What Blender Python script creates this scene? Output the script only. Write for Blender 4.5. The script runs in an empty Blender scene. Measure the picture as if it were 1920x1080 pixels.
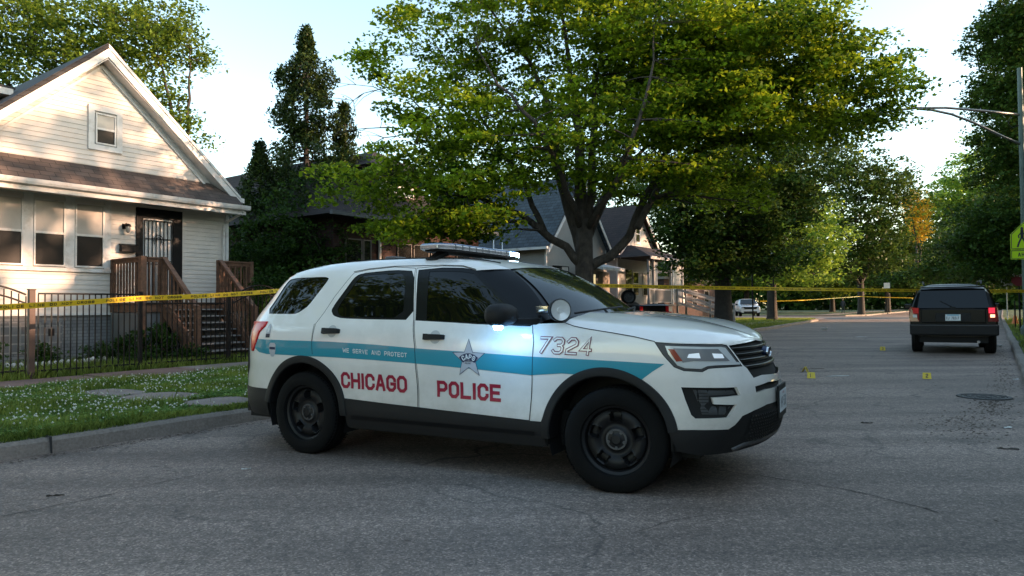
import bpy, bmesh, math, random
import numpy as np
from mathutils import Vector, Matrix
from mathutils.geometry import delaunay_2d_cdt
SC = bpy.context.scene
COL = SC.collection
R = math.radians
# ------------------------------------------------------------------ camera
F_PX, CAM_H, PITCH, ROLL = 1300.0, 1.27, R(1.58), R(0.5)
cam = bpy.data.cameras.new('camera'); camo = bpy.data.objects.new('camera', cam); COL.objects.link(camo)
cam.sensor_width = 36; cam.lens = 36 * F_PX / 1920; cam.clip_start = 0.05; cam.clip_end = 2000
_cp, _sp, _cr, _sr = math.cos(PITCH), math.sin(PITCH), math.cos(ROLL), math.sin(ROLL)
_fwd = Vector((0, _cp, _sp)); _r0 = Vector((1, 0, 0)); _u0 = Vector((0, -_sp, _cp))
_rt = _r0 * _cr - _u0 * _sr; _up = _r0 * _sr + _u0 * _cr
camo.matrix_world = Matrix(((_rt.x, _up.x, -_fwd.x, 0), (_rt.y, _up.y, -_fwd.y, 0), (_rt.z, _up.z, -_fwd.z, CAM_H), (0, 0, 0, 1)))
SC.camera = camo
# ------------------------------------------------------------------ sky, sun, exposure
SUN_EL, SUN_AZ = R(15.0), math.atan2(-0.15, 0.99)      # direction TO the sun, azimuth from +X
sun_dir = Vector((math.cos(SUN_EL) * math.cos(SUN_AZ), math.cos(SUN_EL) * math.sin(SUN_AZ), math.sin(SUN_EL)))
wd = bpy.data.worlds.new('World'); SC.world = wd; wd.use_nodes = True
wn = wd.node_tree.nodes; wn.clear()
sky = wn.new('ShaderNodeTexSky'); sky.sky_type = 'NISHITA'; sky.sun_disc = False
sky.sun_elevation = SUN_EL; sky.sun_rotation = math.pi / 2 - SUN_AZ
sky.air_density = 1.0; sky.dust_density = 0.7; sky.ozone_density = 2.0
bg = wn.new('ShaderNodeBackground'); bg.inputs[1].default_value = 0.15
wo = wn.new('ShaderNodeOutputWorld')
wm = wn.new('ShaderNodeMix'); wm.data_type = 'RGBA'; wm.blend_type = 'MULTIPLY'; wm.inputs['Factor'].default_value = 1; wm.inputs['B'].default_value = (1.13, 1.0, 0.80, 1)
wd.node_tree.links.new(sky.outputs[0], wm.inputs['A']); wd.node_tree.links.new(wm.outputs['Result'], bg.inputs[0]); wd.node_tree.links.new(bg.outputs[0], wo.inputs[0])
sl = bpy.data.lights.new('sun', 'SUN'); sl.energy = 2.7; sl.angle = R(0.6); sl.color = (1.0, 0.61, 0.39)
so = bpy.data.objects.new('sun', sl); COL.objects.link(so); so.location = (30, -10, 30)
so.rotation_euler = (-sun_dir).to_track_quat('-Z', 'Y').to_euler()
SC.view_settings.view_transform = 'Standard'; SC.view_settings.look = 'None'
SC.view_settings.gamma = 1.0; SC.view_settings.exposure = 2.1
SC.render.engine = 'CYCLES'; SC.cycles.max_bounces = 6; SC.cycles.diffuse_bounces = 3
SC.cycles.use_denoising = True
# ------------------------------------------------------------------ street frame
SA = R(35.3)
UX, UY, VX, VY = math.sin(SA), math.cos(SA), -math.cos(SA), math.sin(SA)
SROT = math.atan2(UY, UX)
def W(u, v, z=0.0): return Vector((UX * u + VX * v, UY * u + VY * v, z))
# ------------------------------------------------------------------ helpers
rng = np.random.default_rng(7)
random.seed(7)
class MB:
    def __init__(s): s.v = []; s.f = []
    def add(s, vs, fs):
        b = len(s.v); s.v += [tuple(map(float, p)) for p in vs]; s.f += [tuple(i + b for i in f) for f in fs]; return s
    def quad(s, a, b, c, d): return s.add([a, b, c, d], [(0, 1, 2, 3)])
    def box(s, x0, x1, y0, y1, z0, z1):
        return s.add([(x0,y0,z0),(x1,y0,z0),(x1,y1,z0),(x0,y1,z0),(x0,y0,z1),(x1,y0,z1),(x1,y1,z1),(x0,y1,z1)],
                     [(3,2,1,0),(4,5,6,7),(0,1,5,4),(1,2,6,5),(2,3,7,6),(3,0,4,7)])
    def cbox(s, c, d, rz=0.0):
        hx, hy, hz = d[0]/2, d[1]/2, d[2]/2; co, si = math.cos(rz), math.sin(rz); vs = []
        for z in (-hz, hz):
            for x, y in ((-hx,-hy),(hx,-hy),(hx,hy),(-hx,hy)): vs.append((c[0]+x*co-y*si, c[1]+x*si+y*co, c[2]+z))
        return s.add(vs, [(3,2,1,0),(4,5,6,7),(0,1,5,4),(1,2,6,5),(2,3,7,6),(3,0,4,7)])
    def bar(s, p, q, w, h):                      # rectangular bar from p to q
        p, q = Vector(p), Vector(q); d = (q - p).normalized()
        a = d.cross(Vector((0,0,1)))
        if a.length < 1e-3: a = Vector((1,0,0))
        a.normalize(); b = a.cross(d).normalized(); vs = []
        for c in (p, q):
            for x, y in ((-1,-1),(1,-1),(1,1),(-1,1)): vs.append(c + a*x*w/2 + b*y*h/2)
        return s.add(vs, [(0,1,2,3),(7,6,5,4),(4,5,1,0),(5,6,2,1),(6,7,3,2),(7,4,0,3)])
    def tube(s, pts, rad, n=8, caps=True):
        pts = [Vector(p) for p in pts]
        if not hasattr(rad, '__len__'): rad = [rad] * len(pts)
        prev = None; rings = []
        for i, p in enumerate(pts):
            d = (pts[min(i+1, len(pts)-1)] - pts[max(i-1, 0)]).normalized()
            if prev is None:
                a = d.cross(Vector((0,0,1)))
                if a.length < 1e-3: a = Vector((1,0,0))
            else: a = prev - d * prev.dot(d)
            a.normalize(); prev = a; b = d.cross(a)
            rings.append([p + (a*math.cos(t) + b*math.sin(t)) * rad[i] for t in [2*math.pi*k/n for k in range(n)]])
        vs = [q for r in rings for q in r]; fs = []
        for i in range(len(pts)-1):
            for k in range(n): fs.append((i*n+k, i*n+(k+1)%n, (i+1)*n+(k+1)%n, (i+1)*n+k))
        if caps: fs.append(tuple(range(n-1, -1, -1))); fs.append(tuple((len(pts)-1)*n + k for k in range(n)))
        return s.add(vs, fs)
    def prism(s, poly, axis, t0, t1):            # poly 2D extruded along axis ('x','y','z')
        def mk(p, t): return {'x': (t, p[0], p[1]), 'y': (p[0], t, p[1]), 'z': (p[0], p[1], t)}[axis]
        n = len(poly); vs = [mk(p, t0) for p in poly] + [mk(p, t1) for p in poly]
        fs = [tuple(range(n)), tuple(range(2*n-1, n-1, -1))] + [(i, i+n, (i+1)%n+n, (i+1)%n) for i in range(n)]
        return s.add(vs, fs)
    def lathe(s, prof, c=(0,0,0), axis='z', n=24):
        vs = []; fs = []
        for r, h in prof:
            for k in range(n):
                t = 2*math.pi*k/n; a, b = r*math.cos(t), r*math.sin(t)
                p = {'z': (a, b, h), 'y': (a, h, b), 'x': (h, a, b)}[axis]
                vs.append((p[0]+c[0], p[1]+c[1], p[2]+c[2]))
        for i in range(len(prof)-1):
            for k in range(n): fs.append((i*n+k, i*n+(k+1)%n, (i+1)*n+(k+1)%n, (i+1)*n+k))
        return s.add(vs, fs)
def obj(name, mb, mat, parent=None, smooth=False, loc=None, rz=0, bevel=0):
    me = bpy.data.meshes.new(name)
    if isinstance(mb, MB): me.from_pydata(mb.v, [], mb.f)
    else: me = mb; me.name = name
    me.update()
    if isinstance(mb, MB):
        bm = bmesh.new(); bm.from_mesh(me); bmesh.ops.recalc_face_normals(bm, faces=bm.faces); bm.to_mesh(me); bm.free()
    if mat:
        if isinstance(mat, (list, tuple)):
            for m in mat: me.materials.append(m)
        else: me.materials.append(mat)
    if smooth: me.polygons.foreach_set('use_smooth', [True]*len(me.polygons))
    o = bpy.data.objects.new(name, me); COL.objects.link(o)
    if parent: o.parent = parent
    if loc is not None: o.location = loc
    if rz: o.rotation_euler = (0, 0, rz)
    if bevel:
        b = o.modifiers.new('bevel', 'BEVEL'); b.width = bevel; b.segments = 2; b.limit_method = 'ANGLE'; b.angle_limit = R(40)
    if smooth == 'auto':
        me.set_sharp_from_angle(angle=R(35))
    return o
def tag(o, label=None, cat=None, group=None, kind=None):
    if label: o['label'] = label
    if cat: o['category'] = cat
    if group: o['group'] = group
    if kind: o['kind'] = kind
    return o
def thing(name, label, cat, loc=(0,0,0), rz=0.0, group=None):
    o = bpy.data.objects.new(name, None); COL.objects.link(o); o.location = loc; o.rotation_euler = (0,0,rz)
    o.empty_display_size = 0.2
    return tag(o, label, cat, group)
def copy_tree(o, parent=None):
    c = o.copy(); COL.objects.link(c); c.parent = parent
    for ch in list(o.children): copy_tree(ch, c)
    return c
def np_mesh(name, V, Q, k=4):
    me = bpy.data.meshes.new(name); n = len(Q)
    me.vertices.add(len(V)); me.vertices.foreach_set('co', np.asarray(V, np.float32).ravel())
    me.loops.add(n*k); me.loops.foreach_set('vertex_index', np.asarray(Q, np.int32).ravel())
    me.polygons.add(n); me.polygons.foreach_set('loop_start', np.arange(0, n*k, k, dtype=np.int32))
    me.update(calc_edges=True); return me
# ------------------------------------------------------------------ materials
def mat(name, col, rough=0.6, metal=0.0, coat=0.0, spec=0.5, var=0.0, vscale=3.0, bump=0.0, bscale=60.0, emit=None, estr=0.0, dirt=None, dscale=1.2, trans=0.0):
    m = bpy.data.materials.new(name); m.use_nodes = True; nt = m.node_tree; b = nt.nodes['Principled BSDF']; L = nt.links
    c = (*col, 1)
    b.inputs['Base Color'].default_value = c; b.inputs['Roughness'].default_value = rough; b.inputs['Metallic'].default_value = metal
    b.inputs['Coat Weight'].default_value = coat; b.inputs['Coat Roughness'].default_value = 0.04
    b.inputs['Specular IOR Level'].default_value = spec
    if trans: b.inputs['Transmission Weight'].default_value = trans
    tc = nt.nodes.new('ShaderNodeTexCoord')
    if var or dirt:
        n1 = nt.nodes.new('ShaderNodeTexNoise'); n1.inputs['Scale'].default_value = vscale; n1.inputs['Detail'].default_value = 6
        n1.inputs['Roughness'].default_value = 0.65
        L.new(tc.outputs['Object'], n1.inputs['Vector'])
        rp = nt.nodes.new('ShaderNodeValToRGB'); rp.color_ramp.elements[0].position = 0.3; rp.color_ramp.elements[1].position = 0.7
        rp.color_ramp.elements[0].color = (*[max(0, x*(1-var)) for x in col], 1); rp.color_ramp.elements[1].color = (*[min(1, x*(1+var)) for x in col], 1)
        L.new(n1.outputs['Fac'], rp.inputs[0]); out = rp.outputs[0]
        if dirt:
            n2 = nt.nodes.new('ShaderNodeTexNoise'); n2.inputs['Scale'].default_value = dscale; n2.inputs['Detail'].default_value = 8; n2.inputs['Roughness'].default_value = 0.7
            L.new(tc.outputs['Object'], n2.inputs['Vector'])
            r2 = nt.nodes.new('ShaderNodeValToRGB'); r2.color_ramp.elements[0].position = 0.5; r2.color_ramp.elements[1].position = 0.75
            L.new(n2.outputs['Fac'], r2.inputs[0]); mx = nt.nodes.new('ShaderNodeMix'); mx.data_type = 'RGBA'
            mx.inputs['B'].default_value = (*dirt, 1); L.new(out, mx.inputs['A']); L.new(r2.outputs[0], mx.inputs['Factor']); out = mx.outputs['Result']
        L.new(out, b.inputs['Base Color'])
    if bump:
        n3 = nt.nodes.new('ShaderNodeTexNoise'); n3.inputs['Scale'].default_value = bscale; n3.inputs['Detail'].default_value = 5
        L.new(tc.outputs['Object'], n3.inputs['Vector']); bp = nt.nodes.new('ShaderNodeBump'); bp.inputs['Strength'].default_value = bump
        bp.inputs['Distance'].default_value = 0.02; L.new(n3.outputs['Fac'], bp.inputs['Height']); L.new(bp.outputs[0], b.inputs['Normal'])
    if emit: b.inputs['Emission Color'].default_value = (*emit, 1); b.inputs['Emission Strength'].default_value = estr
    return m
def leaf_mat(name, c0, c1, transl=0.35, rough=0.5, scale=0.9):
    m = bpy.data.materials.new(name); m.use_nodes = True; nt = m.node_tree; L = nt.links; N = nt.nodes
    b = N['Principled BSDF']; b.inputs['Roughness'].default_value = rough; b.inputs['Specular IOR Level'].default_value = 0.12
    out = N['Material Output']; tc = N.new('ShaderNodeTexCoord'); geo = N.new('ShaderNodeNewGeometry')
    n1 = N.new('ShaderNodeTexNoise'); n1.inputs['Scale'].default_value = scale; n1.inputs['Detail'].default_value = 3
    L.new(tc.outputs['Object'], n1.inputs['Vector'])
    ad = N.new('ShaderNodeMath'); ad.operation = 'MULTIPLY_ADD'; ad.inputs[1].default_value = 0.45; L.new(geo.outputs['Random Per Island'], ad.inputs[0]); 
    sb = N.new('ShaderNodeMath'); sb.operation = 'SUBTRACT'; sb.inputs[1].default_value = 0.22; L.new(n1.outputs['Fac'], sb.inputs[0]); L.new(sb.outputs[0], ad.inputs[2])
    rp = N.new('ShaderNodeValToRGB'); rp.color_ramp.elements[0].position = 0.2; rp.color_ramp.elements[1].position = 0.85
    rp.color_ramp.elements[0].color = (*c0, 1); rp.color_ramp.elements[1].color = (*c1, 1)
    L.new(ad.outputs[0], rp.inputs[0]); L.new(rp.outputs[0], b.inputs['Base Color'])
    tr = N.new('ShaderNodeBsdfTranslucent'); hs = N.new('ShaderNodeHueSaturation'); hs.inputs['Value'].default_value = 1.6; hs.inputs['Hue'].default_value = 0.48
    L.new(rp.outputs[0], hs.inputs['Color']); L.new(hs.outputs[0], tr.inputs['Color'])
    mx = N.new('ShaderNodeMixShader'); mx.inputs[0].default_value = transl
    L.new(b.outputs[0], mx.inputs[1]); L.new(tr.outputs[0], mx.inputs[2]); L.new(mx.outputs[0], out.inputs['Surface'])
    return m
def brick_mat(name, c1, c2, mortar, bw=0.21, bh=0.07, ms=0.012, rough=0.85, offset=0.5, bump=0.5, vert='xz', noise=0.25):
    """bricks / blocks / shingles / siding seams by object coordinates"""
    m = bpy.data.materials.new(name); m.use_nodes = True; nt = m.node_tree; L = nt.links; N = nt.nodes
    b = N['Principled BSDF']; b.inputs['Roughness'].default_value = rough
    tc = N.new('ShaderNodeTexCoord'); sx = N.new('ShaderNodeSeparateXYZ'); cx = N.new('ShaderNodeCombineXYZ'); L.new(tc.outputs['Object'], sx.inputs[0])
    if vert == 'xz':
        a = N.new('ShaderNodeMath'); a.operation = 'ADD'; L.new(sx.outputs[0], a.inputs[0]); L.new(sx.outputs[1], a.inputs[1]); L.new(a.outputs[0], cx.inputs[0]); L.new(sx.outputs[2], cx.inputs[1])
    else:
        L.new(sx.outputs['XYZ'.index(vert[0].upper())], cx.inputs[0]); L.new(sx.outputs['XYZ'.index(vert[1].upper())], cx.inputs[1])
    br = N.new('ShaderNodeTexBrick'); br.inputs['Scale'].default_value = 1; br.inputs['Brick Width'].default_value = bw; br.inputs['Row Height'].default_value = bh
    br.inputs['Mortar Size'].default_value = ms; br.inputs['Mortar Smooth'].default_value = 0.2; br.offset = offset
    br.inputs['Color1'].default_value = (*c1, 1); br.inputs['Color2'].default_value = (*c2, 1); br.inputs['Mortar'].default_value = (*mortar, 1)
    L.new(cx.outputs[0], br.inputs['Vector'])
    n = N.new('ShaderNodeTexNoise'); n.inputs['Scale'].default_value = 2.5; n.inputs['Detail'].default_value = 8; L.new(tc.outputs['Object'], n.inputs['Vector'])
    mr = N.new('ShaderNodeMapRange'); mr.inputs['To Min'].default_value = 1 - noise*2; mr.inputs['To Max'].default_value = 1 + noise*2; L.new(n.outputs['Fac'], mr.inputs[0])
    mx = N.new('ShaderNodeMix'); mx.data_type = 'RGBA'; mx.blend_type = 'MULTIPLY'; mx.inputs['Factor'].default_value = 1
    L.new(br.outputs['Color'], mx.inputs['A']); L.new(mr.outputs[0], mx.inputs['B']); L.new(mx.outputs['Result'], b.inputs['Base Color'])
    bp = N.new('ShaderNodeBump'); bp.inputs['Strength'].default_value = bump; bp.inputs['Distance'].default_value = 0.01; bp.invert = True
    L.new(br.outputs['Fac'], bp.inputs['Height']); L.new(bp.outputs[0], b.inputs['Normal'])
    return m
M = {}
# ================================================================== ground, road, kerbs
def ground_mat(name, base, kind):
    m = bpy.data.materials.new(name); m.use_nodes = True; nt = m.node_tree; L = nt.links; N = nt.nodes
    b = N['Principled BSDF']; tc = N.new('ShaderNodeTexCoord'); b.inputs['Roughness'].default_value = 0.85
    def noise(sc, det=5, ro=0.6):
        n = N.new('ShaderNodeTexNoise'); n.inputs['Scale'].default_value = sc; n.inputs['Detail'].default_value = det; n.inputs['Roughness'].default_value = ro
        L.new(tc.outputs['Object'], n.inputs['Vector']); return n.outputs['Fac']
    def ramp(src, stops):
        r = N.new('ShaderNodeValToRGB'); e = r.color_ramp.elements
        while len(e) < len(stops): e.new(0.5)
        for k, (p, c) in enumerate(stops): e[k].position = p; e[k].color = (*c, 1)
        L.new(src, r.inputs[0]); return r.outputs[0]
    def mul(a, c2, f=1.0):
        x = N.new('ShaderNodeMix'); x.data_type = 'RGBA'; x.blend_type = 'MULTIPLY'; x.inputs['Factor'].default_value = f
        L.new(a, x.inputs['A']); L.new(c2, x.inputs['B']); return x.outputs['Result']
    g = lambda v: (v, v, v)
    if kind == 'asphalt':
        col = ramp(noise(0.35, 6), [(0.30, tuple(x*0.72 for x in base)), (0.5, base), (0.72, tuple(x*1.2 for x in base))])
        vo = N.new('ShaderNodeTexVoronoi'); vo.inputs['Scale'].default_value = 95; L.new(tc.outputs['Object'], vo.inputs['Vector'])
        rv = N.new('ShaderNodeSeparateColor'); L.new(vo.outputs['Color'], rv.inputs[0])
        col = mul(col, ramp(rv.outputs[0], [(0.0, g(0.55)), (0.5, g(0.9)), (0.8, g(1.15)), (1.0, g(1.9))]))
        col = mul(col, ramp(noise(16, 4, 0.7), [(0.3, g(0.66)), (0.7, g(1.26))]))
        mp = N.new('ShaderNodeMapping'); mp.inputs['Rotation'].default_value = (0, 0, -SROT); mp.inputs['Scale'].default_value = (0.10, 1.1, 1)
        L.new(tc.outputs['Object'], mp.inputs['Vector'])
        ns = N.new('ShaderNodeTexNoise'); ns.inputs['Scale'].default_value = 1.6; ns.inputs['Detail'].default_value = 7; L.new(mp.outputs[0], ns.inputs['Vector'])
        col = mul(col, ramp(ns.outputs['Fac'], [(0.3, g(0.62)), (0.62, g(1.18))]))
        # cracks
        def cracks(scale, thr, seed, strength):
            nn = N.new('ShaderNodeTexNoise'); nn.inputs['Scale'].default_value = 1.3; nn.inputs['Detail'].default_value = 8
            L.new(tc.outputs['Object'], nn.inputs['Vector'])
            vm = N.new('ShaderNodeMix'); vm.data_type = 'VECTOR'; vm.inputs['Factor'].default_value = 0.5
            L.new(tc.outputs['Object'], vm.inputs['A']); L.new(nn.outputs['Color'], vm.inputs['B'])
            v2 = N.new('ShaderNodeTexVoronoi'); v2.feature = 'DISTANCE_TO_EDGE'; v2.inputs['Scale'].default_value = scale; L.new(vm.outputs['Result'], v2.inputs['Vector'])
            msk = ramp(noise(0.23 + seed*0.07, 3), [(0.46, g(0)), (0.58, g(1))])
            r = ramp(v2.outputs['Distance'], [(0.0, g(1)), (thr, g(0))])
            mm = N.new('ShaderNodeMath'); mm.operation = 'MULTIPLY'; L.new(r, mm.inputs[0]); L.new(msk, mm.inputs[1])
            m2 = N.new('ShaderNodeMath'); m2.operation = 'MULTIPLY'; m2.inputs[1].default_value = strength; L.new(mm.outputs[0], m2.inputs[0]); return m2.outputs[0]
        for sc_, th, sd, st in ((0.55, 0.010, 1, 0.8), (1.7, 0.022, 2, 0.5)):
            x = N.new('ShaderNodeMix'); x.data_type = 'RGBA'; x.inputs['B'].default_value = (0.012, 0.012, 0.012, 1)
            L.new(col, x.inputs['A']); L.new(cracks(sc_, th, sd, st), x.inputs['Factor']); col = x.outputs['Result']
        b.inputs['Roughness'].default_value = 0.72
        bp = N.new('ShaderNodeBump'); bp.inputs['Strength'].default_value = 0.4; bp.inputs['Distance'].default_value = 0.010
        L.new(rv.outputs[1], bp.inputs['Height']); L.new(bp.outputs[0], b.inputs['Normal'])
    elif kind == 'concrete':
        col = ramp(noise(1.1, 8, 0.7), [(0.3, tuple(x*0.65 for x in base)), (0.6, base), (0.8, tuple(x*1.2 for x in base))])
        col = mul(col, ramp(noise(45, 4), [(0.3, g(0.75)), (0.7, g(1.2))]))
        bp = N.new('ShaderNodeBump'); bp.inputs['Strength'].default_value = 0.5; bp.inputs['Distance'].default_value = 0.01
        L.new(noise(30, 6), bp.inputs['Height']); L.new(bp.outputs[0], b.inputs['Normal'])
    else:
        col = ramp(noise(0.5, 6), [(0.3, tuple(x*0.7 for x in base)), (0.55, base), (0.8, (base[0]*1.5, base[1]*1.2, base[2]))])
        col = mul(col, ramp(noise(28, 5, 0.8), [(0.3, g(0.4)), (0.7, g(1.6))]))
        bp = N.new('ShaderNodeBump'); bp.inputs['Strength'].default_value = 1.0; bp.inputs['Distance'].default_value = 0.05
        L.new(noise(40, 4), bp.inputs['Height']); L.new(bp.outputs[0], b.inputs['Normal'])
    L.new(col, b.inputs['Base Color']); return m
M['asphalt'] = ground_mat('asphalt', (0.215, 0.163, 0.133), 'asphalt')
M['asphalt2'] = ground_mat('asphalt_smooth', (0.17, 0.168, 0.165), 'concrete')
M['kerb'] = ground_mat('kerb_concrete', (0.22, 0.19, 0.165), 'concrete')
M['walk'] = ground_mat('sidewalk_concrete', (0.23, 0.19, 0.17), 'concrete')
M['brickwalk'] = ground_mat('red_walk', (0.20, 0.12, 0.10), 'concrete')
M['lawn'] = ground_mat('lawn_soil', (0.045, 0.075, 0.02), 'grass')
def poly_sheet(name, pts, z, m, kind='structure'):
    mb = MB(); mb.add([(*W(u, v)[:2], z) for u, v in pts], [tuple(range(len(pts)))])
    return tag(obj(name, mb, m), kind=kind)
# big ground sheet to the horizon (dark soil, far below the lawns)
mb = MB(); mb.add([(-900,-900,-0.03),(900,-900,-0.03),(900,900,-0.03),(-900,900,-0.03)], [(0,1,2,3)]); tag(obj('ground', mb, M['lawn']), kind='structure')
# left kerb line (u, v of the kerb's road side), right kerb line
KL = [(-60, 7.0), (0, 7.02), (5, 6.98), (12, 7.4), (22, 8.4), (34, 9.6), (48, 10.8), (57, 11.6), (60.0, 12.6), (62, 14.5), (63, 18), (63.2, 60)]
KR = [(-60, -0.35), (0, -0.3), (12, -0.25), (30, -0.1), (70, 0.2), (110, 0.2), (200, 0.2)]
KF = [(78, 60), (78, 17), (79.5, 13.5), (83, 12), (100, 12), (200, 12.5)]      # far left block across the side street
poly_sheet('road', [(-70, -20), (210, -20), (210, 80), (-70, 80)], 0.0, M['asphalt'])
def side_strip(name, line, off0, off1, z0, z1, m, close_out=False):
    """strip along a kerb polyline, offset away from the road (left side: +n)"""
    P = [Vector((a, b, 0)) for a, b in line]; rows0 = []; rows1 = []
    for i, p in enumerate(P):
        d = (P[min(i+1, len(P)-1)] - P[max(i-1, 0)]).normalized(); n = Vector((-d.y, d.x, 0))
        rows0.append(p + n*off0); rows1.append(p + n*off1)
    return rows0, rows1
def kerb(name, line, sgn, wdt=0.16, h=0.14):
    P = [Vector((a, b, 0)) for a, b in line]; sec = [(-0.0, -0.02), (0.01, h-0.03), (0.035, h), (wdt, h+0.002), (wdt, -0.02)]
    Q = []; 
    for a, b in zip(P, P[1:]):
        n = max(1, int((b-a).length / 0.9)); Q += [a.lerp(b, k/n) for k in range(n)]
    Q.append(P[-1]); rs = random.Random(3); mb = MB(); rings = []
    for i, p in enumerate(Q):
        d = (Q[min(i+1, len(Q)-1)] - Q[max(i-1, 0)]).normalized(); n = Vector((-d.y, d.x, 0)) * sgn
        jz = rs.uniform(-0.012, 0.012); jn = rs.uniform(-0.02, 0.02)
        rings.append([W(*(p + n*(o + jn))[:2], zz + (jz if zz > 0 else 0)) for o, zz in sec])
    k = len(sec)
    for i in range(len(rings)-1):
        gap = 0.0
        mb.add(rings[i] + rings[i+1], [(j, j+1, j+1+k, j+k) for j in range(k-1)])
    return tag(obj(name, mb, M['kerb'], smooth=False), kind='structure')
kerb('kerb_near_houses', KL, 1); kerb('kerb_right', KR, -1); kerb('kerb_far_block', [(u, v) for u, v in KF], 1 )
# lawns behind the kerbs (raised sheets)
def lawn(name, line, sgn, far, zk=0.135, zf=0.20):
    P = [Vector((a, b, 0)) for a, b in line]; mb = MB(); rows = []
    for i, p in enumerate(P):
        d = (P[min(i+1, len(P)-1)] - P[max(i-1, 0)]).normalized(); n = Vector((-d.y, d.x, 0)) * sgn; q = p + n*0.155
        rows.append((q, zk))
    v = [W(q.x, q.y, z) for q, z in rows]; 
    return v
def lawn_poly(name, line, sgn, outer, z):
    P = [Vector((a, b, 0)) for a, b in line]; pts = []
    for i, p in enumerate(P):
        d = (P[min(i+1, len(P)-1)] - P[max(i-1, 0)]).normalized(); q = p + Vector((-d.y, d.x, 0)) * sgn * 0.15
        pts.append((q.x, q.y))
    return poly_sheet(name, pts + outer, z, M['lawn'])
lawn_poly('lawn_left', KL, 1, [(-60, 60)], 0.137)
lawn_poly('lawn_right', KR, -1, [(200, -60), (-60, -60)], 0.137)
lawn_poly('lawn_far_block', KF, 1, [(200, 60)], 0.137)
# sidewalks (4 mm above the lawn) and slabs across the parkway
def slab_row(name, u0, u1, v0, v1, z, m, step=1.5, gap=0.012, seed=1):
    rs = random.Random(seed); mb = MB(); u = u0
    while u < u1 - 0.01:
        e = min(u1, u + step); dz = rs.uniform(-0.006, 0.012); b = len(mb.v); c = 0.012
        mb.add([W(u+gap, v0, z+dz-c), W(e-gap, v0, z+dz-c), W(e-gap, v1, z+dz-c), W(u+gap, v1, z+dz-c),
                W(u+gap+c, v0+c, z+dz), W(e-gap-c, v0+c, z+dz), W(e-gap-c, v1-c, z+dz), W(u+gap+c, v1-c, z+dz)],
               [(4,5,6,7),(0,1,5,4),(1,2,6,5),(2,3,7,6),(3,0,4,7)]); u = e
    return tag(obj(name, mb, m), kind='structure')
slab_row('sidewalk_left', -20, 7.2, 11.55, 13.0, 0.165, M['brickwalk'], 1.5)
slab_row('sidewalk_left', 7.2, 60, 11.55, 13.0, 0.165, M['walk'], 1.5, seed=2)
slab_row('sidewalk_right', -20, 120, -6.2, -4.7, 0.165, M['walk'], 1.5, seed=3)
slab_row('sidewalk_far_block', 80, 150, 15.0, 16.5, 0.165, M['walk'], 1.5, seed=4)
mb = MB()
for i, (u, v, a, b, r) in enumerate([(4.75, 7.65, 0.38, 0.30, 0.1), (4.6, 8.7, 0.42, 0.4, -0.15), (4.5, 9.7, 0.30, 0.4, 0.1)]):
    c = []
    for k in range(14):
        t = 2*math.pi*k/14; q = 1 + 0.10*math.sin(3*t + i*2) + 0.06*math.sin(7*t+i)
        c.append((u + a*q*math.copysign(abs(math.cos(t+r))**0.6, math.cos(t+r)), v + b*1.3*q*math.copysign(abs(math.sin(t+r))**0.6, math.sin(t+r))))
    mb.add([W(x, y, 0.182) for x, y in c] + [W(x, y, 0.12) for x, y in c], [tuple(range(14))] + [(k, (k+1)%14, (k+1)%14+14, k+14) for k in range(14)])
tag(obj('parkway_path', mb, M['walk']), kind='structure')
# smoother pavement of the side street and its far part
poly_sheet('side_street', [(64, 0.6), (77, 0.6), (77, 60), (64, 60)], 0.004, M['asphalt2'])
poly_sheet('crosswalk_line', [(61.2, 0.6), (61.5, 0.6), (61.5, 12.0), (61.2, 12.0)], 0.008, mat('worn_white_paint', (0.45, 0.45, 0.44), 0.8, var=0.3, vscale=4))
# cracks and tar lines lying on the road
def crack_line(mb, pts, w, seed):
    rs = random.Random(seed); P = [Vector((*p, 0)) for p in pts]; Q = []
    for a, b in zip(P, P[1:]):
        n = max(2, int((b-a).length / 0.09))
        for k in range(n):
            q = a.lerp(b, k/n); Q.append(q + Vector((rs.uniform(-.018,.018), rs.uniform(-.018,.018), 0)))
    Q.append(P[-1]); up = []; dn = []
    for i, p in enumerate(Q):
        d = (Q[min(i+1, len(Q)-1)] - Q[max(i-1, 0)]).normalized(); n = Vector((-d.y, d.x, 0)); ww = w * rs.uniform(0.15, .6)
        up.append(p + n*ww/2); dn.append(p - n*ww/2)
    k = len(Q); mb.add([(p.x, p.y, 0.004) for p in up+dn], [(i, i+1, i+1+k, i+k) for i in range(k-1)])
mb = MB()
def GP(px, py):      # a point of the road
    X = (px-960)/F_PX; u = (540-py)/F_PX; X, u = X*_cr + u*_sr, -X*_sr + u*_cr
    d = Vector((X, _cp - u*_sp, _sp + u*_cp)); t = -CAM_H/d.z; return (d.x*t, d.y*t)
for i, (pl, w) in enumerate([([(1250, 868), (1330, 880), (1420, 893), (1520, 908), (1640, 930), (1760, 962)], .022),
        ([(1480, 770), (1560, 745), (1620, 728)], .012), ([(1160, 1010), (1260, 975), (1400, 960)], .012), ([(0, 970), (150, 940), (300, 905), (420, 880)], .018),
        ([(60, 1010), (240, 980)], .012), ([(1560, 650), (1700, 640), (1790, 690)], .02), ([(1480, 660), (1600, 628), (1690, 610)], .025), ([(560, 960), (700, 935), (820, 950)], .010)]):
    crack_line(mb, [GP(*p) for p in pl], w, i)
tag(obj('road_cracks', mb, mat('crack_tar', (0.035, 0.033, 0.03), 0.9)), kind='structure')
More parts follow.
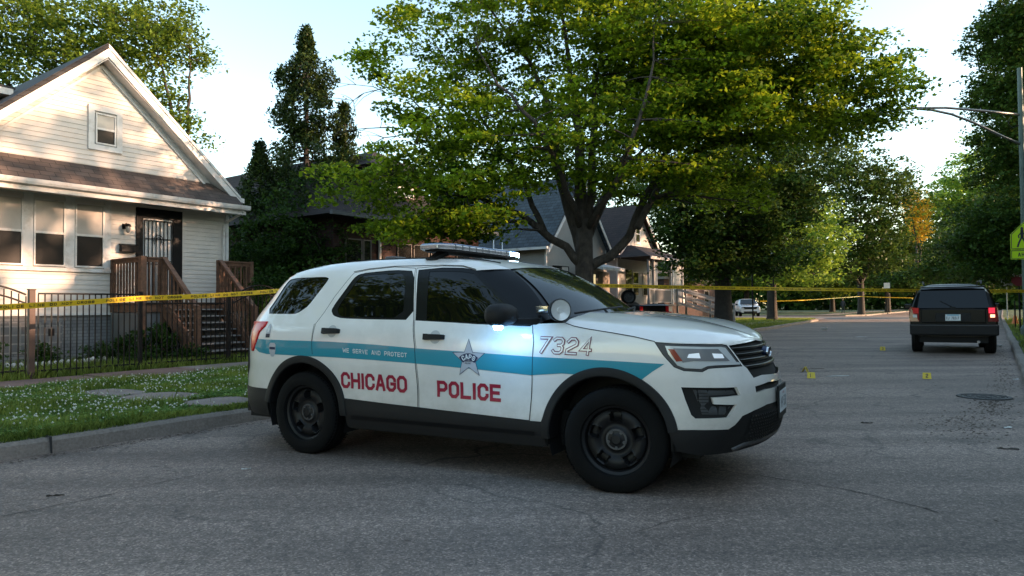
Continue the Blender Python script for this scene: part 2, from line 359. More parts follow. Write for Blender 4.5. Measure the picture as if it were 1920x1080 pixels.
# kerb joints
mb = MB()
for u in (2.7, 5.15, 6.1, 8.9, 11.5):
    mb.add([W(u-.008, 6.965, 0), W(u+.008, 6.965, 0), W(u+.012, 6.99, .146), W(u-.012, 6.99, .146), W(u+.012, 7.16, .1475), W(u-.012, 7.16, .1475)], [(0,1,2,3), (3,2,4,5)])
tag(obj('kerb_joints', mb, mat('joint_dark', (0.02, 0.02, 0.02), 0.9)), kind='structure')
# manhole cover
mh = thing('manhole_cover', 'round cast iron manhole cover with raised rings set in the road near the right kerb', 'manhole cover', (*GP(1845, 745), 0))
M['castiron'] = mat('cast_iron', (0.05, 0.05, 0.05), 0.6, 0.6, var=0.4, vscale=12, bump=0.3)
mb = MB(); mb.lathe([(0.0, .010), (.05, .010), (.055, .018), (.10, .018), (.105, .009), (.17, .009), (.175, .018), (.21, .018), (.215, .009), (.30, .009), (.305, .006)], n=40)
obj('cover', mb, M['castiron'], mh); mh.scale = (.85, .85, 1); mb = MB(); mb.lathe([(.312, .002), (.315, .016), (.37, .016), (.38, .003)], n=40); obj('frame', mb, M['castiron'], mh)
mb = MB()
for k in range(24):
    t = k*math.pi/12; mb.cbox((.25*math.cos(t), .25*math.sin(t), .012), (.05, .02, .008), t)
mb.lathe([(.20,.010),(.205,.0125),(.295,.0125),(.30,.010)], n=40); obj('tread_pattern', mb, M['castiron'], mh)
# ================================================================== the white patrol SUV (car frame: x forward from rear axle, y left, z up)
CARX, CARY, CARH = -1.3755, 6.9658, -0.5031
BX = np.array([-1.19,-1.17,-1.08,-.91,-.70,-.42,0,.6,1.3,2.0,2.5,2.87,3.18,3.41,3.585,3.70,3.785,3.815])
BW = np.array([0,.32,.62,.81,.925,.972,.985,.985,.985,.985,.985,.985,.966,.905,.785,.60,.33,0.])
WRr = np.array([1,1,1,.92,.6,.25,.06]+[0.]*11)
WFf = np.array([0.]*11+[.03,.14,.36,.66,.9,1,1])
NB = len(BX)
def catrom(A, a, odd=False, end=True):
    a = np.clip(a, 0, NB-1-1e-9); i = np.floor(a).astype(int); t = a - i
    lo = -A[1] if odd else A[1]; hi = -A[-2] if odd else A[-2]
    E = np.concatenate([[lo], A, [hi]]); p0, p1, p2, p3 = E[i], E[i+1], E[i+2], E[i+3]
    return 0.5*((2*p1) + (-p0+p2)*t + (2*p0-5*p1+4*p2-p3)*t*t + (-p0+3*p1-3*p2+p3)*t**3)
def pchip(xs, ys):
    xs = np.array(xs, float); ys = np.array(ys, float); h = np.diff(xs); d = np.diff(ys)/h; m = np.zeros(len(xs))
    for k in range(1, len(xs)-1):
        if d[k-1]*d[k] > 0:
            w1, w2 = 2*h[k]+h[k-1], h[k]+2*h[k-1]; m[k] = (w1+w2)/(w1/d[k-1]+w2/d[k])
    m[0], m[-1] = d[0], d[-1]
    def f(x):
        x = np.asarray(x, float); i = np.clip(np.searchsorted(xs, x)-1, 0, len(h)-1); t = (x-xs[i])/h[i]
        t = np.clip(t, -0.5, 1.5)
        return ys[i]*(1+2*t)*(1-t)**2 + h[i]*m[i]*t*(1-t)**2 + ys[i+1]*t*t*(3-2*t) + h[i]*m[i+1]*t*t*(t-1)
    return f
f_side = pchip([.2,.3,.42,.52,.62,.72,.82,.92,1.0,1.06,1.12,1.18,1.40,1.58,1.66,1.70], [.07,.035,.014,.018,.022,.016,.004,.0,.003,.010,.024,.045,.115,.185,.24,.34])
f_rear = pchip([.2,.35,.5,.62,.72,.85,1.0,1.18,1.4,1.58,1.66,1.70], [.12,.03,.0,.0,.03,.045,.05,.10,.24,.35,.42,.52])
f_front = pchip([.2,.3,.42,.52,.65,.74,.80,.90,1.0,1.08], [.13,.06,.015,.0,.0,.012,.035,.075,.125,.19])
f_zr = pchip([-1.2,-.8,-.5,-.2,0,.5,1.0,1.4,1.65,1.8,1.92,2.0,2.6], [1.58,1.60,1.635,1.665,1.68,1.695,1.69,1.67,1.64,1.605,1.565,1.53,1.3])
def RS(a, z, off=0.0):
    a = np.asarray(a, float); z = np.asarray(z, float)
    x = catrom(BX, a); w = catrom(BW, a, odd=True); wr = np.clip(catrom(WRr, a), 0, 1); wf = np.clip(catrom(WFf, a), 0, 1.0)
    zr = f_zr(x); zz = np.where(z > 1.18, 1.18 + (z-1.18)/np.maximum(zr-1.18, .05)*.52, z)
    si = f_side(zz); return np.stack([x + wr*f_rear(zz) - wf*f_front(np.minimum(z, 1.08)), -(w - si*np.clip(w/.9, 0, 1.05)), z + 0*a], -1)
_aa = np.linspace(0, NB-1, 600); _px = catrom(BX, _aa); _pw = catrom(BW, _aa, odd=True)
_ss = np.concatenate([[0], np.cumsum(np.hypot(np.diff(_px), np.diff(_pw)))]); SMAX = _ss[-1]
def s2a(s): return np.interp(s, _ss, _aa)
def SP(s, z): return RS(s2a(s), z)
def SN(s, z):
    e = .004; du = SP(np.clip(s+e, 0, SMAX), z) - SP(np.clip(s-e, 0, SMAX), z); dv = SP(s, np.asarray(z)+e) - SP(s, np.asarray(z)-e)
    n = np.cross(du, dv); L_ = np.linalg.norm(n, axis=-1, keepdims=True); n = n/np.maximum(L_, 1e-9)
    return n
_t = SN(np.array([SMAX*.5]), np.array([.8]))[0]
NSG = 1.0 if _t[1] < 0 else -1.0
def sx(x):            # ring s for a given base x on the flank
    i = np.argsort(_px[100:]); return float(np.interp(x, _px[100:][i], _ss[100:][i]))
_cf = np.array([math.cos(CARH), math.sin(CARH), 0]); _cl = np.array([-math.sin(CARH), math.cos(CARH), 0]); _cc = np.array([CARX, CARY, 0])
_F, _R, _Up = np.array(_fwd), np.array(_rt), np.array(_up)
def cam_px(P):
    P = np.atleast_2d(P); w = _cc + P[:, :1]*_cf + P[:, 1:2]*_cl + P[:, 2:]*np.array([0,0,1]); w = w - np.array([0,0,CAM_H])
    d = w@_F; return np.stack([960 + F_PX*(w@_R)/d, 540 - F_PX*(w@_Up)/d], -1)
_gs, _gz = np.meshgrid(np.linspace(.75, SMAX, 150), np.linspace(.22, 1.69, 50)); _gs = _gs.ravel(); _gz = _gz.ravel()
_gp = SP(_gs, _gz); _gq = cam_px(_gp); _gn = SN(_gs, _gz)*NSG
_camc = np.array([(-_cc)@_cf, (-_cc)@_cl, CAM_H]); _fac = ((_camc-_gp)*_gn).sum(-1) > 0.02
_ok = _fac & ~((_gz > 1.2) & (_gp[:, 0] > 2.45)); _gs, _gz, _gq = _gs[_ok], _gz[_ok], _gq[_ok]
def hit(px, py):
    k = np.argmin(((_gq - (px, py))**2).sum(-1)); s, z = _gs[k], _gz[k]
    for it in range(8):
        f = cam_px(SP(np.array([s]), np.array([z])))[0] - (px, py); e = 1e-4
        a = (cam_px(SP(np.array([s+e]), np.array([z])))[0] - (px, py) - f)/e; b = (cam_px(SP(np.array([s]), np.array([z+e])))[0] - (px, py) - f)/e
        J = np.array([a, b]).T
        try: d = np.linalg.solve(J, -f)
        except np.linalg.LinAlgError: break
        d = np.clip(d, -.06, .06); s = float(np.clip(s+d[0], 0, SMAX)); z = float(np.clip(z+d[1], .2, 1.70))
    return (s, z)
def H(pts): return [hit(*p) for p in pts]
def circ(cx, cz, r, n=48, a0=0, a1=360): return [(sx(cx + r*math.cos(R(t))), cz + r*math.sin(R(t))) for t in np.linspace(a0, a1, n, endpoint=(a1-a0) < 359)]
def inset_poly(P, d):
    P = [Vector(p) for p in P]; n = len(P); A = sum(P[i].x*P[(i+1)%n].y - P[(i+1)%n].x*P[i].y for i in range(n)); sg = 1 if A > 0 else -1; out = []
    for i in range(n):
        e1 = (P[i]-P[i-1]); e2 = (P[(i+1)%n]-P[i])
        if e1.length < 1e-6 or e2.length < 1e-6: out.append(tuple(P[i])); continue
        e1.normalize(); e2.normalize(); n1 = Vector((-e1.y, e1.x))*sg; n2 = Vector((-e2.y, e2.x))*sg; b = n1+n2
        if b.length < .2: b = n1
        b.normalize(); out.append(tuple(P[i] + b*(d/max(.5, b.dot(n1)))))
    return out
def pip(P, x, y):
    P = np.asarray(P); x1, y1 = P[:, 0], P[:, 1]; x2, y2 = np.roll(x1, -1), np.roll(y1, -1); r = np.zeros(len(x), bool)
    for k in range(len(P)):
        if y1[k] == y2[k]: continue
        c = ((y1[k] > y) != (y2[k] > y)) & (x < (x2[k]-x1[k])*(y-y1[k])/(y2[k]-y1[k]) + x1[k]); r ^= c
    return r
def smooth_loop(P, it=1, r=.28):
    for _ in range(it):
        Q = []
        for i in range(len(P)):
            a, b = P[i], P[(i+1) % len(P)]; Q += [(a[0]*(1-r)+b[0]*r, a[1]*(1-r)+b[1]*r), (a[0]*r+b[0]*(1-r), a[1]*r+b[1]*(1-r))]
        P = Q
    return P
def domain_tris(outer, holes=(), res=.035, dens=.04):
    V = []; E = []
    for lp in [outer, *holes]:
        Q = []
        for i in range(len(lp)):
            a, b = lp[i], lp[(i+1) % len(lp)]; L_ = math.hypot(b[0]-a[0], b[1]-a[1]); n = max(1, int(L_/dens))
            Q += [(a[0]+(b[0]-a[0])*k/n, a[1]+(b[1]-a[1])*k/n) for k in range(n)]
        k0 = len(V); V += Q; E += [(k0+i, k0+(i+1) % len(Q)) for i in range(len(Q))]
    O_ = np.array(outer); gx, gz = np.meshgrid(np.arange(O_[:,0].min()+res/2, O_[:,0].max(), res), np.arange(O_[:,1].min()+res/2, O_[:,1].max(), res))
    gx, gz = gx.ravel(), gz.ravel(); m = pip(outer, gx, gz)
    for h in holes: m &= ~pip(h, gx, gz)
    V += [(float(a), float(b)) for a, b in zip(gx[m], gz[m])]
    vs, es, fs, *_ = delaunay_2d_cdt([Vector(v) for v in V], E, [], 0, 1e-5, False)
    vs = np.array([tuple(v) for v in vs]); fs = np.array([f for f in fs if len(f) == 3]); c = vs[fs].mean(1); m = pip(outer, c[:,0], c[:,1])
    for h in holes: m &= ~pip(h, c[:,0], c[:,1])
    return vs, fs[m]
def ring_mesh(name, outer, holes=(), off=0.0, res=.035, side=1, thick=0.0, closed_x=False):
    vs, fs = domain_tris(outer, holes, res); s, z = np.clip(vs[:,0], 0, SMAX), vs[:,1]
    n = SN(s, z)*NSG; P = SP(s, z) + n*off
    if side < 0: P = P*[1,-1,1]; n = n*[1,-1,1]
    A = P[fs]; fn = np.cross(A[:,1]-A[:,0], A[:,2]-A[:,0]); w = (fn*n[fs[:,0]]).sum(-1) < 0; fs = fs.copy(); fs[w] = fs[w][:, ::-1]
    if thick:      # a rim going into the body along the boundary
        from collections import Counter
        ed = Counter()
        for f in fs:
            for a, b in ((f[0],f[1]),(f[1],f[2]),(f[2],f[0])): ed[(a,b)] += 1
        bd = [(a,b) for a, b in ed if (b,a) not in ed]; nv = len(P); P = np.vstack([P, P - n*thick]); n = np.vstack([n, n])
        fs = np.vstack([fs] + [np.array([[b, a, a+nv],[b, a+nv, b+nv]]) for a, b in bd])
    me = np_mesh(name, P, fs, 3); me.polygons.foreach_set('use_smooth', [True]*len(me.polygons))
    if not thick: me.normals_split_custom_set_from_vertices([tuple(q) for q in n])
    return me
def both(name, m, parent, outer, holes=(), off=0.0, res=.035, thick=0.0, label=None):
    r = []
    for sd in (1, -1):
        o = obj(name, ring_mesh(name, outer, holes, off, res, sd, thick), m, parent)
        r.append(o)
    return r
# ---- stroke font (octagonal block letters), cell 0..1 wide, 0..1 high
_c = .28
OCT = [(0,_c*.7),(0,1-_c*.7),(_c,1),(1-_c,1),(1,1-_c*.7),(1,_c*.7),(1-_c,0),(_c,0)]
FONT = {'C': [[(1,.72),(1,.8),(.72,1),(.28,1),(0,.8),(0,.2),(.28,0),(.72,0),(1,.2),(1,.28)]], 'H': [[(0,0),(0,1)],[(1,0),(1,1)],[(0,.5),(1,.5)]], 'I': [[(.5,0),(.5,1)]],
 'A': [[(0,0),(.42,1),(.58,1),(1,0)],[(.17,.32),(.83,.32)]], 'G': [[(1,.72),(1,.8),(.72,1),(.28,1),(0,.8),(0,.2),(.28,0),(.72,0),(1,.2),(1,.46),(.55,.46)]],
 'O': [[(.28,1),(0,.8),(0,.2),(.28,0),(.72,0),(1,.2),(1,.8),(.72,1),(.28,1)]], 'P': [[(0,0),(0,1),(.74,1),(1,.84),(1,.58),(.74,.42),(0,.42)]], 'L': [[(0,1),(0,0),(1,0)]],
 'E': [[(1,1),(0,1),(0,0),(1,0)],[(0,.5),(.85,.5)]], 'W': [[(0,1),(.2,0)],[(.2,0),(.5,.75)],[(.5,.75),(.8,0)],[(.8,0),(1,1)]], 'S': [[(1,.78),(.75,1),(.25,1),(0,.8),(0,.62),(.25,.5),(.75,.5),(1,.38),(1,.2),(.75,0),(.25,0),(0,.22)]],
 'R': [[(0,0),(0,1),(.74,1),(1,.84),(1,.62),(.74,.46),(0,.46)],[(.5,.46),(1,0)]], 'V': [[(0,1),(.5,0),(1,1)]], 'N': [[(0,0),(0,1),(1,0),(1,1)]], 'D': [[(0,0),(0,1),(.7,1),(1,.75),(1,.25),(.7,0),(0,0)]],
 'T': [[(0,1),(1,1)],[(.5,1),(.5,0)]], 'Y': [[(0,1),(.5,.5),(1,1)],[(.5,.5),(.5,0)]], 'M': [[(0,0),(0,1),(.5,.4),(1,1),(1,0)]], 'B': [[(0,0),(0,1),(.75,1),(1,.85),(1,.65),(.75,.52),(0,.52)],[(.75,.52),(1,.38),(1,.15),(.75,0),(0,0)]],
 'U': [[(0,1),(0,.2),(.28,0),(.72,0),(1,.2),(1,1)]], 'F': [[(1,1),(0,1),(0,0)],[(0,.5),(.8,.5)]], 'K': [[(0,0),(0,1)],[(1,1),(0,.42)],[(.3,.6),(1,0)]], 'J': [[(1,1),(1,.2),(.72,0),(.28,0),(0,.2)]], 'X': [[(0,0),(1,1)],[(0,1),(1,0)]],
 '7': [[(0,1),(1,1),(.25,0)]], '3': [[(0,.88),(.2,1),(.76,1),(1,.86),(1,.64),(.8,.52),(.5,.52)],[(.8,.52),(1,.38),(1,.15),(.76,0),(.2,0),(0,.13)]], '2': [[(0,.8),(.28,1),(.72,1),(1,.82),(1,.6),(0,.22),(0,0),(1,0)]],
 '4': [[(.75,0),(.75,1),(0,.28),(1,.28)]], '1': [[(.2,.8),(.5,1),(.5,0)]], '5': [[(1,1),(0,1),(0,.56),(.72,.6),(1,.42),(1,.2),(.72,0),(.28,0),(0,.16)]], '0': [[(.28,1),(0,.8),(0,.2),(.28,0),(.72,0),(1,.2),(1,.8),(.72,1),(.28,1)]],
 '6': [[(1,.82),(.72,1),(.28,1),(0,.8),(0,.2),(.28,0),(.72,0),(1,.2),(1,.4),(.72,.55),(0,.5)]], '8': [[(.25,.52),(0,.65),(0,.85),(.25,1),(.75,1),(1,.85),(1,.65),(.75,.52),(.25,.52),(0,.38),(0,.15),(.25,0),(.75,0),(1,.15),(1,.38),(.75,.52)]],
 '9': [[(0,.18),(.28,0),(.72,0),(1,.2),(1,.8),(.72,1),(.28,1),(0,.8),(0,.58),(.28,.45),(1,.5)]], ' ': [], '-': [[(.1,.5),(.9,.5)]]}
def stroke_polys(pl, w):
    """mitred stroke -> list of quads (2D)"""
    P = [Vector(p) for p in pl]; closed = (P[0]-P[-1]).length < 1e-6
    if closed: P = P[:-1]
    n = len(P); Lf = []; Rt = []
    for i in range(n):
        if closed or 0 < i < n-1:
            d1 = (P[i]-P[i-1]).normalized(); d2 = (P[(i+1)%n]-P[i]).normalized(); n1 = Vector((-d1.y,d1.x)); n2 = Vector((-d2.y,d2.x)); b = (n1+n2)
            b = b.normalized() if b.length > .1 else n1; o = b*(w/2/max(.45, b.dot(n1)))
            Lf.append(P[i]+o); Rt.append(P[i]-o)
        else:
            d = (P[1]-P[0]).normalized() if i == 0 else (P[-1]-P[-2]).normalized(); q = Vector((-d.y,d.x))*w/2; e = d*(w/2)*(-1 if i == 0 else 1)*.9
            Lf.append(P[i]+q+e); Rt.append(P[i]-q+e)
    return [(Lf[i], Rt[i], Rt[(i+1)%n], Lf[(i+1)%n]) for i in range(n if closed else n-1)]
def text_mb(txt, x0, z0, h, cw, gap, w, fn, mb=None, slant=0.0, dz=0.0, sub=3, iw=.35):
    """fn(x,z)->3D; text starting at x0, baseline z0 (dz = baseline slope)"""
    mb = mb or MB(); x = x0
    for ch in txt:
        ww = cw * (iw if ch in 'I1' else (1.35 if ch in 'WM' else 1.0))
        for pl in FONT.get(ch, []):
            ht = h - w
            pts = [(x + w/2 + p[0]*(ww-w) + slant*p[1]*h if ch not in 'I1' else x + ww/2 + (p[0]-.5)*ww + slant*p[1]*h, z0 + w/2 + p[1]*ht) for p in pl]
            for q in stroke_polys(pts, w):
                for k in range(sub):
                    a = q[0].lerp(q[3], k/sub); b = q[1].lerp(q[2], k/sub); c = q[1].lerp(q[2], (k+1)/sub); d = q[0].lerp(q[3], (k+1)/sub)
                    mb.add([fn(p.x, p.y + dz*(p.x-x0)) for p in (a,b,c,d)], [(0,1,2,3)])
        x += ww + gap
    return mb, x
def flank(off, side=1):
    def f(x, z):
        s = sx(x); p = SP(np.array([s]), np.array([z]))[0] + SN(np.array([s]), np.array([z]))[0]*NSG*off
        return (p[0], p[1]*side, p[2])
    return f
# ---- materials
M['white'] = mat('white_paint', (0.84,0.81,0.77), 0.28, 0, coat=1.0, var=0.03, vscale=2, dirt=(0.66,0.64,0.60), dscale=0.9)
M['blue'] = mat('blue_stripe_vinyl', (0.014,0.27,0.36), 0.3, coat=0.7); M['red'] = mat('red_vinyl', (0.30,0.003,0.03), 0.35, coat=0.4)
M['glass'] = mat('tinted_glass', (0.003,0.0035,0.0035), 0.02, coat=0.0, spec=0.45); M['blackgloss'] = mat('black_trim_gloss', (0.004,0.004,0.0045), 0.3, coat=0.12, spec=.25)
M['blackplas'] = mat('black_textured_plastic', (0.010,0.010,0.0105), 0.6, spec=.3, bump=0.15, bscale=300, var=.15, vscale=3); M['gap'] = mat('inner_shell_black', (0.004,0.004,0.004), 0.8)
M['tyre'] = mat('tyre_rubber', (0.004,0.004,0.004), 0.85, spec=.2, bump=0.25, bscale=150, var=.3, vscale=6); M['rimblack'] = mat('black_steel_wheel', (0.008,0.008,0.009), 0.5, spec=.3, var=.3, vscale=8)
M['chrome'] = mat('chrome', (0.7,0.7,0.7), 0.12, 1.0); M['redlens'] = mat('red_lens', (0.62,0.008,0.012), 0.3, coat=.25, spec=.3); M['lens'] = mat('clear_lens', (0.66,0.67,0.67), 0.16, 0.1, coat=1.0)
M['whitevinyl'] = mat('white_vinyl', (0.7,0.72,0.72), 0.4); M['navy'] = mat('navy_vinyl', (0.008,0.02,0.07), 0.4); M['silver'] = mat('silver_vinyl', (0.45,0.46,0.5), 0.3)
M['amber'] = mat('amber_lens', (0.30,0.05,0.03), 0.15, coat=1); M['plate'] = mat('plate_white', (0.62,0.66,0.68), 0.4); M['darktxt'] = mat('dark_text', (0.02,0.02,0.04), 0.5)
M['platered'] = mat('plate_red_text', (0.35,0.02,0.03), 0.5); M['grey'] = mat('grey_plastic', (0.06,0.06,0.063), 0.5)
_nt = M['white'].node_tree; _N, _L = _nt.nodes, _nt.links; _pb = _N['Principled BSDF']; _src = _pb.inputs['Base Color'].links[0].from_socket
_tc = [q for q in _N if q.type == 'TEX_COORD'][0]; _sx = _N.new('ShaderNodeSeparateXYZ'); _L.new(_tc.outputs['Object'], _sx.inputs[0]); _mr = _N.new('ShaderNodeMapRange'); _mr.inputs['From Min'].default_value = .82; _mr.inputs['From Max'].default_value = .42; _L.new(_sx.outputs[2], _mr.inputs[0])
_nn = _N.new('ShaderNodeTexNoise'); _nn.inputs['Scale'].default_value = 5; _nn.inputs['Detail'].default_value = 9; _nn.inputs['Roughness'].default_value = .7; _L.new(_tc.outputs['Object'], _nn.inputs['Vector'])
_mm = _N.new('ShaderNodeMath'); _mm.operation = 'MULTIPLY'; _L.new(_mr.outputs[0], _mm.inputs[0]); _L.new(_nn.outputs['Fac'], _mm.inputs[1]); _mx = _N.new('ShaderNodeMix'); _mx.data_type = 'RGBA'; _mx.inputs['B'].default_value = (.30, .26, .21, 1); _L.new(_src, _mx.inputs['A']); _L.new(_mm.outputs[0], _mx.inputs['Factor']); _L.new(_mx.outputs['Result'], _pb.inputs['Base Color'])
suv = thing('police_suv', 'white police SUV with blue stripe and red CHICAGO POLICE lettering parked across the street', 'police car', (CARX, CARY, 0), CARH)
AR0, AR1, AF = (0.0, .37, .495), (0.0, .37, .425), None
RC, FC = (0.0, .365), (2.825, .36); RO, RI_ = .495, .43
sC = SMAX
# ---- loops traced on the body
seam_r, door_b = H([(588,607)])[0], None
arch_r = [(sx(RC[0]+(RO-.004)*math.cos(R(t))), RC[1]+(RO-.004)*math.sin(R(t))) for t in np.linspace(78, 22, 12)]
rear_door = H([(783,764),(780,700),(777,650),(775,600),(779,503),(740,501),(692,506),(664,512),(628,556),(608,586),(592,607),(585,640)]) + arch_r + H([(640,746)])
front_door = H([(786,764),(783,700),(780,650),(778,600),(782,503),(830,499),(868,500),(892,507),(940,553),(998,609),(1000,640),(997,700),(992,788)])
g2o = smooth_loop(H([(775,600),(780,508),(740,506),(690,511),(674,514),(664,521),(645,547),(628,570),(621,582),(625,592),(640,597),(700,599)]), 1, .18)
g1o = H([(779,601),(850,605),(896,608),(994,612),(999,609),(941,552.5),(893,506),(868,502),(830,501.5),(785,506)])
g2i = smooth_loop(H([(755,596),(762,511),(700,514),(682,516),(673,521),(637,571),(632,582),(636,591),(645,594)]), 1, .15)
g1i = H([(799,600),(893,605),(893,606),(960,603),(955,580),(888,512),(866,509),(830,508),(805,509)])
g3 = smooth_loop(H([(499,588),(553,589),(562,585),(578,574),(612,530),(617,522),(611,519),(560,521),(545,524),(540,528)]), 1, .15)
zg3 = max(p[1] for p in g3)
head = H([(1228,642),(1262,644.5),(1300,645.5),(1354,646),(1363,648),(1391,686),(1343,689.5),(1328,691),(1317,697),(1282,695),(1264,688),(1243,665)])
tail = H([(474,604),(503,603),(498,612),(488,622),(482,640),(476,658)]) 
tail = [(tail[0][0]-.03, tail[0][1])] + tail + [(tail[-1][0]-.05, tail[-1][1]), (tail[-1][0]-.09, tail[0][1]-.03)]
grl = H([(1366,648),(1392,643.5),(1417,637.5)]) + [(sC, 1.0), (sC, .765)] + H([(1428,703),(1413,708.5),(1401,691),(1393,684)])
fog = H([(1277,726),(1381,726),(1389,741),(1335,746),(1338.5,758),(1382,759),(1366,783),(1304,785),(1296,778),(1285,750)])
slot = H([(1416,724.5),(1440,716)]) + [(sC, .715), (sC, .675)] + H([(1440,729),(1418,736.5)])
lowb_top = H([(1252,806),(1300,806),(1366,805),(1378,797),(1392,780),(1415,769),(1438,758)])
zlow = lowb_top[-1][1]
AFo = [(sx(FC[0]+RO*math.cos(R(t))), FC[1]+RO*math.sin(R(t))) for t in np.linspace(180-22, 8, 40)]
AFo = [p for p in AFo]
ARo = [(sx(RC[0]+RO*math.cos(R(t))), RC[1]+RO*math.sin(R(t))) for t in np.linspace(158, 22, 40)]
# fender/hood seam line, continuing along the headlamp top and hood front edge to the centre
seamF = H([(1013,607),(1040,606),(1060,605.5),(1076,611),(1100,616),(1150,624),(1190,631),(1228,640),(1300,642.5),(1350,643.5),(1392,641),(1416,634)]) + [(sC, 1.015)]
white_low = H([(640,747),(779,763),(990,789)])
z_rb = H([(470,724)])[0][1]
body_lower = [(0, z_rb)] + [(sx(-.42)-.02, .545)] + [(sx(-.465), .545)] + ARo + [white_low[0], white_low[1], white_low[2]] + [(sx(2.33), white_low[2][1])] + AFo + [lowb_top[0]] + lowb_top[1:] + [(sC, zlow-.005)]
pillar_pts = H([(998,609),(940,553),(892,507)])
roofz = lambda x: float(f_zr(x)) - .0
top = []
# from the hood front centre back over the seam, up the pillar line, along the roof edge to the rear centre
top += list(reversed(seamF)) + [(pillar_pts[0][0], pillar_pts[0][1])] + [pillar_pts[1], pillar_pts[2]]
X_H = 1.90; s_p = pillar_pts[2][0]; x_p = float(SP(np.array([s_p]), np.array([1.5]))[0][0])
for x in list(np.linspace(X_H, x_p, 5)) + list(np.linspace(x_p-.02, -.85, 22)):
    s = sx(x) if x > -.9 else sx(-.9); top.append((s, float(f_zr(catrom(BX, s2a(s))))-.0))
s_last = top[-1][0]
for s in np.linspace(s_last-.08, 0, 8): top.append((float(s), float(f_zr(catrom(BX, s2a(s))))))
rearwin = [(0, 1.16), (.5, 1.16), (.60, 1.2), (.56, 1.5), (0, 1.52)]
outer = body_lower + top
body = []
for sd in (1, -1):
    b_ = obj('body', ring_mesh('body', outer, [inset_poly(rear_door, -.0035), inset_poly(front_door, -.0035), g3, inset_poly(head, -.003), inset_poly(tail, -.002), grl, fog, slot, rearwin], 0, .04, sd), M['white'], suv)
    body.append(b_)
bod = body[0]
doors = []
for nm, lp, hl in (('front_door', front_door, g1o), ('rear_door', rear_door, g2o)):
    lp2 = inset_poly(lp, .001); pr_ = both(nm, M['white'], suv, lp2, [hl], 0.0, .04); doors.append(pr_)
for pr_, o_, i_, nm in ((doors[0], g1o, g1i, 'door_window'), (doors[1], g2o, g2i, 'door_window')):
    for k, sd in enumerate((1, -1)):
        fr = obj('window_surround', ring_mesh('ws', o_, [i_], -.004, .05, sd), M['blackgloss'], pr_[k])
        obj(nm, ring_mesh(nm, inset_poly(i_, -.004), [], -.007, .06, sd), M['glass'], pr_[k])
both('quarter_window', M['glass'], suv, inset_poly(g3, -.004), [], -.006, .05)
both('rear_window', M['glass'], suv, inset_poly(rearwin, -.006), [], -.006, .06)
# dark inner shell just under the panels
shell_o = [(0, .30)] + [(sx(-.46), .30)] + [(sx(RC[0]+.46*math.cos(R(t))), RC[1]+.46*math.sin(R(t))) for t in np.linspace(170, 10, 20)] + [(sx(.46), .26), (sx(2.36), .26)] + [(sx(FC[0]+.45*math.cos(R(t))), FC[1]+.45*math.sin(R(t))) for t in np.linspace(170, 15, 20)] + [(sx(3.27), .30), (sC, .30)] + [(p[0], p[1]-.006) for p in top]
both('inner_shell', M['gap'], suv, shell_o, [], -.022, .07)
# sill cladding between the wheels, arch mouldings, bumpers
rock = [(sx(.50), .27)] + [(sx(.49), .42)] + [(white_low[0][0]-.035, white_low[0][1])] + [white_low[1], white_low[2], (sx(2.33), white_low[2][1]), (sx(2.36), .27)]
both('sill_cladding', M['blackplas'], suv, inset_poly(rock, -.002), [], .004, .05)
stp = [(sx(.55), .375), (sx(2.28), .375), (sx(2.28), .345), (sx(.55), .345)]
both('sill_cladding', M['blackgloss'], suv, stp, [], .010, .08)
def arch_trim(c, t0, t1, ro, ri):
    for sd in (1, -1):
        mb = MB(); rows = []
        for t in np.linspace(t0, t1, 44):
            ca, sa = math.cos(R(t)), math.sin(R(t)); row = []
            for r_, o_ in ((ro+.004, -.008), (ro, .012), (ro-.012, .017), (ri+.008, .017), (ri, .010), (ri, -.05), (ri+.01, -.16)):
                s = sx(c[0]+r_*ca); z = c[1]+r_*sa; p = SP(np.array([s]), np.array([z]))[0] + SN(np.array([s]), np.array([z]))[0]*NSG*o_
                row.append((c[0]+r_*ca if o_ < 0 and r_ < ro else p[0], p[1]*sd, z))
            rows.append(row)
        k = len(rows[0]); mb.add([p for r_ in rows for p in r_], [(i*k+j, i*k+j+1, (i+1)*k+j+1, (i+1)*k+j) for i in range(len(rows)-1) for j in range(k-1)])
        obj('wheel_arch_moulding', mb, M['blackplas'], suv, smooth='auto')
arch_trim(RC, 172, 0, RO, RI_); arch_trim(FC, 184, 10, RO-.003, RI_)
rb = [(0, .30), (sx(-.47), .30), (sx(-.46), z_rb+.0), (0, z_rb)]
both('rear_bumper_skirt', M['blackplas'], suv, rb, [], .003, .06)
fb = [(sx(FC[0]+.485), .315), (sx(3.305), .455), *[(p[0], p[1]-.002) for p in lowb_top], (sC, zlow-.007), (sC, .315), (sx(3.45), .29)]
fb[1] = (lowb_top[0][0]-.0, lowb_top[0][1]-.002); fb = [fb[0]] + fb[2:]
both('front_bumper_skirt', M['blackplas'], suv, fb, [], .004, .045)
# lower mesh intake and chin bar
chin = H([(1400,800),(1425,785),(1447,765)])
mesh_i = [(chin[0][0]-.02, .37)] + [(chin[0][0]+.05, zlow-.03), (sC, zlow-.03), (sC, .37)]
both('lower_intake', M['gap'], suv, mesh_i, [], .009, .05)
for sd in (1, -1):
    mb = MB()
    for k, z in enumerate(np.arange(.37, zlow-.035, .022)):
        for s in np.arange(chin[0][0]+.03 + (k % 2)*.016, sC, .032):
            p = SP(np.array([s]), np.array([z]))[0] + SN(np.array([s]), np.array([z]))[0]*NSG*.012; mb.cbox((p[0], p[1]*sd, p[2]), (.008, .020, .009))
    obj('intake_mesh', mb, M['blackplas'], suv)
cb = [(chin[0][0]-.12, .325), (chin[0][0], .352), (sC, .358), (sC, .336), (chin[0][0]+.02, .330), (chin[0][0]-.1, .306)]
both('chin_bar', M['grey'], suv, cb, [], .016, .05, thick=.02)
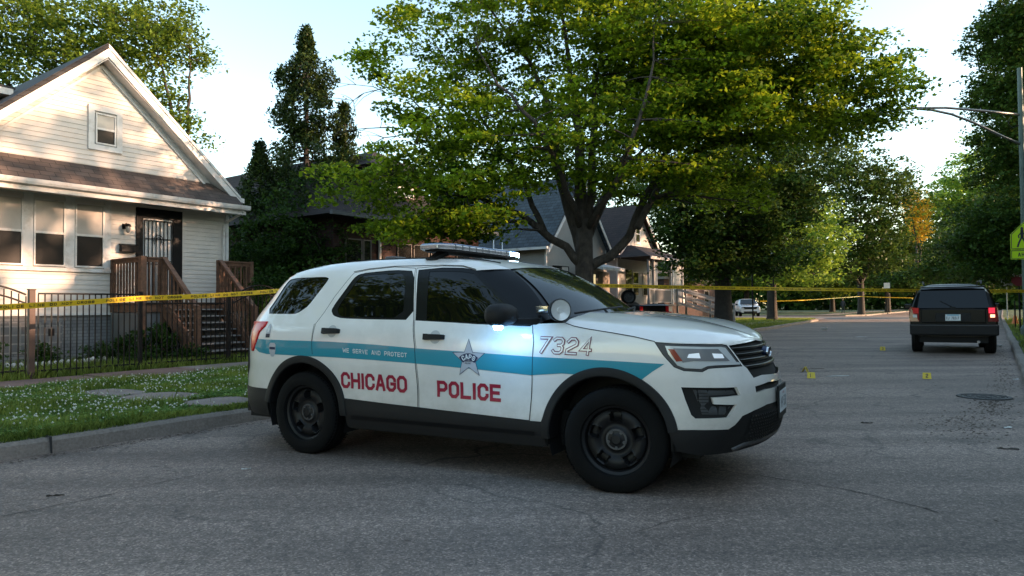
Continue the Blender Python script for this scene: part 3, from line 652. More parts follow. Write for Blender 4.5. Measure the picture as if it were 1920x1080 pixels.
# fog lamp housings, bumper slot, grille
for lp, nm, dp in ((fog, 'fog_housing', -.045), (slot, 'bumper_slot', -.03), (grl, 'grille', -.05)):
    for sd in (1, -1):
        o_ = obj(nm, ring_mesh(nm, inset_poly(lp, -.001), [], dp, .04, sd), M['blackplas'], suv)
        rim = MB(); n = len(lp); Q = []
        for i in range(n):
            a, b = lp[i], lp[(i+1) % n]; m_ = max(1, int(math.hypot(a[0]-b[0], a[1]-b[1])/.03)); Q += [(a[0]+(b[0]-a[0])*k/m_, a[1]+(b[1]-a[1])*k/m_) for k in range(m_)]
        Q = np.array(Q); P0 = SP(Q[:,0], Q[:,1]); N0 = SN(Q[:,0], Q[:,1])*NSG; P1 = P0 + N0*dp; P0 = P0*[1,sd,1]; P1 = P1*[1,sd,1]; n = len(Q)
        keep = [i for i in range(n) if not (abs(Q[i][0]-sC) < 1e-3 and abs(Q[(i+1)%n][0]-sC) < 1e-3)]
        rim.add(np.vstack([P0, P1]), [(i, (i+1)%n, (i+1)%n+n, i+n) for i in keep]); obj(nm+'_rim', rim, M['white'] if nm != 'grille' else M['blackgloss'], o_)
fogpanel = H([(1300,732),(1378,732),(1384,739),(1331,743),(1331,762),(1373,763),(1362,778),(1318,778)])
both('fog_panel', mat('fog_grey', (.05,.053,.056), .5), suv, fogpanel, [], -.022, .04, thick=.012)
for zz_ in np.linspace(fogpanel[0][1]-.02, fogpanel[6][1]+.02, 7): both('fog_rib', M['blackplas'], suv, [(fogpanel[0][0]+.02, zz_), (fogpanel[3][0]-.005, zz_), (fogpanel[3][0]-.005, zz_-.004), (fogpanel[0][0]+.025, zz_-.004)], [], -.0205, .05)
# grille bars (three bold slats following the nose), emblem
gl = grl[0][0]
for k, (z0, z1) in enumerate([(.965,.99), (.925,.948), (.882,.912), (.838,.866)]):
    s0 = np.interp(z0, [grl[-4+1][1] if False else .80, .99], [grl[-2][0], grl[0][0]]) + .012
    for sd in (1, -1):
        mb = MB(); S = np.linspace(s0, sC, 12); z0_ = z0; rows = []
        for zz_, of in ((z0_, -.04), (z0_+.003, -.008), ((z0_+z1)/2, .002), (z1-.003, -.010), (z1, -.04)):
            P = (SP(S, 0*S+zz_) + SN(S, 0*S+zz_)*NSG*of)*[1,sd,1]; rows.append(P)
        n = len(S); mb.add(np.vstack(rows), [(r_*n+i, r_*n+i+1, (r_+1)*n+i+1, (r_+1)*n+i) for r_ in range(4) for i in range(n-1)])
        obj('grille_bar', mb, M['blackgloss'], suv, smooth=True)
for sd in (1, -1):
    mb = MB()
    for r_, z in enumerate(np.arange(.775, .835, .016)):
        for s in np.arange(grl[-2][0]+.04+(r_ % 2)*.012, sC, .024):
            p = SP(np.array([s]), np.array([z]))[0] + SN(np.array([s]), np.array([z]))[0]*NSG*-.03; mb.cbox((p[0], p[1]*sd, p[2]), (.006, .016, .007))
    obj('grille_mesh', mb, M['blackgloss'], suv)
pe = SP(np.array([sC]), np.array([.925]))[0]; mb = MB()
mb.lathe([(0,.012),(.4,.012),(.82,.009),(1,.0),(1,-.03)], n=32, axis='x'); em = obj('emblem', mb, M['navy'], suv, smooth='auto'); em.location = (pe[0]+.004, 0, .925); em.scale = (1, .088, .040)
em2 = MB(); em2.lathe([(.86,.008),(.88,.016),(.97,.016),(1.0,.004)], n=32, axis='x'); e2 = obj('emblem_ring', em2, M['chrome'], em, smooth='auto')
em3, _x = text_mb('F', -.2, -.4, .8, .5, 0, .12, lambda x, z: (.016, x, z)); obj('emblem_script', em3, M['chrome'], em)
# headlamps
for sd in (1, -1):
    hl = obj('headlight', ring_mesh('headlight', inset_poly(head, .001), [], -.004, .03, sd), M['grey'], suv)
    ho = H([(1247,648.5),(1300,650),(1352,650.5),(1360,652),(1384,683),(1343,685),(1326,686.5),(1315,692),(1284,690.5),(1270,685),(1253,664)])
    obj('lens', ring_mesh('lens', ho, [], .000, .03, sd), M['lens'], hl)
    inn = H([(1262,653),(1346,654.5),(1368,677),(1300,677),(1280,680)]); obj('reflector_bowl', ring_mesh('rb', inn, [], .003, .03, sd), mat('reflector', (.26,.26,.27), .25, .2, coat=1), hl)
    am = H([(1252,654),(1264,655),(1280,677),(1268,678)]); obj('amber_reflector', ring_mesh('am', am, [], .0045, .03, sd), M['amber'], hl)
    for q in ([(1291,664),(1310,662),(1313,672),(1288,671)], [(1334,663),(1353,664),(1357,672),(1338,672)]):
        obj('lamp_unit', ring_mesh('lu', H(q), [], .006, .03, sd), mat('lamp_glass_bright', (0.85,0.9,0.95), 0.25, 0.0, coat=1, emit=(.8,.9,1), estr=0.08), hl)
    st = H([(1272,683),(1330,680.5),(1385,679),(1387,683.5),(1343,685),(1326,686.5),(1315,691),(1284,690)]); obj('light_strip', ring_mesh('ls', st, [], .005, .03, sd), M['lens'], hl)
# tail lamps
both('tail_lamp', M['redlens'], suv, tail, [], .008, .03, thick=.02)
# blue stripe, lettering, star badge
def sloop(P): return [(sx(x), z) for x, z in P]
stripe = H([(474,634.5),(500,636.5),(617,640.5),(700,646),(779,653),(890,661),(995,668.5),(1100,674),(1180,678.5),(1246,682.5),(1223,697),(1203,712)]) + sloop([(2.95,.79),(2.5,.80)]) + H([(995,703.5),(890,692),(779,681.5),(700,675),(617,669.5),(500,663.5),(486,660),(478,652)])
dl_gap = []
for sd in (1, -1):
    a = [H([(779,640)])[0], H([(781,700)])[0]]; 
    st_me = ring_mesh('stripe', stripe, [inset_poly([(AFo_[0], AFo_[1]-.02) for AFo_ in AFo] + [(AFo[-1][0], .2), (AFo[0][0], .2)], 0)], .0022, .04, sd)
    obj('blue_stripe', st_me, M['blue'], bod if sd > 0 else body[1])
    for l_, nm in ((front_door, 'door_seam'), (rear_door, 'door_seam')):
        pass
# door seams drawn as flat black strips above the stripe, for the dark of the gap
def seam_line(pts, w=.0045, off=.0032):
    for sd in (1, -1):
        mb = MB(); P = np.array(H(pts)); Q = []
        for a, b in zip(P, P[1:]):
            n = max(2, int(np.hypot(*(b-a))/.05)); Q += [a + (b-a)*k/n for k in range(n)]
        Q.append(P[-1]); Q = np.array(Q); d = np.gradient(Q, axis=0); d /= np.linalg.norm(d, axis=1, keepdims=True); nn = np.stack([-d[:,1], d[:,0]], -1)
        A = Q + nn*w/2; B = Q - nn*w/2; n = len(Q)
        V = np.vstack([SP(X[:,0], X[:,1]) + SN(X[:,0], X[:,1])*NSG*off for X in (A, B)])*[1,sd,1]
        mb.add(V, [(i, i+1, i+1+n, i+n) for i in range(n-1)]); obj('panel_gap', mb, M['gap'], suv)
seam_line([(776,600),(778,650),(781,700),(784,763)]); seam_line([(999,609),(1001,640),(998,700),(993,789)]); seam_line([(590,607),(584.5,640),(586,664)])
seam_line([(1061,606),(1076,611.5),(1100,616.5),(1150,624.5),(1190,631.5),(1228,640.5)], .006)
seam_line([(664,510),(692,504.5),(740,499.5),(830,497.5),(868,498.5),(893,505.5)], .005)
pC = [H([p])[0] for p in ((640,727),(640,697),(764,737),(820,744),(820,713),(941,754))]
def xz(p): 
    q = SP(np.array([p[0]]), np.array([p[1]]))[0]; return q[0], q[2]
A0, A1, A2 = xz(pC[0]), xz(pC[1]), xz(pC[2]); B0, B1, B2 = xz(pC[3]), xz(pC[4]), xz(pC[5])
for sd in (1, -1):
    fn = flank(.0030, sd)
    fd, rd = doors[0][0 if sd > 0 else 1], doors[1][0 if sd > 0 else 1]
    def dirfn(xa, xb): return (lambda x, z: fn(x, z)) if sd > 0 else (lambda x, z: fn(xa+xb-x, z))
    hC = (A1[1]-A0[1]); wC = (A2[0]-A0[0]); cw = wC/6.9; gp = cw*.09
    f_ = dirfn(A0[0], A2[0]); mb, xe = text_mb('CHICAGO', A0[0], A0[1], hC, cw, gp, .027, f_, dz=(A2[1]-A0[1])/wC)
    obj('lettering', mb, M['red'], rd if sd > 0 else rd)
    hC = (B1[1]-B0[1]); wC = (B2[0]-B0[0]); cw = wC/5.95; gp = cw*.11
    f_ = dirfn(B0[0], B2[0]); mb, xe = text_mb('POLICE', B0[0], B0[1], hC, cw, gp, .027, f_, dz=(B2[1]-B0[1])/wC)
    obj('lettering', mb, M['red'], fd)
    q0, q1, q2 = [xz(H([p])[0]) for p in ((643,660.5),(643,652.5),(761,670))]
    f5 = flank(.0042, sd); g_ = (lambda x, z: f5(x, z)) if sd > 0 else (lambda x, z: f5(q0[0]+q2[0]-x, z))
    n_ = 19; cw = (q2[0]-q0[0])/(n_*1.16); mb, xe = text_mb('WE SERVE AND PROTECT', q0[0], q0[1], q1[1]-q0[1], cw*.92, cw*.20, .0058, g_, dz=(q2[1]-q0[1])/(q2[0]-q0[0]), sub=1)
    obj('motto_lettering', mb, M['whitevinyl'], rd)
    q0, q1, q2 = [xz(H([p])[0]) for p in ((1008,663),(1008,630),(1113,668))]; h_ = q1[1]-q0[1]
    for off, w_, m_ in ((.0030, .024, mat('maroon_outline', (0.16,0.01,0.05), .4)), (.0042, .0115, M['white'])):
        f6 = flank(off, sd); g_ = (lambda x, z: f6(x, z)) if sd > 0 else (lambda x, z: f6(q0[0]+q2[0]-x, z)); W_ = q2[0]-q0[0]
        mb, xe = text_mb('7324', q0[0]+(.024-w_)/2, q0[1]+(.024-w_)/2, h_-(.024-w_), W_*.215-(.024-w_), W_*.035+(.024-w_), w_, g_, dz=(q2[1]-q0[1])/W_, slant=.16)
        obj('unit_number', mb, m_, suv)
    # star badge
    c0 = xz(H([(879,673)])[0]); Rr = .155
    def star(rr, cz, inner=.40, sq=1.0):
        return [(c0[0] + sq*rr*(1 if k % 2 == 0 else inner)*math.sin(k*math.pi/5), cz + rr*(1 if k % 2 == 0 else inner)*math.cos(k*math.pi/5)) for k in range(10)]
    for off, rr, m_ in ((.0032, Rr, M['navy']), (.0042, Rr*.93, M['silver'])):
        o_ = obj('star_badge', ring_mesh('star', [(sx(x), z) for x, z in star(rr, c0[1], .42)], [], off, .03, sd), m_, fd)
    ff = flank(.0052, sd); mb = MB(); n = 14
    for k in range(n):
        t0, t1 = -42 + 84*k/n, -42 + 84*(k+1)/n; pp = [(c0[0]+r_*math.sin(R(t)), c0[1]-.085+r_*math.cos(R(t))) for r_, t in ((.075,t0),(.128,t0),(.128,t1),(.075,t1))]
        mb.add([ff(*p) for p in pp], [(0,1,2,3)])
    obj('badge_banner', mb, M['navy'], fd)
    ff = flank(.0062, sd); mb = MB()
    for k, ch in enumerate('CAPS'):
        t = -27 + 18*k
        def gg(x, z, t=t): 
            X_, Z_ = x-.013, z-.019; a = R(t); return ff(c0[0] + (.102*math.sin(a) + X_*math.cos(a) + Z_*math.sin(a))*(1), c0[1]-.085 + .102*math.cos(a) - X_*math.sin(a) + Z_*math.cos(a))
        text_mb(ch, 0, 0, .038, .026, 0, .0075, gg, mb, sub=1)
    obj('badge_lettering', mb, M['whitevinyl'], fd)
    mb = MB()
    for k in range(2): text_mb('CHICAGO' if k == 0 else 'POLICE', c0[0]-.032, c0[1]-.022-.016*k, .011, .0075, .002, .0022, flank(.0062, sd), mb, sub=1)
    obj('badge_lettering', mb, M['darktxt'], fd)
    # small decals on the rear quarter
    d0 = H([(504,620)])[0]; sh = [(d0[0]+.05*math.cos(t)*.62, d0[1]+.062*math.sin(t)) for t in np.linspace(0, 2*math.pi, 16, endpoint=False)]
    o_ = obj('round_decal', ring_mesh('dec', sh, [], .003, .03, sd), M['silver'], bod)
    o_ = obj('round_decal', ring_mesh('dec', [(d0[0]-.03, d0[1]-.062), (d0[0]+.03, d0[1]-.062), (d0[0]+.03, d0[1]-.028), (d0[0]-.03, d0[1]-.028)], [], .004, .03, sd), M['darktxt'], bod)
    sh = [(d0[0]-.002+.026*math.sin(k*math.pi/5)*(1 if k % 2 == 0 else .42), d0[1]+.008+.036*math.cos(k*math.pi/5)*(1 if k % 2 == 0 else .42)) for k in range(10)]
    obj('round_decal', ring_mesh('dec', sh, [], .004, .03, sd), M['whitevinyl'], bod)
    d1 = H([(511,653)])[0]; sh = [(d1[0]-.045, d1[1]+.05), (d1[0]+.045, d1[1]+.05), (d1[0]+.045, d1[1]-.03), (d1[0]+.02, d1[1]-.075), (d1[0]-.02, d1[1]-.075), (d1[0]-.045, d1[1]-.03)]
    obj('shield_decal', ring_mesh('dec', smooth_loop(sh, 1, .2), [], .0036, .03, sd), M['silver'], bod)
    obj('shield_decal', ring_mesh('dec', [(d1[0]-.04, d1[1]+.012), (d1[0]+.04, d1[1]+.012), (d1[0]+.04, d1[1]-.01), (d1[0]-.04, d1[1]-.01)], [], .0046, .03, sd), M['navy'], bod)
    # door handles
    for (px, py), dd in (((621,621), rd), ((814,632), fd)):
        h0 = xz(H([(px, py)])[0]); fo = flank(.004, sd); mb = MB(); rows = []
        for x, o1, hh in ((-.10,.004,.018),(-.09,.03,.022),(-.05,.036,.021),(-.03,.038,.019),(.06,.038,.018),(.09,.03,.017),(.10,.004,.013)):
            fa = flank(o1, sd); fi = flank(.0, sd); rows.append([fi(h0[0]+x, h0[1]-hh-.002), fa(h0[0]+x, h0[1]-hh), fa(h0[0]+x, h0[1]+hh), fi(h0[0]+x, h0[1]+hh+.002)])
        mb.add([p for r_ in rows for p in r_], [(i*4+j, i*4+j+1, i*4+j+5, i*4+j+4) for i in range(6) for j in range(3)] + [(0,1,2,3), (24,27,26,25)])
        obj('handle', mb, M['blackplas'], dd, smooth='auto')
        mb = MB(); ring = [(sx(h0[0]+.01+.052*math.cos(t)), h0[1]+.052*math.sin(t)) for t in np.linspace(0, 2*math.pi, 20, endpoint=False)]
        o_ = obj('handle_recess_disc', ring_mesh('hr', ring, [], .0022, .03, sd), mat('recess_shade_grey', (0.5,0.5,0.5), .4), dd)  # flat disc: the shade of the handle recess is put into its grey
# ---- roof
xs = np.linspace(-.82, X_H, 34); cr_ = pchip([-.9,-.5,0,.8,1.4,1.9], [.012,.025,.03,.032,.032,.03]); mb = MB(); nc = 18; V = []
def roof_pt(x, t):      # t -1..1
    s = sx(x); e = SP(np.array([s]), np.array([float(f_zr(catrom(BX, s2a(s))))]))[0]; hw = -e[1]; fr = max(0.0, (x-1.2)/(X_H-1.2)); xx = e[0] + .08*fr*fr*(1-t*t)
    return (xx, hw*t, e[2] + float(cr_(x))*(1-abs(t)**2.4))
for x in xs: V += [roof_pt(x, t) for t in np.linspace(-1, 1, nc)]
n = nc; mb.add(V, [(i*n+j, i*n+j+1, (i+1)*n+j+1, (i+1)*n+j) for i in range(len(xs)-1) for j in range(n-1)])
obj('roof_panel', mb, M['white'], suv, smooth=True)
# rear deck spoiler closing the roof at the back
mb = MB(); V = []
for t in np.linspace(-1, 1, 16):
    a_ = roof_pt(-.82, t*.98); V += [(a_[0]+.01, a_[1], a_[2]+.004), (a_[0]-.10-.16*(1-abs(t)**2.2), a_[1]*.97, a_[2]-.012), (a_[0]-.10-.16*(1-abs(t)**2.2), a_[1]*.97, a_[2]-.045), (a_[0]+.05, a_[1]*.98, a_[2]-.06)]
mb.add(V, [(i*4+j, i*4+(j+1) % 4, (i+1)*4+(j+1) % 4, (i+1)*4+j) for i in range(15) for j in range(4)] + [(0,1,2,3), (63,62,61,60)]); obj('roof_spoiler', mb, M['white'], suv, smooth='auto')
# roof ditch strips
for sd in (-1, 1):
    for (x0, x1, y) in ((.62, 1.80, .50),):
        mb = MB(); P = [roof_pt(x, sd*.86) for x in np.linspace(.15, 1.75, 14)]; mb.tube([(p[0], p[1], p[2]+.002) for p in P], .007, 6); obj('roof_trim', mb, M['blackplas'], suv, smooth=True)
# ---- windshield, pillars, cowl
Tt = np.array([X_H, -roof_pt(X_H, 1)[1], roof_pt(X_H, 1)[2]])
Bb = SP(np.array([seamF[1][0]]), np.array([seamF[1][1]]))[0]; Bb = np.array([2.37, -.885, 1.18])
def wind_pt(u, t):         # u 0 top..1 bottom, t -1..1
    e = Tt*(1-u) + Bb*u; hw = -e[1]; xb = (.08*(1-u) + .28*u)*(1-abs(t)**2.1); zb = float(cr_(1.9))*(1-abs(t)**2.4)*(1-u) + .035*u*(1-t*t) + .02*math.sin(math.pi*u)
    return (e[0]+xb+.03*math.sin(math.pi*u), hw*t, e[2]+zb)
def gridmesh(fn, us, ts):
    mb = MB(); mb.add([fn(u, t) for u in us for t in ts], [(i*len(ts)+j, i*len(ts)+j+1, (i+1)*len(ts)+j+1, (i+1)*len(ts)+j) for i in range(len(us)-1) for j in range(len(ts)-1)]); return mb
M['windshield'] = mat('windshield_glass', (0.012,0.016,0.016), 0.015, spec=.6)
obj('windshield', gridmesh(wind_pt, np.linspace(.03, 1, 16), np.linspace(-.94, .94, 24)), M['windshield'], suv, smooth=True)
obj('windshield_frame', gridmesh(lambda u, t: (wind_pt(u, t)[0]-.006, wind_pt(u, t)[1], wind_pt(u, t)[2]-.008), np.linspace(-.01, 1.03, 16), np.linspace(-1, 1, 24)), M['blackgloss'], suv, smooth=True)
PL = [SP(np.array([s]), np.array([z]))[0] for s, z in [seamF[0]] + pillar_pts]
for sd in (1, -1):
    mb = MB(); A = []; n = 14
    for k in range(n+1):
        u = 1-k/n; q = np.array(wind_pt(u, -1)); f_ = k/n*(len(PL)-1); i = min(int(f_), len(PL)-2); e = PL[i]*(1-(f_-i)) + PL[i+1]*(f_-i)
        if k == n: e = PL[-1]
        mid = (q+e)/2 + np.array([.012, -.02, .008]); A += [(e[0], e[1]*sd, e[2]), (mid[0], mid[1]*sd, mid[2]), (q[0], q[1]*sd, q[2])]
    mb.add(A, [(i*3+j, i*3+j+1, (i+1)*3+j+1, (i+1)*3+j) for i in range(n) for j in range(2)]); obj('front_pillar', mb, M['blackgloss'], suv, smooth=True)
# ---- hood: ribs from the seam curve to the centre line
SF = np.array(seamF[2:]); Q = []
for a, b in zip(SF, SF[1:]):
    n = max(2, int(np.hypot(*(b-a))/.05)); Q += [a + (b-a)*k/n for k in range(n)]
Q.append(SF[-1]); Q = np.array(Q); E_ = SP(Q[:,0], Q[:,1]); zc = pchip([2.5,2.75,3.1,3.4,3.58,3.7], [1.232,1.225,1.185,1.12,1.062,1.015]); V = []; nt_ = 16; x1_ = E_[-1][0]
for sd in (1, -1):
    V = []
    for i, e in enumerate(E_):
        f = i/(len(E_)-1); xm = 2.60 + (x1_-2.60)*(1-(1-f)**1.15)
        cz = float(zc(min(xm, x1_))) if i < len(E_)-1 else e[2]
        for t in np.linspace(0, 1, nt_):
            pr2 = (1-(1-t)**2.6)**.62 if t < 1 else 1.0
            dome = .012*math.exp(-((t-.42)/.10)**2)*(1-f)
            V.append((e[0] + (xm-e[0])*t, (e[1]*(1-t))*sd, e[2] + (cz-e[2])*pr2 + dome))
    n = nt_; mb = MB(); mb.add(V, [(i*n+j, i*n+j+1, (i+1)*n+j+1, (i+1)*n+j) for i in range(len(E_)-1) for j in range(n-1)])
    mb.add([(3.3,0,1.0)]*0, []); obj('hood', mb, M['white'], suv, smooth=True)
# cowl and wipers
mb = MB(); V = []
for t in np.linspace(-1, 1, 20):
    w_ = wind_pt(1, t); V += [(w_[0]-.03, w_[1], w_[2]+.005), (w_[0]+.10, w_[1]*1.02, w_[2]-.01), (w_[0]+.24*(1-abs(t)*.4), w_[1]*1.03, w_[2]-.045)]
mb.add(V, [(i*3+j, i*3+j+1, (i+1)*3+j+1, (i+1)*3+j) for i in range(19) for j in range(2)]); obj('cowl', mb, M['blackplas'], suv, smooth=True)
for t0, t1, u1 in ((-.80, -.08, .93), (-.05, .72, .90)):
    mb = MB(); P = []
    for k in range(9):
        f = k/8; p = wind_pt(.985-(.985-u1)*f, t0+(t1-t0)*f); P.append((p[0]+.02, p[1], p[2]+.022))
    mb.tube(P, .008, 5); a_ = wind_pt(1, t0*.6); mb.tube([(a_[0]+.06, a_[1], a_[2]-.0), P[4]], .009, 5); obj('wiper', mb, M['blackplas'], suv)
# ---- mirrors
for sd in (1, -1):
    mb = MB(); rings = []
    m0 = np.array([2.09, -1.17, 1.215])
    prof = [(-.135,.05,.04),(-.13,.085,.062),(-.07,.105,.078),(.0,.11,.082),(.07,.10,.076),(.115,.075,.06),(.128,.03,.03)]
    for yy, rx, rz_ in prof:
        rings.append([(m0[0]+.02+rx*(abs(math.cos(t))**.7*math.copysign(1, math.cos(t)))*(1.0 if math.cos(t) > 0 else .75), (m0[1]-yy)*sd, m0[2]+.0+rz_*(abs(math.sin(t))**.8*math.copysign(1, math.sin(t)))) for t in np.linspace(0, 2*math.pi, 18, endpoint=False)])
    n = 18; mb.add([p for r_ in rings for p in r_], [(i*n+j, i*n+(j+1) % n, (i+1)*n+(j+1) % n, (i+1)*n+j) for i in range(6) for j in range(n)] + [tuple(range(n)), tuple(range(6*n, 7*n))])
    mi = obj('wing_mirror', mb, M['blackplas'], suv, smooth=True)
    mb = MB(); mb.add([(2.06,-1.09*sd,1.145),(2.17,-1.09*sd,1.145),(2.33,-.92*sd,1.14),(2.14,-.92*sd,1.14),(2.06,-1.09*sd,1.185),(2.17,-1.09*sd,1.185),(2.33,-.92*sd,1.19),(2.14,-.92*sd,1.19)], [(0,1,2,3),(7,6,5,4),(0,4,5,1),(1,5,6,2),(2,6,7,3),(3,7,4,0)]); obj('mirror_arm', mb, M['blackplas'], mi, bevel=.006)
    if sd > 0:
        mb = MB(); mb.lathe([(0,-.018),(.024,-.014),(.034,0),(.034,.014),(0,.014)], c=(2.11,-1.19,1.125), n=16)
        obj('mirror_light', mb, mat('blue_led', (.2,.5,1), .3, emit=(.22,.55,1.0), estr=40), mi, smooth=True)
        pl = bpy.data.lights.new('mirror_led', 'POINT'); pl.energy = .11; pl.color = (.12,.42,1); pl.shadow_soft_size = .03; po = bpy.data.objects.new('mirror_led', pl); COL.objects.link(po); po.parent = suv; po.location = (2.20, -1.10, 1.06)
# ---- spotlight on the right pillar
sp_c = Vector((2.50, -1.00, 1.245))
mb = MB(); mb.lathe([(0,-.10),(.035,-.095),(.062,-.07),(.078,-.02),(.082,.02),(.076,.03),(.073,.018)], n=28, axis='x'); spt = obj('spotlight', mb, M['blackplas'], suv, smooth='auto', loc=sp_c)
spt.rotation_euler = (0, R(-3), R(-42))
mb = MB(); mb.lathe([(0,.016),(.02,.018),(.022,.012),(.055,.020),(.073,.024)], n=28, axis='x'); obj('spotlight_lens', mb, M['lens'], spt, smooth='auto')
mb = MB(); mb.tube([(2.30,-.92,1.235),(2.36,-.97,1.24),(2.44,-.985,1.24)], .016, 8); mb.cbox((2.33,-.93,1.25), (.09,.02,.05)); obj('spotlight_bracket', mb, M['chrome'], suv, smooth='auto')
# ---- light bar
LBX = 1.17
for nm, m_, z0, z1, sc in (('bar_base', 'blackplas', 1.748, 1.760, .92), ('bar_lens', 'lb', 1.760, 1.802, 1.0), ('bar_top', 'lbt', 1.802, 1.811, .97)):
    if m_ == 'lb': m_o = mat('bar_lens_plastic', (.46,.43,.42), .12, .35, coat=1, var=.35, vscale=16)
    elif m_ == 'lbt': m_o = mat('bar_top_blue', (.10,.22,.45), .2, coat=1)
    else: m_o = M[m_]
    hw, hd = .71*sc, .165*sc; P = [(-hd*.55,-hw),(hd*.55,-hw),(hd,-hw+.14),(hd,hw-.14),(hd*.55,hw),(-hd*.55,hw),(-hd,hw-.14),(-hd,-hw+.14)]
    mb = MB(); mb.prism([(LBX+a, b) for a, b in P], 'z', z0, z1)
    if nm == 'bar_base': lb = obj('light_bar', mb, m_o, suv, bevel=.006)
    else: obj(nm, mb, m_o, lb, bevel=.010)
mb = MB()
for k in range(-5, 6): mb.box(LBX-.167, LBX+.167, k*.11-.003, k*.11+.003, 1.763, 1.801)
obj('bar_divider', mb, M['grey'], lb)
mb = MB(); mb.prism([(LBX+a, b) for a, b in [(-.092,.714),(.092,.714),(.170,.572),(.170,.40),(-.170,.40),(-.170,.572)]], 'z', 1.763, 1.800)
obj('lit_module', mb, mat('blue_white_flash', (.5,.75,1), .3, emit=(.55,.82,1.0), estr=7), lb, bevel=.008)
for sd in (-1, 1):
    mb = MB(); mb.add([(LBX-.05,.50*sd,1.76),(LBX+.05,.50*sd,1.76),(LBX+.05,.69*sd,1.68),(LBX-.05,.69*sd,1.68),(LBX-.05,.48*sd,1.72),(LBX+.05,.48*sd,1.72),(LBX+.05,.66*sd,1.67),(LBX-.05,.66*sd,1.67)], [(0,1,2,3),(7,6,5,4),(0,4,5,1),(1,5,6,2),(2,6,7,3),(3,7,4,0)]); obj('bar_foot', mb, M['blackplas'], lb)
mb = MB(); mb.tube([(LBX+.02,.33,1.82),(LBX+.02,.33,1.92)], .006, 6); mb.tube([(LBX+.02,.50,1.82),(LBX+.02,.50,1.91)], .006, 6); mb.tube([(LBX+.02,.32,1.832),(LBX+.02,.51,1.832)], .005, 6); obj('antenna', mb, M['whitevinyl'], lb)
mb = MB(); mb.box(.22,.34,-.12,.08,1.70,1.775); obj('roof_camera_box', mb, M['grey'], suv, bevel=.015)
mb = MB(); mb.add([(.10,-.03,1.715),(.26,-.03,1.725),(.26,.03,1.725),(.10,.03,1.715),(.12,-.012,1.755),(.2,-.01,1.752),(.2,.01,1.752),(.12,.012,1.755)], [(0,1,5,4),(1,2,6,5),(2,3,7,6),(3,0,4,7),(4,5,6,7)]); obj('shark_fin', mb, M['white'], suv, bevel=.01)
# ---- number plate
pp = SP(np.array([sC]), np.array([.58]))[0]
mb = MB(); mb.box(pp[0]+.004, pp[0]+.018, -.175, .175, .455, .69); obj('plate_bracket', mb, M['blackplas'], suv, bevel=.004)
mb = MB(); mb.box(pp[0]+.019, pp[0]+.023, -.152, .152, .50, .652); pl_ = obj('number_plate', mb, M['plate'], suv, bevel=.001)
mb, _x = text_mb('MP 5131', -.13, .53, .075, .031, .010, .008, lambda x, z: (pp[0]+.0245, x, z)); obj('plate_characters', mb, M['darktxt'], pl_)
mb, _x = text_mb('ILLINOIS', -.05, .625, .016, .010, .003, .003, lambda x, z: (pp[0]+.0245, x, z)); obj('plate_characters', mb, M['platered'], pl_)
# ---- underbody
mb = MB(); mb.box(-.95, 3.4, -.72, .72, .24, .50); mb.box(.48, 2.3, -.90, .90, .25, .5); mb.box(-.9, -.47, -.8, .8, .3, .9); mb.box(3.32, 3.50, -.70, .70, .32, .9); mb.box(.52, 2.30, -.8, .8, .3, .95)
obj('underbody', mb, M['gap'], suv)
for c in (RC, FC):
    for sd in (1, -1):
        mb = MB(); V = []; n = 24
        for t in np.linspace(-20, 200, n): V += [(c[0]+.455*math.cos(R(t)), -.93*sd, c[1]+.455*math.sin(R(t))), (c[0]+.455*math.cos(R(t)), -.60*sd, c[1]+.455*math.sin(R(t)))]
        mb.add(V, [(2*i, 2*i+1, 2*i+3, 2*i+2) for i in range(n-1)]); mb.add([(c[0]-.46, -.62*sd, .2), (c[0]+.46, -.62*sd, .2), (c[0]+.46, -.62*sd, .85), (c[0]-.46, -.62*sd, .85)], [(0,1,2,3)])
        obj('wheel_well', mb, M['gap'], suv)
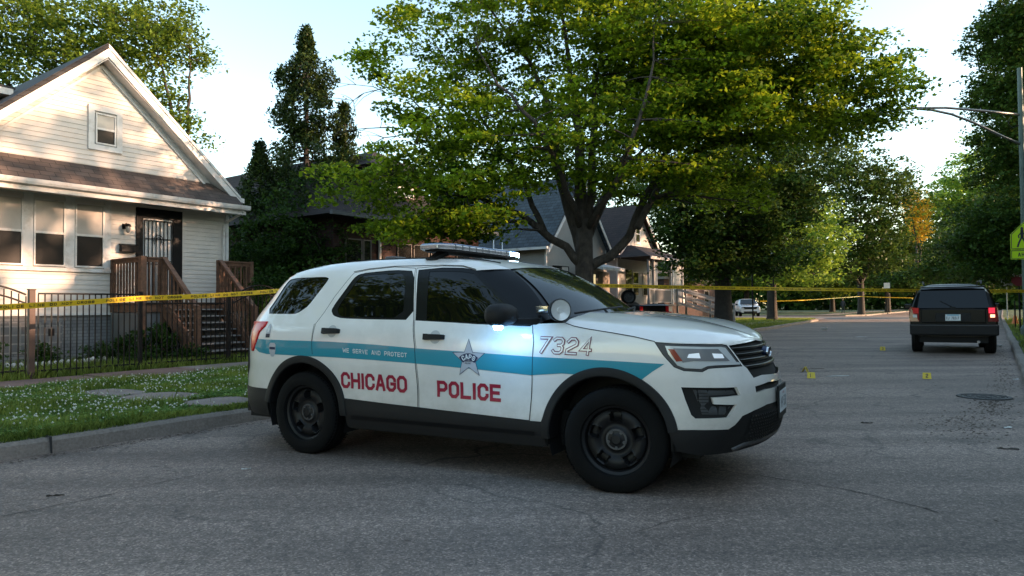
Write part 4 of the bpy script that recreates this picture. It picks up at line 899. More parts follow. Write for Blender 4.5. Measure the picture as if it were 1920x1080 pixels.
# ---- wheels
def make_wheel(parent, loc, rz, sd, rad=.363, tw=.245, m_rim='rimblack', slots=5, rr=.232, name='wheel'):
    hub = bpy.data.objects.new(name, None); COL.objects.link(hub); hub.parent = parent; hub.location = loc; hub.rotation_euler = (0, 0, rz); hub.empty_display_size = .1
    k = -sd; h = tw/2
    prof = [(rr+.004, h*.80), (rr+.012, h*.98), (rr+.03, h*1.02), (rad-.065, h*1.03), (rad-.03, h*.97), (rad-.010, h*.86), (rad-.002, h*.70), (rad, h*.3), (rad, -h*.3), (rad-.002, -h*.7), (rad-.02, -h*.92), (rad-.06, -h), (rr, -h*.8)]
    mb = MB(); mb.lathe([(r_, a*k) for r_, a in prof], axis='y', n=64); ty = obj('tyre', mb, M['tyre'], hub, smooth='auto')
    mb = MB()
    for q in range(5):
        y = (-.8+.4*q)*h; 
        if q < 4: mb.lathe([(rad+.0005, y+.05*h), (rad-.001, y+.10*h), (rad+.0005, y+.14*h)], axis='y', n=48)
    for q in range(72):
        t = 2*math.pi*q/72; c_, s_ = math.cos(t), math.sin(t)
        for yy in (.78, -.78): mb.add([((rad+.0015)*math.cos(t+a), y2*h*k, (rad+.0015-abs(y2)*.006)*math.sin(t+a)) for a, y2 in ((0,yy-.14),(.035,yy-.14),(.035,yy+.1),(0,yy+.1))], [(0,1,2,3)])
    obj('tread', mb, M['blackplas'], ty)
    # rim: polar height field, slots pressed in
    nr, na = 26, 120; RRs = np.linspace(0, rr+.006, nr); mb = MB(); V = []
    for r_ in RRs:
        for j in range(na):
            t = 2*math.pi*j/na; d = h*.45
            if r_ < .035: d = h*.66
            elif r_ < .075: d = h*.60 - (r_-.035)*.2
            elif r_ < .125: d = h*.50 - .012*math.sin((r_-.075)/.05*math.pi)
            elif r_ < .20: d = h*.50 + .012*math.sin((r_-.125)/.075*math.pi)
            elif r_ < .212: d = h*.34
            else: d = h*.62 + (r_-.212)*.5
            if slots:
                ph = (t - math.pi/2) % (2*math.pi/slots); ph = min(ph, 2*math.pi/slots-ph); q = max(abs(r_-.158)/.034, ph*r_/.038)
                if q < 1.0: d -= .055*min(1, (1-q)*4)
                elif q < 1.35: d += .006*(1.35-q)/.35
            V.append((r_*math.cos(t), d*k, r_*math.sin(t)))
    mb.add(V, [(i*na+j, i*na+(j+1) % na, (i+1)*na+(j+1) % na, (i+1)*na+j) for i in range(nr-1) for j in range(na)])
    obj('rim', mb, M[m_rim], hub, smooth='auto')
    mb = MB()
    for q in range(5):
        t = math.pi/2 + math.pi/5 + q*2*math.pi/5; mb.lathe([(0, h*.60*k), (.011, h*.60*k), (.012, h*.5*k)], c=(.057*math.cos(t), .004*k, .057*math.sin(t)), axis='y', n=8)
    mb.lathe([(0, h*.56*k), (.072, h*.56*k), (.074, h*.5*k)], axis='y', n=20); obj('hub_centre', mb, M['grey'], hub); return hub
for x, st in ((0, 0), (2.866, R(10))):
    for sd in (1, -1): make_wheel(suv, (x, -.845*sd, .357), st, sd)
# ================================================================== houses
M['siding'] = mat('cream_vinyl_siding', (0.64,0.58,0.52), 0.55, var=0.06, vscale=1.5, dirt=(0.50,0.48,0.45), dscale=1.3)
M['trim'] = mat('cream_trim', (0.62,0.61,0.595), 0.5, var=0.08, vscale=4, dirt=(0.36,0.31,0.26), dscale=2.5)
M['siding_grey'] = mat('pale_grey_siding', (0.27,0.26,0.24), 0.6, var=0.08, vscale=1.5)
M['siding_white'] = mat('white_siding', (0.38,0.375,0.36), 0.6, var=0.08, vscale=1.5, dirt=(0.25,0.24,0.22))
M['shingle'] = brick_mat('brown_shingles', (0.055,0.042,0.036), (0.10,0.075,0.062), (0.012,0.01,0.01), bw=0.30, bh=0.13, ms=0.006, vert='xy', rough=.9, noise=.35)
M['shingle_dark'] = brick_mat('black_shingles', (0.02,0.02,0.021), (0.035,0.034,0.034), (0.006,0.006,0.006), bw=0.30, bh=0.15, ms=0.01, vert='yz')
M['shingle_blue'] = brick_mat('slate_blue_shingles', (0.024,0.036,0.047), (0.045,0.062,0.077), (0.008,0.010,0.012), bw=0.32, bh=0.16, ms=0.012, vert='yz', noise=.3)
M['shingle_brown'] = brick_mat('dark_brown_shingles', (0.020,0.012,0.011), (0.034,0.020,0.018), (0.008,0.006,0.006), bw=0.3, bh=0.15, ms=0.012, vert='xz')
M['brickgrey'] = brick_mat('grey_painted_brick', (0.15,0.155,0.165), (0.19,0.195,0.2), (0.10,0.105,0.11), bw=.21, bh=.075, ms=.01)
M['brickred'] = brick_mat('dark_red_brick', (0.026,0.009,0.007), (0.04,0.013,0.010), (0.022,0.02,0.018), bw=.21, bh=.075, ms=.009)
M['brickorange'] = brick_mat('orange_brick', (0.30,0.12,0.06), (0.38,0.16,0.08), (0.3,0.26,0.22), bw=.21, bh=.075, ms=.009)
M['wood'] = mat('weathered_brown_wood', (0.125,0.062,0.036), 0.7, var=0.45, vscale=9, bump=.3, bscale=25)
M['greyboard'] = mat('grey_board', (0.13,0.135,0.14), 0.7, var=.15)
M['pane'] = mat('window_glass', (0.02,0.02,0.02), 0.03, spec=0.9); M['blind'] = mat('window_blind', (0.45,0.41,0.37), 0.6, coat=.6, var=.12, vscale=2)
M['screen'] = mat('insect_screen', (0.008,0.008,0.008), 0.4, spec=.2, var=.5, vscale=3)
M['iron'] = mat('black_iron', (0.006,0.006,0.007), 0.5, spec=.2); M['door_white'] = mat('storm_door', (0.62,0.60,0.58), 0.35, coat=.3)
M['gutter'] = mat('gutter_cream', (0.64,0.62,0.595), 0.4, var=.08, dirt=(0.33,0.27,0.22), dscale=3)
M['glassblock'] = brick_mat('glass_block', (0.10,0.10,0.105), (0.16,0.16,0.165), (0.22,0.21,0.20), bw=.19, bh=.19, ms=.018, rough=.2, offset=0)
def siding_mb(poly, holes, y, course=.112, lap=.016, axis='y', sgn=-1, mb=None):
    """lapped boards over polygon (a,z); wall plane at `y`, boards stand out towards sgn"""
    mb = mb or MB(); P = poly; n = len(P); z0 = min(p[1] for p in P); z1 = max(p[1] for p in P); z = z0
    def span(zz):
        xs = []
        for i in range(n):
            (a, b), (c, d) = P[i], P[(i+1) % n]
            if (b > zz) != (d > zz): xs.append(a + (c-a)*(zz-b)/(d-b))
        xs.sort(); return [(xs[i], xs[i+1]) for i in range(0, len(xs)-1, 2)]
    def mk(a, off, zz): return (a, y + sgn*off, zz) if axis == 'y' else (y + sgn*off, a, zz)
    while z < z1-.005:
        e = min(z+course, z1); 
        iv0 = span(z+.002); iv1 = span(e-.002)
        if not iv0: break
        if not iv1: iv1 = [((iv0[0][0]+iv0[0][1])/2,)*2]
        cuts = [(h[0], h[1]) for h in holes if h[2] < (z+e)/2 < h[3]]
        for (a0, b0), (a1, b1) in zip(iv0, iv1):
            segs = [(a0, b0, a1, b1)]
            for h0, h1 in cuts:
                ns = []
                for s in segs:
                    if h1 <= s[0] or h0 >= s[1]: ns.append(s); continue
                    if h0 > s[0]: ns.append((s[0], h0, s[2], h0))
                    if h1 < s[1]: ns.append((h1, s[1], h1, s[3]))
                segs = ns
            for s in segs: mb.add([mk(s[0], lap, z), mk(s[1], lap, z), mk(s[3], .002, e), mk(s[2], .002, e), mk(s[0], 0, z), mk(s[1], 0, z)], [(0,1,2,3),(4,5,1,0)])
        z = e
    return mb
def frame_mb(x0, x1, z0, z1, y, w=.06, d=.05, mb=None):
    mb = mb or MB(); mb.box(x0, x1, y-d, y, z0, z0+w); mb.box(x0, x1, y-d, y, z1-w, z1); mb.box(x0, x0+w, y-d, y, z0+w, z1-w); mb.box(x1-w, x1, y-d, y, z0+w, z1-w); return mb
def sash_window(parent, x0, x1, z0, z1, y, upper='blind', lower='screen', name='window', trim=.07, fm=None):
    fr = obj(name, frame_mb(x0, x1, z0, z1, y, .035, .05), fm or M['gutter'], parent); zm = (z0+z1)/2
    mb = MB(); mb.box(x0+.03, x1-.03, y-.045, y-.012, zm-.025, zm+.025); obj('meeting_rail', mb, fm or M['gutter'], fr)
    mb = MB(); mb.box(x0+.036, x1-.036, y-.026, y-.016, zm+.026, z1-.036); obj('upper_pane', mb, M[upper], fr)
    mb = MB(); mb.box(x0+.036, x1-.036, y-.020, y-.010, z0+.036, zm-.026); obj('lower_pane', mb, M[lower], fr)
    return fr
# ------------------------------------------------ house 1: cream cottage with porch stairs
U0, V0 = 4.0, 17.3
h1 = thing('cream_house', 'cream sided cottage with brown pent roof, attic window and wooden front stairs at far left', 'house', W(U0, V0, 0), SROT)
ax, az, er, el, ez = 7.68-U0, 7.40, 11.12-U0, 4.24-U0, 4.26     # apex and eaves of the rake line
wl, wr = 4.45-U0, 10.95-U0
sl_ = (az-ez)/(er-ax)
hole = [(5.40-U0, 7.90-U0, 2.18, 3.95), (8.50-U0, 9.66-U0, 1.2, 3.80)]
gab = [(wl, 1.20), (wr, 1.20), (wr, az-.12-(wr-ax)*sl_), (ax, az-.12), (wl, az-.12-(ax-wl)*sl_)]
att = (7.46-U0, 8.08-U0, 5.10, 6.02)
mb = siding_mb(gab, hole + [att], 0.0); wall = obj('front_wall', mb, M['siding'], h1)
mb = MB(); mb.prism([(p[0], p[1]) for p in gab], 'y', .004, .16); obj('wall_core', mb, M['siding'], wall)
mb = MB(); sd_ = siding_mb([(0.02, 1.2), (10.5, 1.2), (10.5, 4.1), (0.02, 4.1)], [], wr, axis='x', sgn=1); obj('side_wall', sd_, M['siding'], h1)
mb = MB(); mb.box(wl, wr-.01, .17, 10.5, 1.2, 4.1); mb.prism([(wl, 4.1), (wr, 4.1), (ax, az-.15)], 'y', 1.0, 10.5); obj('wall_core', mb, M['siding'], h1)
mb = MB(); mb.box(wl+.02, wr-.02, .03, 10.5, 0.1, 1.2); fo_ = obj('foundation', mb, M['brickgrey'], h1)
mb = MB(); mb.box(wl, wr+.015, -.03, 0, 1.17, 1.215); obj('starter_strip', mb, M['trim'], h1)
for x in (wr-.06, wl-.02):
    mb = MB(); mb.box(x, x+.09, -.035, .05, 1.215, 3.9); obj('corner_board', mb, M['trim'], h1)
# glass block cellar window
mb = MB(); mb.box(5.35-U0, 6.9-U0, .005, .029, .35, 1.02); gb = obj('cellar_window', mb, M['glassblock'], h1)
mb = MB(); mb.box(6.62-U0, 6.74-U0, -.005, .004, .72, .88); obj('vent', mb, M['iron'], gb)
# main roof: two shingle slabs + white rake boards
th = .14; y0, y1 = -.34, 10.8
for sg, xe in ((1, er), (-1, el)):
    mb = MB(); mb.prism([(ax, az), (xe, ez), (xe, ez+th*.8), (ax, az+th)], 'y', y0, y1)
    rf = obj('roof', mb, M['shingle_dark'], h1)
    if sg > 0: pass
    dx, dz = (xe-ax), (ez-az); L_ = math.hypot(dx, dz); nx, nz = dz/L_*sg, -dx/L_*sg    # inward normal (downwards)
    nx, nz = (dz/L_, -dx/L_) if sg > 0 else (-dz/L_, dx/L_)
    w_ = .15; mb = MB(); mb.prism([(ax, az-.002), (xe, ez-.002), (xe+nx*w_, ez+nz*w_-.0), (ax, az-w_/abs(nz)*1.0)], 'y', y0-.03, y0+.01); obj('rake_board', mb, M['gutter'], rf)
    mb = MB(); mb.prism([(ax, az+.10), (xe, ez+.085), (xe, ez+.01), (ax, az+.01)], 'y', y0-.05, y0-.005); obj('rake_cap', mb, M['gutter'] if sg > 0 else M['shingle_dark'], rf)
    # soffit under the overhang
    mb = MB(); mb.prism([(ax, az-.22), (xe, ez-.16), (xe, ez-.19), (ax, az-.25)], 'y', y0, -.001); obj('soffit', mb, M['trim'], rf)
    w2 = .10; mb = MB(); mb.prism([(ax-.0, az-.33), (xe+nx*.30*1, ez+nz*.30), (xe+nx*.35, ez+nz*.35), (ax, az-.41)], 'y', -.05, -.018); obj('frieze_board', mb, M['trim'], rf)
# eave return box at the lower right end
mb = MB(); mb.prism([(er-.34, ez-.0), (er+.03, ez-.33), (er+.03, ez-.12), (er-.1, ez+.06)], 'y', y0-.04, y0+.16); obj('eave_return', mb, M['trim'], h1)
mb = MB(); mb.prism([(er-.02, ez-.05), (er+.14, ez-.08), (er+.14, ez+.05), (er-.02, ez+.07)], 'y', y0, y1); obj('side_gutter', mb, M['gutter'], h1)
# pent roof over the front, with gutter
py = -.72; mb = MB(); mb.add([(wl-.4, -.001, 4.66), (wr+.02, -.001, 4.66), (wr+.06, py, 4.02), (wl-.7, py, 4.02), (wl-.4, -.001, 4.60), (wr+.02, -.001, 4.60), (wr+.06, py, 3.96), (wl-.7, py, 3.96), (wr+.06, -.0, 4.2), (wr+.06, -.0, 3.96)],
    [(0,3,2,1), (4,5,6,7), (3,7,6,2), (0,4,7,3), (1,2,8), (2,6,9,8)]); pent = obj('pent_roof', mb, M['shingle'], h1)
mb = MB(); mb.box(wl-.72, wr+.08, py-.02, .0, 3.86, 3.89); obj('soffit', mb, M['trim'], pent)
mb = MB(); mb.box(wl-.72, wr+.08, py-.045, py-.02, 3.80, 3.985); obj('fascia', mb, M['gutter'], pent)
mb = MB(); prof = [(py-.05, 3.90), (py-.15, 3.92), (py-.17, 3.97), (py-.18, 4.035), (py-.165, 4.035), (py-.155, 3.985), (py-.05, 3.985)]
mb.prism([(p[0], p[1]) for p in prof], 'x', wl-.75, wr+.14)
obj('gutter', mb, M['gutter'], pent)
mb = MB(); mb.tube([(wr-.02, py-.08, 3.90), (wr-.04, py+.1, 3.80), (wr-.12, -.10, 3.62), (wr-.14, -.07, 3.45), (wr-.14, -.07, .35)], .038, 8); obj('downspout', mb, M['gutter'], h1)
# windows
wg = [(5.47-U0, 6.10-U0), (6.30-U0, 6.93-U0), (7.13-U0, 7.76-U0)]
mb = MB(); mb.box(5.38-U0, 7.92-U0, .01, .03, 2.16, 3.95); obj('window_backing', mb, M['trim'], h1)
mb = MB()
for a, b in ((5.36-U0, wg[0][0]), (wg[0][1], wg[1][0]), (wg[1][1], wg[2][0]), (wg[2][1], 7.92-U0)): mb.box(a+.004, b-.004, -.035, .009, 2.25, 3.88)
mb.box(5.34-U0, 7.94-U0, -.07, .009, 2.16, 2.245); obj('window_casing', mb, M['trim'], h1)
for a, b in wg: sash_window(h1, a, b, 2.27, 3.76, -.004, name='window')
aw = sash_window(h1, att[0]+.09, att[1]-.07, att[2]+.09, att[3]-.1, -.004, 'curtain' if 'curtain' in M else 'blind', 'screen', name='attic_window')
mb = frame_mb(att[0]-.07, att[1]+.07, att[2]-.06, att[3]+.07, -.016, .13, .04); obj('casing', mb, M['trim'], aw); mb = MB(); mb.box(*att[:2], .0, .02, *att[2:]); obj('backing', mb, M['trim'], aw)
# dormer on the left slope
mb = MB(); mb.box(-.2+.0, 2.0, 1.9, 4.2, 5.2, 6.35); dm = obj('dormer', mb, M['siding'], h1); mb = MB(); mb.box(-.6, 2.45, 1.6, 4.4, 6.35, 6.50); obj('dormer_roof', mb, M['gutter'], dm); mb = MB(); mb.box(-.58, 2.5, 1.62, 4.4, 6.502, 6.56); obj('dormer_shingles', mb, M['shingle_dark'], dm)
# door with black iron security frame
dx0, dx1 = 8.50-U0, 9.66-U0
mb = MB(); mb.box(dx0, dx0+.16, -.05, .02, 1.45, 3.80); mb.box(dx1-.24, dx1, -.05, .02, 1.45, 3.80); mb.box(dx0+.16, dx1-.24, -.05, .02, 3.56, 3.80); df = obj('door_frame', mb, M['iron'], h1)
mb = MB(); mb.box(dx0+.17, dx1-.25, -.01, .03, 1.45, 3.55); dr = obj('door', mb, M['door_white'], h1)
mb = MB(); xs_ = np.linspace(dx0+.20, dx1-.28, 8)
for x in xs_: mb.box(x-.009, x+.009, -.045, -.03, 1.5, 3.5)
for z in (1.5, 2.42, 2.50, 3.05, 3.5): mb.box(xs_[0], xs_[-1], -.052, -.046, z-.01, z+.01)
sg_ = obj('door_grille', mb, M['iron'], dr)
mb = MB()
for r_ in (.09, .15):
    P = [((dx0+dx1)/2-.04 + r_*math.sin(t)*.8, -.056, 3.0 + r_*math.cos(t)) for t in np.linspace(-2.2, 2.2, 14)]; mb.tube(P, .008, 5)
obj('grille_scroll', mb, M['iron'], dr); mb = MB(); mb.box(dx1-.33, dx1-.27, -.09, -.03, 2.38, 2.44); obj('handle', mb, M['iron'], dr)
# wall lamp
lx = 8.22-U0; mb = MB(); mb.tube([(lx, -.02, 3.30), (lx, -.12, 3.36), (lx+.02, -.17, 3.33)], .018, 8); mb.lathe([(.0,.06),(.045,.05),(.07,.01),(.072,-.01),(.05,-.015)], c=(lx+.02, -.17, 3.30), n=14); wl_ = obj('wall_lamp', mb, M['iron'], h1)
mb = MB(); mb.lathe([(.05,0),(.055,-.06),(.045,-.12),(.02,-.145),(0,-.15)], c=(lx+.02, -.17, 3.285), n=12); obj('lamp_globe', mb, mat('lamp_globe_glass', (.3,.29,.27), .1, coat=1), wl_, smooth=True)
mb = MB(); mb.cbox((lx, -.02, 3.30), (.09,.03,.13)); obj('lamp_plate', mb, M['iron'], wl_)
mbx = thing('mailbox', 'black wall mailbox hanging on cream siding left of the front door', 'mailbox', W(8.29, 17.26, 2.68), SROT)
mb = MB(); mb.box(-.19, .19, -.12, -.0, 0, .16); obj('box', mb, M['iron'], mbx, bevel=.01); mb = MB(); mb.add([(-.2,-.13,.155),(.2,-.13,.155),(.2,0,.20),(-.2,0,.20),(-.2,-.13,.145),(.2,-.13,.145),(.2,0,.162),(-.2,0,.162)], [(0,1,2,3),(4,7,6,5),(0,4,5,1),(1,5,6,2),(3,2,6,7),(0,3,7,4)]); obj('lid', mb, M['iron'], mbx)
# porch deck and stairs (local y = v - V0)
DZ = 1.45; px0, px1 = 7.90-U0, 10.76-U0; pyf = 15.8-V0; sx0, sx1 = 8.42-U0, 9.80-U0
mb = MB(); mb.box(px0-.04, px1+.04, pyf-.04, -.04, DZ-.04, DZ); dk = obj('porch_deck', mb, M['wood'], h1)
mb = MB(); mb.box(px0, px1, pyf, pyf+.04, DZ-.22, DZ-.045); mb.box(px0, px0+.04, pyf+.045, -.04, DZ-.22, DZ-.045); mb.box(px1-.04, px1, pyf+.045, -.04, DZ-.22, DZ-.045); obj('rim_joist', mb, M['wood'], dk)
for b_ in ((px0+.03, sx0, pyf+.05, pyf+.07), (px0+.01, px0+.03, pyf+.08, -.05), (sx1, px1-.05, pyf+.05, pyf+.07)):
    mb = MB(); mb.box(*b_, .15, DZ-.23); obj('skirt_board', mb, M['greyboard'], dk)
def rail(p, q, top=1.02, bot=.08, n=8, name='railing', par=None, bw=.035):
    p, q = Vector(p), Vector(q); mb = MB(); up = Vector((0,0,1))
    mb.bar(p+up*top, q+up*top, .11, .035); mb.bar(p+up*(top-.06), q+up*(top-.06), .04, .08); mb.bar(p+up*bot, q+up*bot, .04, .08)
    for k in range(n):
        f = (k+.5)/n; c = p.lerp(q, f); mb.box(c.x-bw/2, c.x+bw/2, c.y-bw/2, c.y+bw/2, c.z+bot+.03, c.z+top-.08)
    return obj(name, mb, M['wood'], par or h1)
def post(x, y, z0, z1, w=.095, par=None):
    mb = MB(); mb.box(x-w/2, x+w/2, y-w/2, y+w/2, z0, z1); return obj('post', mb, M['wood'], par or h1, bevel=.006)
rail((px0+.05, pyf+.14, DZ), (px0+.05, -.1, DZ), n=9); rail((px0+.15, pyf+.05, DZ), (sx0-.06, pyf+.05, DZ), n=3); rail((sx1+.06, pyf+.05, DZ), (px1-.1, pyf+.05, DZ), n=5); rail((px1-.05, pyf+.14, DZ), (px1-.05, -.1, DZ), n=9)
for x, y in ((px0+.05, pyf+.05), (sx0-.02, pyf+.05), (sx1+.02, pyf+.05), (px1-.05, pyf+.05)): post(x, y, .15, DZ+1.05, .13 if x < 4 else .10)
post(px0+.05, -.06, DZ, DZ+1.03)
yf = 14.35-V0
for x in (sx0-.02, sx1+.02):
    rail((x, pyf-.02, DZ+.02), (x, yf+.05, .32), n=8, name='stair_railing'); post(x, yf, .12, 1.34)
    mb = MB(); mb.bar((x-.0, pyf, DZ-.15), (x, yf+.02, .16), .045, .24); obj('stringer', mb, M['wood'], h1)
mb = MB(); NS = 7
for k in range(NS):
    z = .2 + (DZ-.2)*(k+1)/(NS+1)+.0; y = yf+.1 + (pyf-yf-.1)*k/NS; mb.box(sx0+.03, sx1-.03, y, y+.27, z-.03, z); 
st_ = obj('stair_treads', mb, mat('grey_tread', (.20,.19,.185), .8, var=.2), h1)
mb = MB()
for k in range(NS):
    z = .2 + (DZ-.2)*(k+1)/(NS+1); y = yf+.1 + (pyf-yf-.1)*k/NS; mb.box(sx0+.03, sx1-.03, y+.235, y+.25, z-.19, z-.031+.0)
obj('stair_risers', mb, mat('grey_riser', (.13,.125,.12), .8, var=.2), st_)
# ------------------------------------------------ generic gable-front house
def gable_house(name, label, u0, u1, v0, depth, zf, ze, za, wall, roof, over=.35, fnd='brickred', front=True):
    t = thing(name, label, 'house', W(u0, v0, 0), SROT); w = u1-u0; c = w/2; s = (za-ze)/c
    P = [(0, zf), (w, zf), (w, ze), (c, za), (0, ze)]
    obj('front_wall', siding_mb(P, [], 0.0, course=.12), wall, t); mb = MB(); mb.prism(P, 'y', .003, depth); obj('wall_core', mb, wall, t)
    obj('side_wall', siding_mb([(0, zf), (depth, zf), (depth, ze), (0, ze)], [], 0.0, axis='x', sgn=-1, course=.12), wall, t)
    for x in (-.03, w-.06):
        mb = MB(); mb.box(x, x+.09, -.03, .06, zf, ze-.05); obj('corner_board', mb, M['trim'], t)
    if zf > .3:
        mb = MB(); mb.box(.03, w-.03, .02, depth-.02, .1, zf); obj('foundation', mb, M[fnd], t)
    for sg in (1, -1):
        xe = c + sg*(c+over); zz = ze - over*s; mb = MB(); mb.prism([(c, za), (xe, zz), (xe, zz+.12), (c, za+.15)], 'y', -over, depth+over); r_ = obj('roof', mb, roof, t)
        mb = MB(); mb.prism([(c, za-.01), (xe, zz-.01), (xe-sg*.02, zz-.20), (c, za-.24)], 'y', -over-.03, -over+.01); obj('rake_board', mb, M['trim'], r_)
        mb = MB(); mb.prism([(xe, zz+.02), (xe+sg*.12, zz+.0), (xe+sg*.12, zz+.12), (xe, zz+.12)], 'y', -over, depth+over); obj('gutter', mb, M['trim'], r_)
    return t
# house 3: slate-blue roof
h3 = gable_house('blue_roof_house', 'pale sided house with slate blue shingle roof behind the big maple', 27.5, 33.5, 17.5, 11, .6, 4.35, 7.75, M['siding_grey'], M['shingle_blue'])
sash_window(h3, .55, 1.25, 2.05, 3.25, -.02, 'pane', 'pane', fm=M['iron']); sash_window(h3, 1.3, 2.0, 2.05, 3.25, -.02, 'blind', 'blind', fm=M['iron'])
sash_window(h3, 2.65, 3.35, 4.7, 5.7, -.02, 'pane', 'pane'); mb = MB(); mb.box(3.9, 4.8, -.03, -.016, .9, 2.95); obj('door', mb, M['pane'], h3)
mb = MB(); mb.add([(3.4,-.02,3.55),(5.9,-.02,3.55),(5.9,-1.2,3.25),(3.4,-1.2,3.25),(3.4,-.02,3.45),(5.9,-.02,3.45),(5.9,-1.2,3.10),(3.4,-1.2,3.10)], [(0,3,2,1),(4,5,6,7),(3,7,6,2),(0,4,7,3),(1,2,6,5)]); obj('door_awning', mb, M['trim'], h3)
mb = MB(); mb.box(5.2, 5.95, -.25, -.02, .5, 3.1); obj('brick_pier', mb, brick_mat('tan_brick', (.36,.28,.21), (.42,.33,.25), (.3,.27,.24)), h3)
mb = MB(); mb.box(3.4, 5.4, -1.6, -.03, .15, .85); obj('stoop', mb, M['kerb'], h3)
# house 4: white gable with porch
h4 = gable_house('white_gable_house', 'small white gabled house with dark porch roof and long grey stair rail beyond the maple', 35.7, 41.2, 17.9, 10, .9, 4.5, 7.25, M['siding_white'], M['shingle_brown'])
aw4 = sash_window(h4, 2.35, 2.95, 5.1, 6.1, -.02, 'pane', 'pane'); mb = frame_mb(2.22, 3.08, 4.98, 6.22, -.018, .11, .03); obj('casing', mb, M['gutter'], aw4)
mb = MB(); mb.add([(-.6,-2.3,4.0),(5.0,-2.3,4.0),(5.0,-.02,4.0),(-.6,-.02,4.0),(.6,-.6,4.75),(4.4,-.6,4.75),(4.4,-.02,4.75),(.6,-.02,4.75)], [(3,2,1,0),(0,1,5,4),(1,2,6,5),(3,0,4,7),(4,5,6,7)]); pr4 = obj('porch_roof', mb, M['shingle_brown'], h4)
mb = MB(); mb.box(-.62, 5.02, -2.34, -2.30, 3.84, 4.0); obj('fascia', mb, M['trim'], pr4)
mb = MB(); mb.box(-.3, 4.8, -2.1, -.02, 1.25, 1.35); pd4 = obj('porch_deck', mb, M['greyboard'], h4)
for x in (-.2, .45, 2.9, 3.15, 4.7): mb = MB(); mb.box(x-.06, x+.06, -2.05, -1.93, 1.35, 3.84); obj('porch_post', mb, mat('grey_paint', (.30,.31,.32), .5) if x < 1 else M['trim'], h4)
mb = MB(); mb.box(-.2, 3.0, -2.04, -1.98, 2.15, 2.22); mb.box(-.2, 3.0, -2.04, -1.98, 1.45, 1.5)
for k in range(22): mb.box(-.1+k*.145, -.05+k*.145, -2.03, -1.99, 1.5, 2.15)
obj('porch_railing', mb, mat('grey_paint_rail', (.30,.31,.32), .5), h4)
mb = MB()
for k in range(20): mb.box(-.2+k*.165, -.08+k*.165, -2.0, -1.97, .15, 1.24)
obj('porch_skirt', mb, M['trim'], h4)
sash_window(h4, 1.9, 2.7, 1.9, 3.3, -.02, 'pane', 'pane'); sash_window(h4, 3.3, 4.3, 1.9, 3.3, -.02, 'blind', 'pane'); mb = MB(); mb.box(1.0, 1.8, -.03, -.016, 1.36, 3.4); obj('door', mb, M['pane'], h4)
mb = MB(); mb.box(3.25, 4.55, -2.0, -1.96, 1.45, 3.7); obj('porch_panel', mb, mat('milky_sheet', (.5,.5,.5), .15, coat=.8, var=.4, vscale=1.5), h4)
mb = MB()
for k, y in enumerate((-2.1, -3.0)): 
    pass
for z in (.55, .95, 1.35): mb.bar((5.0, -2.1, 1.0+z-.1), (7.6, -4.2, -.1+z-.1+.15), .06, .12)
for x, y, z in ((5.0,-2.1,2.3), (6.3,-3.15,1.75), (7.6,-4.2,1.3)): mb.box(x-.05, x+.05, y-.05, y+.05, .1, z)
for z in (.55, .95, 1.35): mb.bar((3.6, -2.1, 1.0+z-.1), (6.2, -4.2, -.1+z-.1+.15), .06, .12)
for x, y, z in ((3.6,-2.1,2.3), (6.2,-4.2,1.3)): mb.box(x-.05, x+.05, y-.05, y+.05, .1, z)
obj('stair_railing', mb, mat('weathered_grey_wood', (.27,.27,.27), .7, var=.2), h4)
mb = MB()
for k in range(6): mb.add([(3.7+.43*k, -2.2-.35*k, 1.25-.18*k), (5.0+.43*k, -2.2-.35*k, 1.25-.18*k), (5.43+.43*k, -2.55-.35*k, 1.25-.18*k), (4.13+.43*k, -2.55-.35*k, 1.25-.18*k)], [(0,1,2,3)])
obj('stair_treads', mb, M['greyboard'], h4)
# house 2: dark brick bungalow with hip roof
h2 = thing('brick_bungalow', 'dark brick bungalow with brown hip roof half hidden behind the maple foliage', 'house', W(14.0, 16.9, 0), SROT)
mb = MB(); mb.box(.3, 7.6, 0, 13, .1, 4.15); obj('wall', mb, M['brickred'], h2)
mb = MB(); e_ = .55; mb.add([(.3-e_,-e_,4.15),(7.6+e_,-e_,4.15),(7.6+e_,13+e_,4.15),(.3-e_,13+e_,4.15),(3.0,3.2,6.9),(4.9,3.2,6.9),(4.9,10,6.9),(3.0,10,6.9)], [(3,2,1,0),(0,1,5,4),(1,2,6,5),(2,3,7,6),(3,0,4,7),(4,5,6,7)]); rf = obj('roof', mb, M['shingle_brown'], h2)
mb = MB(); mb.box(2.6, 5.3, .9, 4.0, 5.0, 6.2); dm = obj('dormer', mb, M['shingle_brown'], rf); mb = MB(); mb.add([(2.3,.5,6.2),(5.6,.5,6.2),(5.6,4.4,6.2),(2.3,4.4,6.2),(3.9,2.0,7.1),(4.0,4.4,7.1)], [(0,1,4),(1,2,5,4),(0,4,5,3),(3,2,1,0)]); obj('dormer_roof', mb, M['shingle_brown'], dm)
sash_window(dm, 3.1, 3.9, 5.3, 6.0, .88, 'pane', 'pane'); sash_window(dm, 4.0, 4.8, 5.3, 6.0, .88, 'pane', 'pane')
mb = MB(); mb.box(-.3, 8.2, -.68, -.56, 4.10, 4.22); obj('gutter', mb, M['greyboard'], h2); 
mb = MB(); mb.tube([(2.05,-.6,4.12),(2.05,-.55,3.95),(2.2,-.08,3.75),(2.2,-.06,.4)], .05, 8); obj('downspout', mb, M['trim'], h2)
for a, b in ((.75, 1.45), (1.5, 1.85), (3.05, 3.75), (3.85, 4.65), (4.75, 5.45), (6.2, 7.0)): sash_window(h2, a, b, 1.9, 3.5, -.005, 'pane', 'pane', fm=mat('dull_frame', (.12,.115,.105), .6))
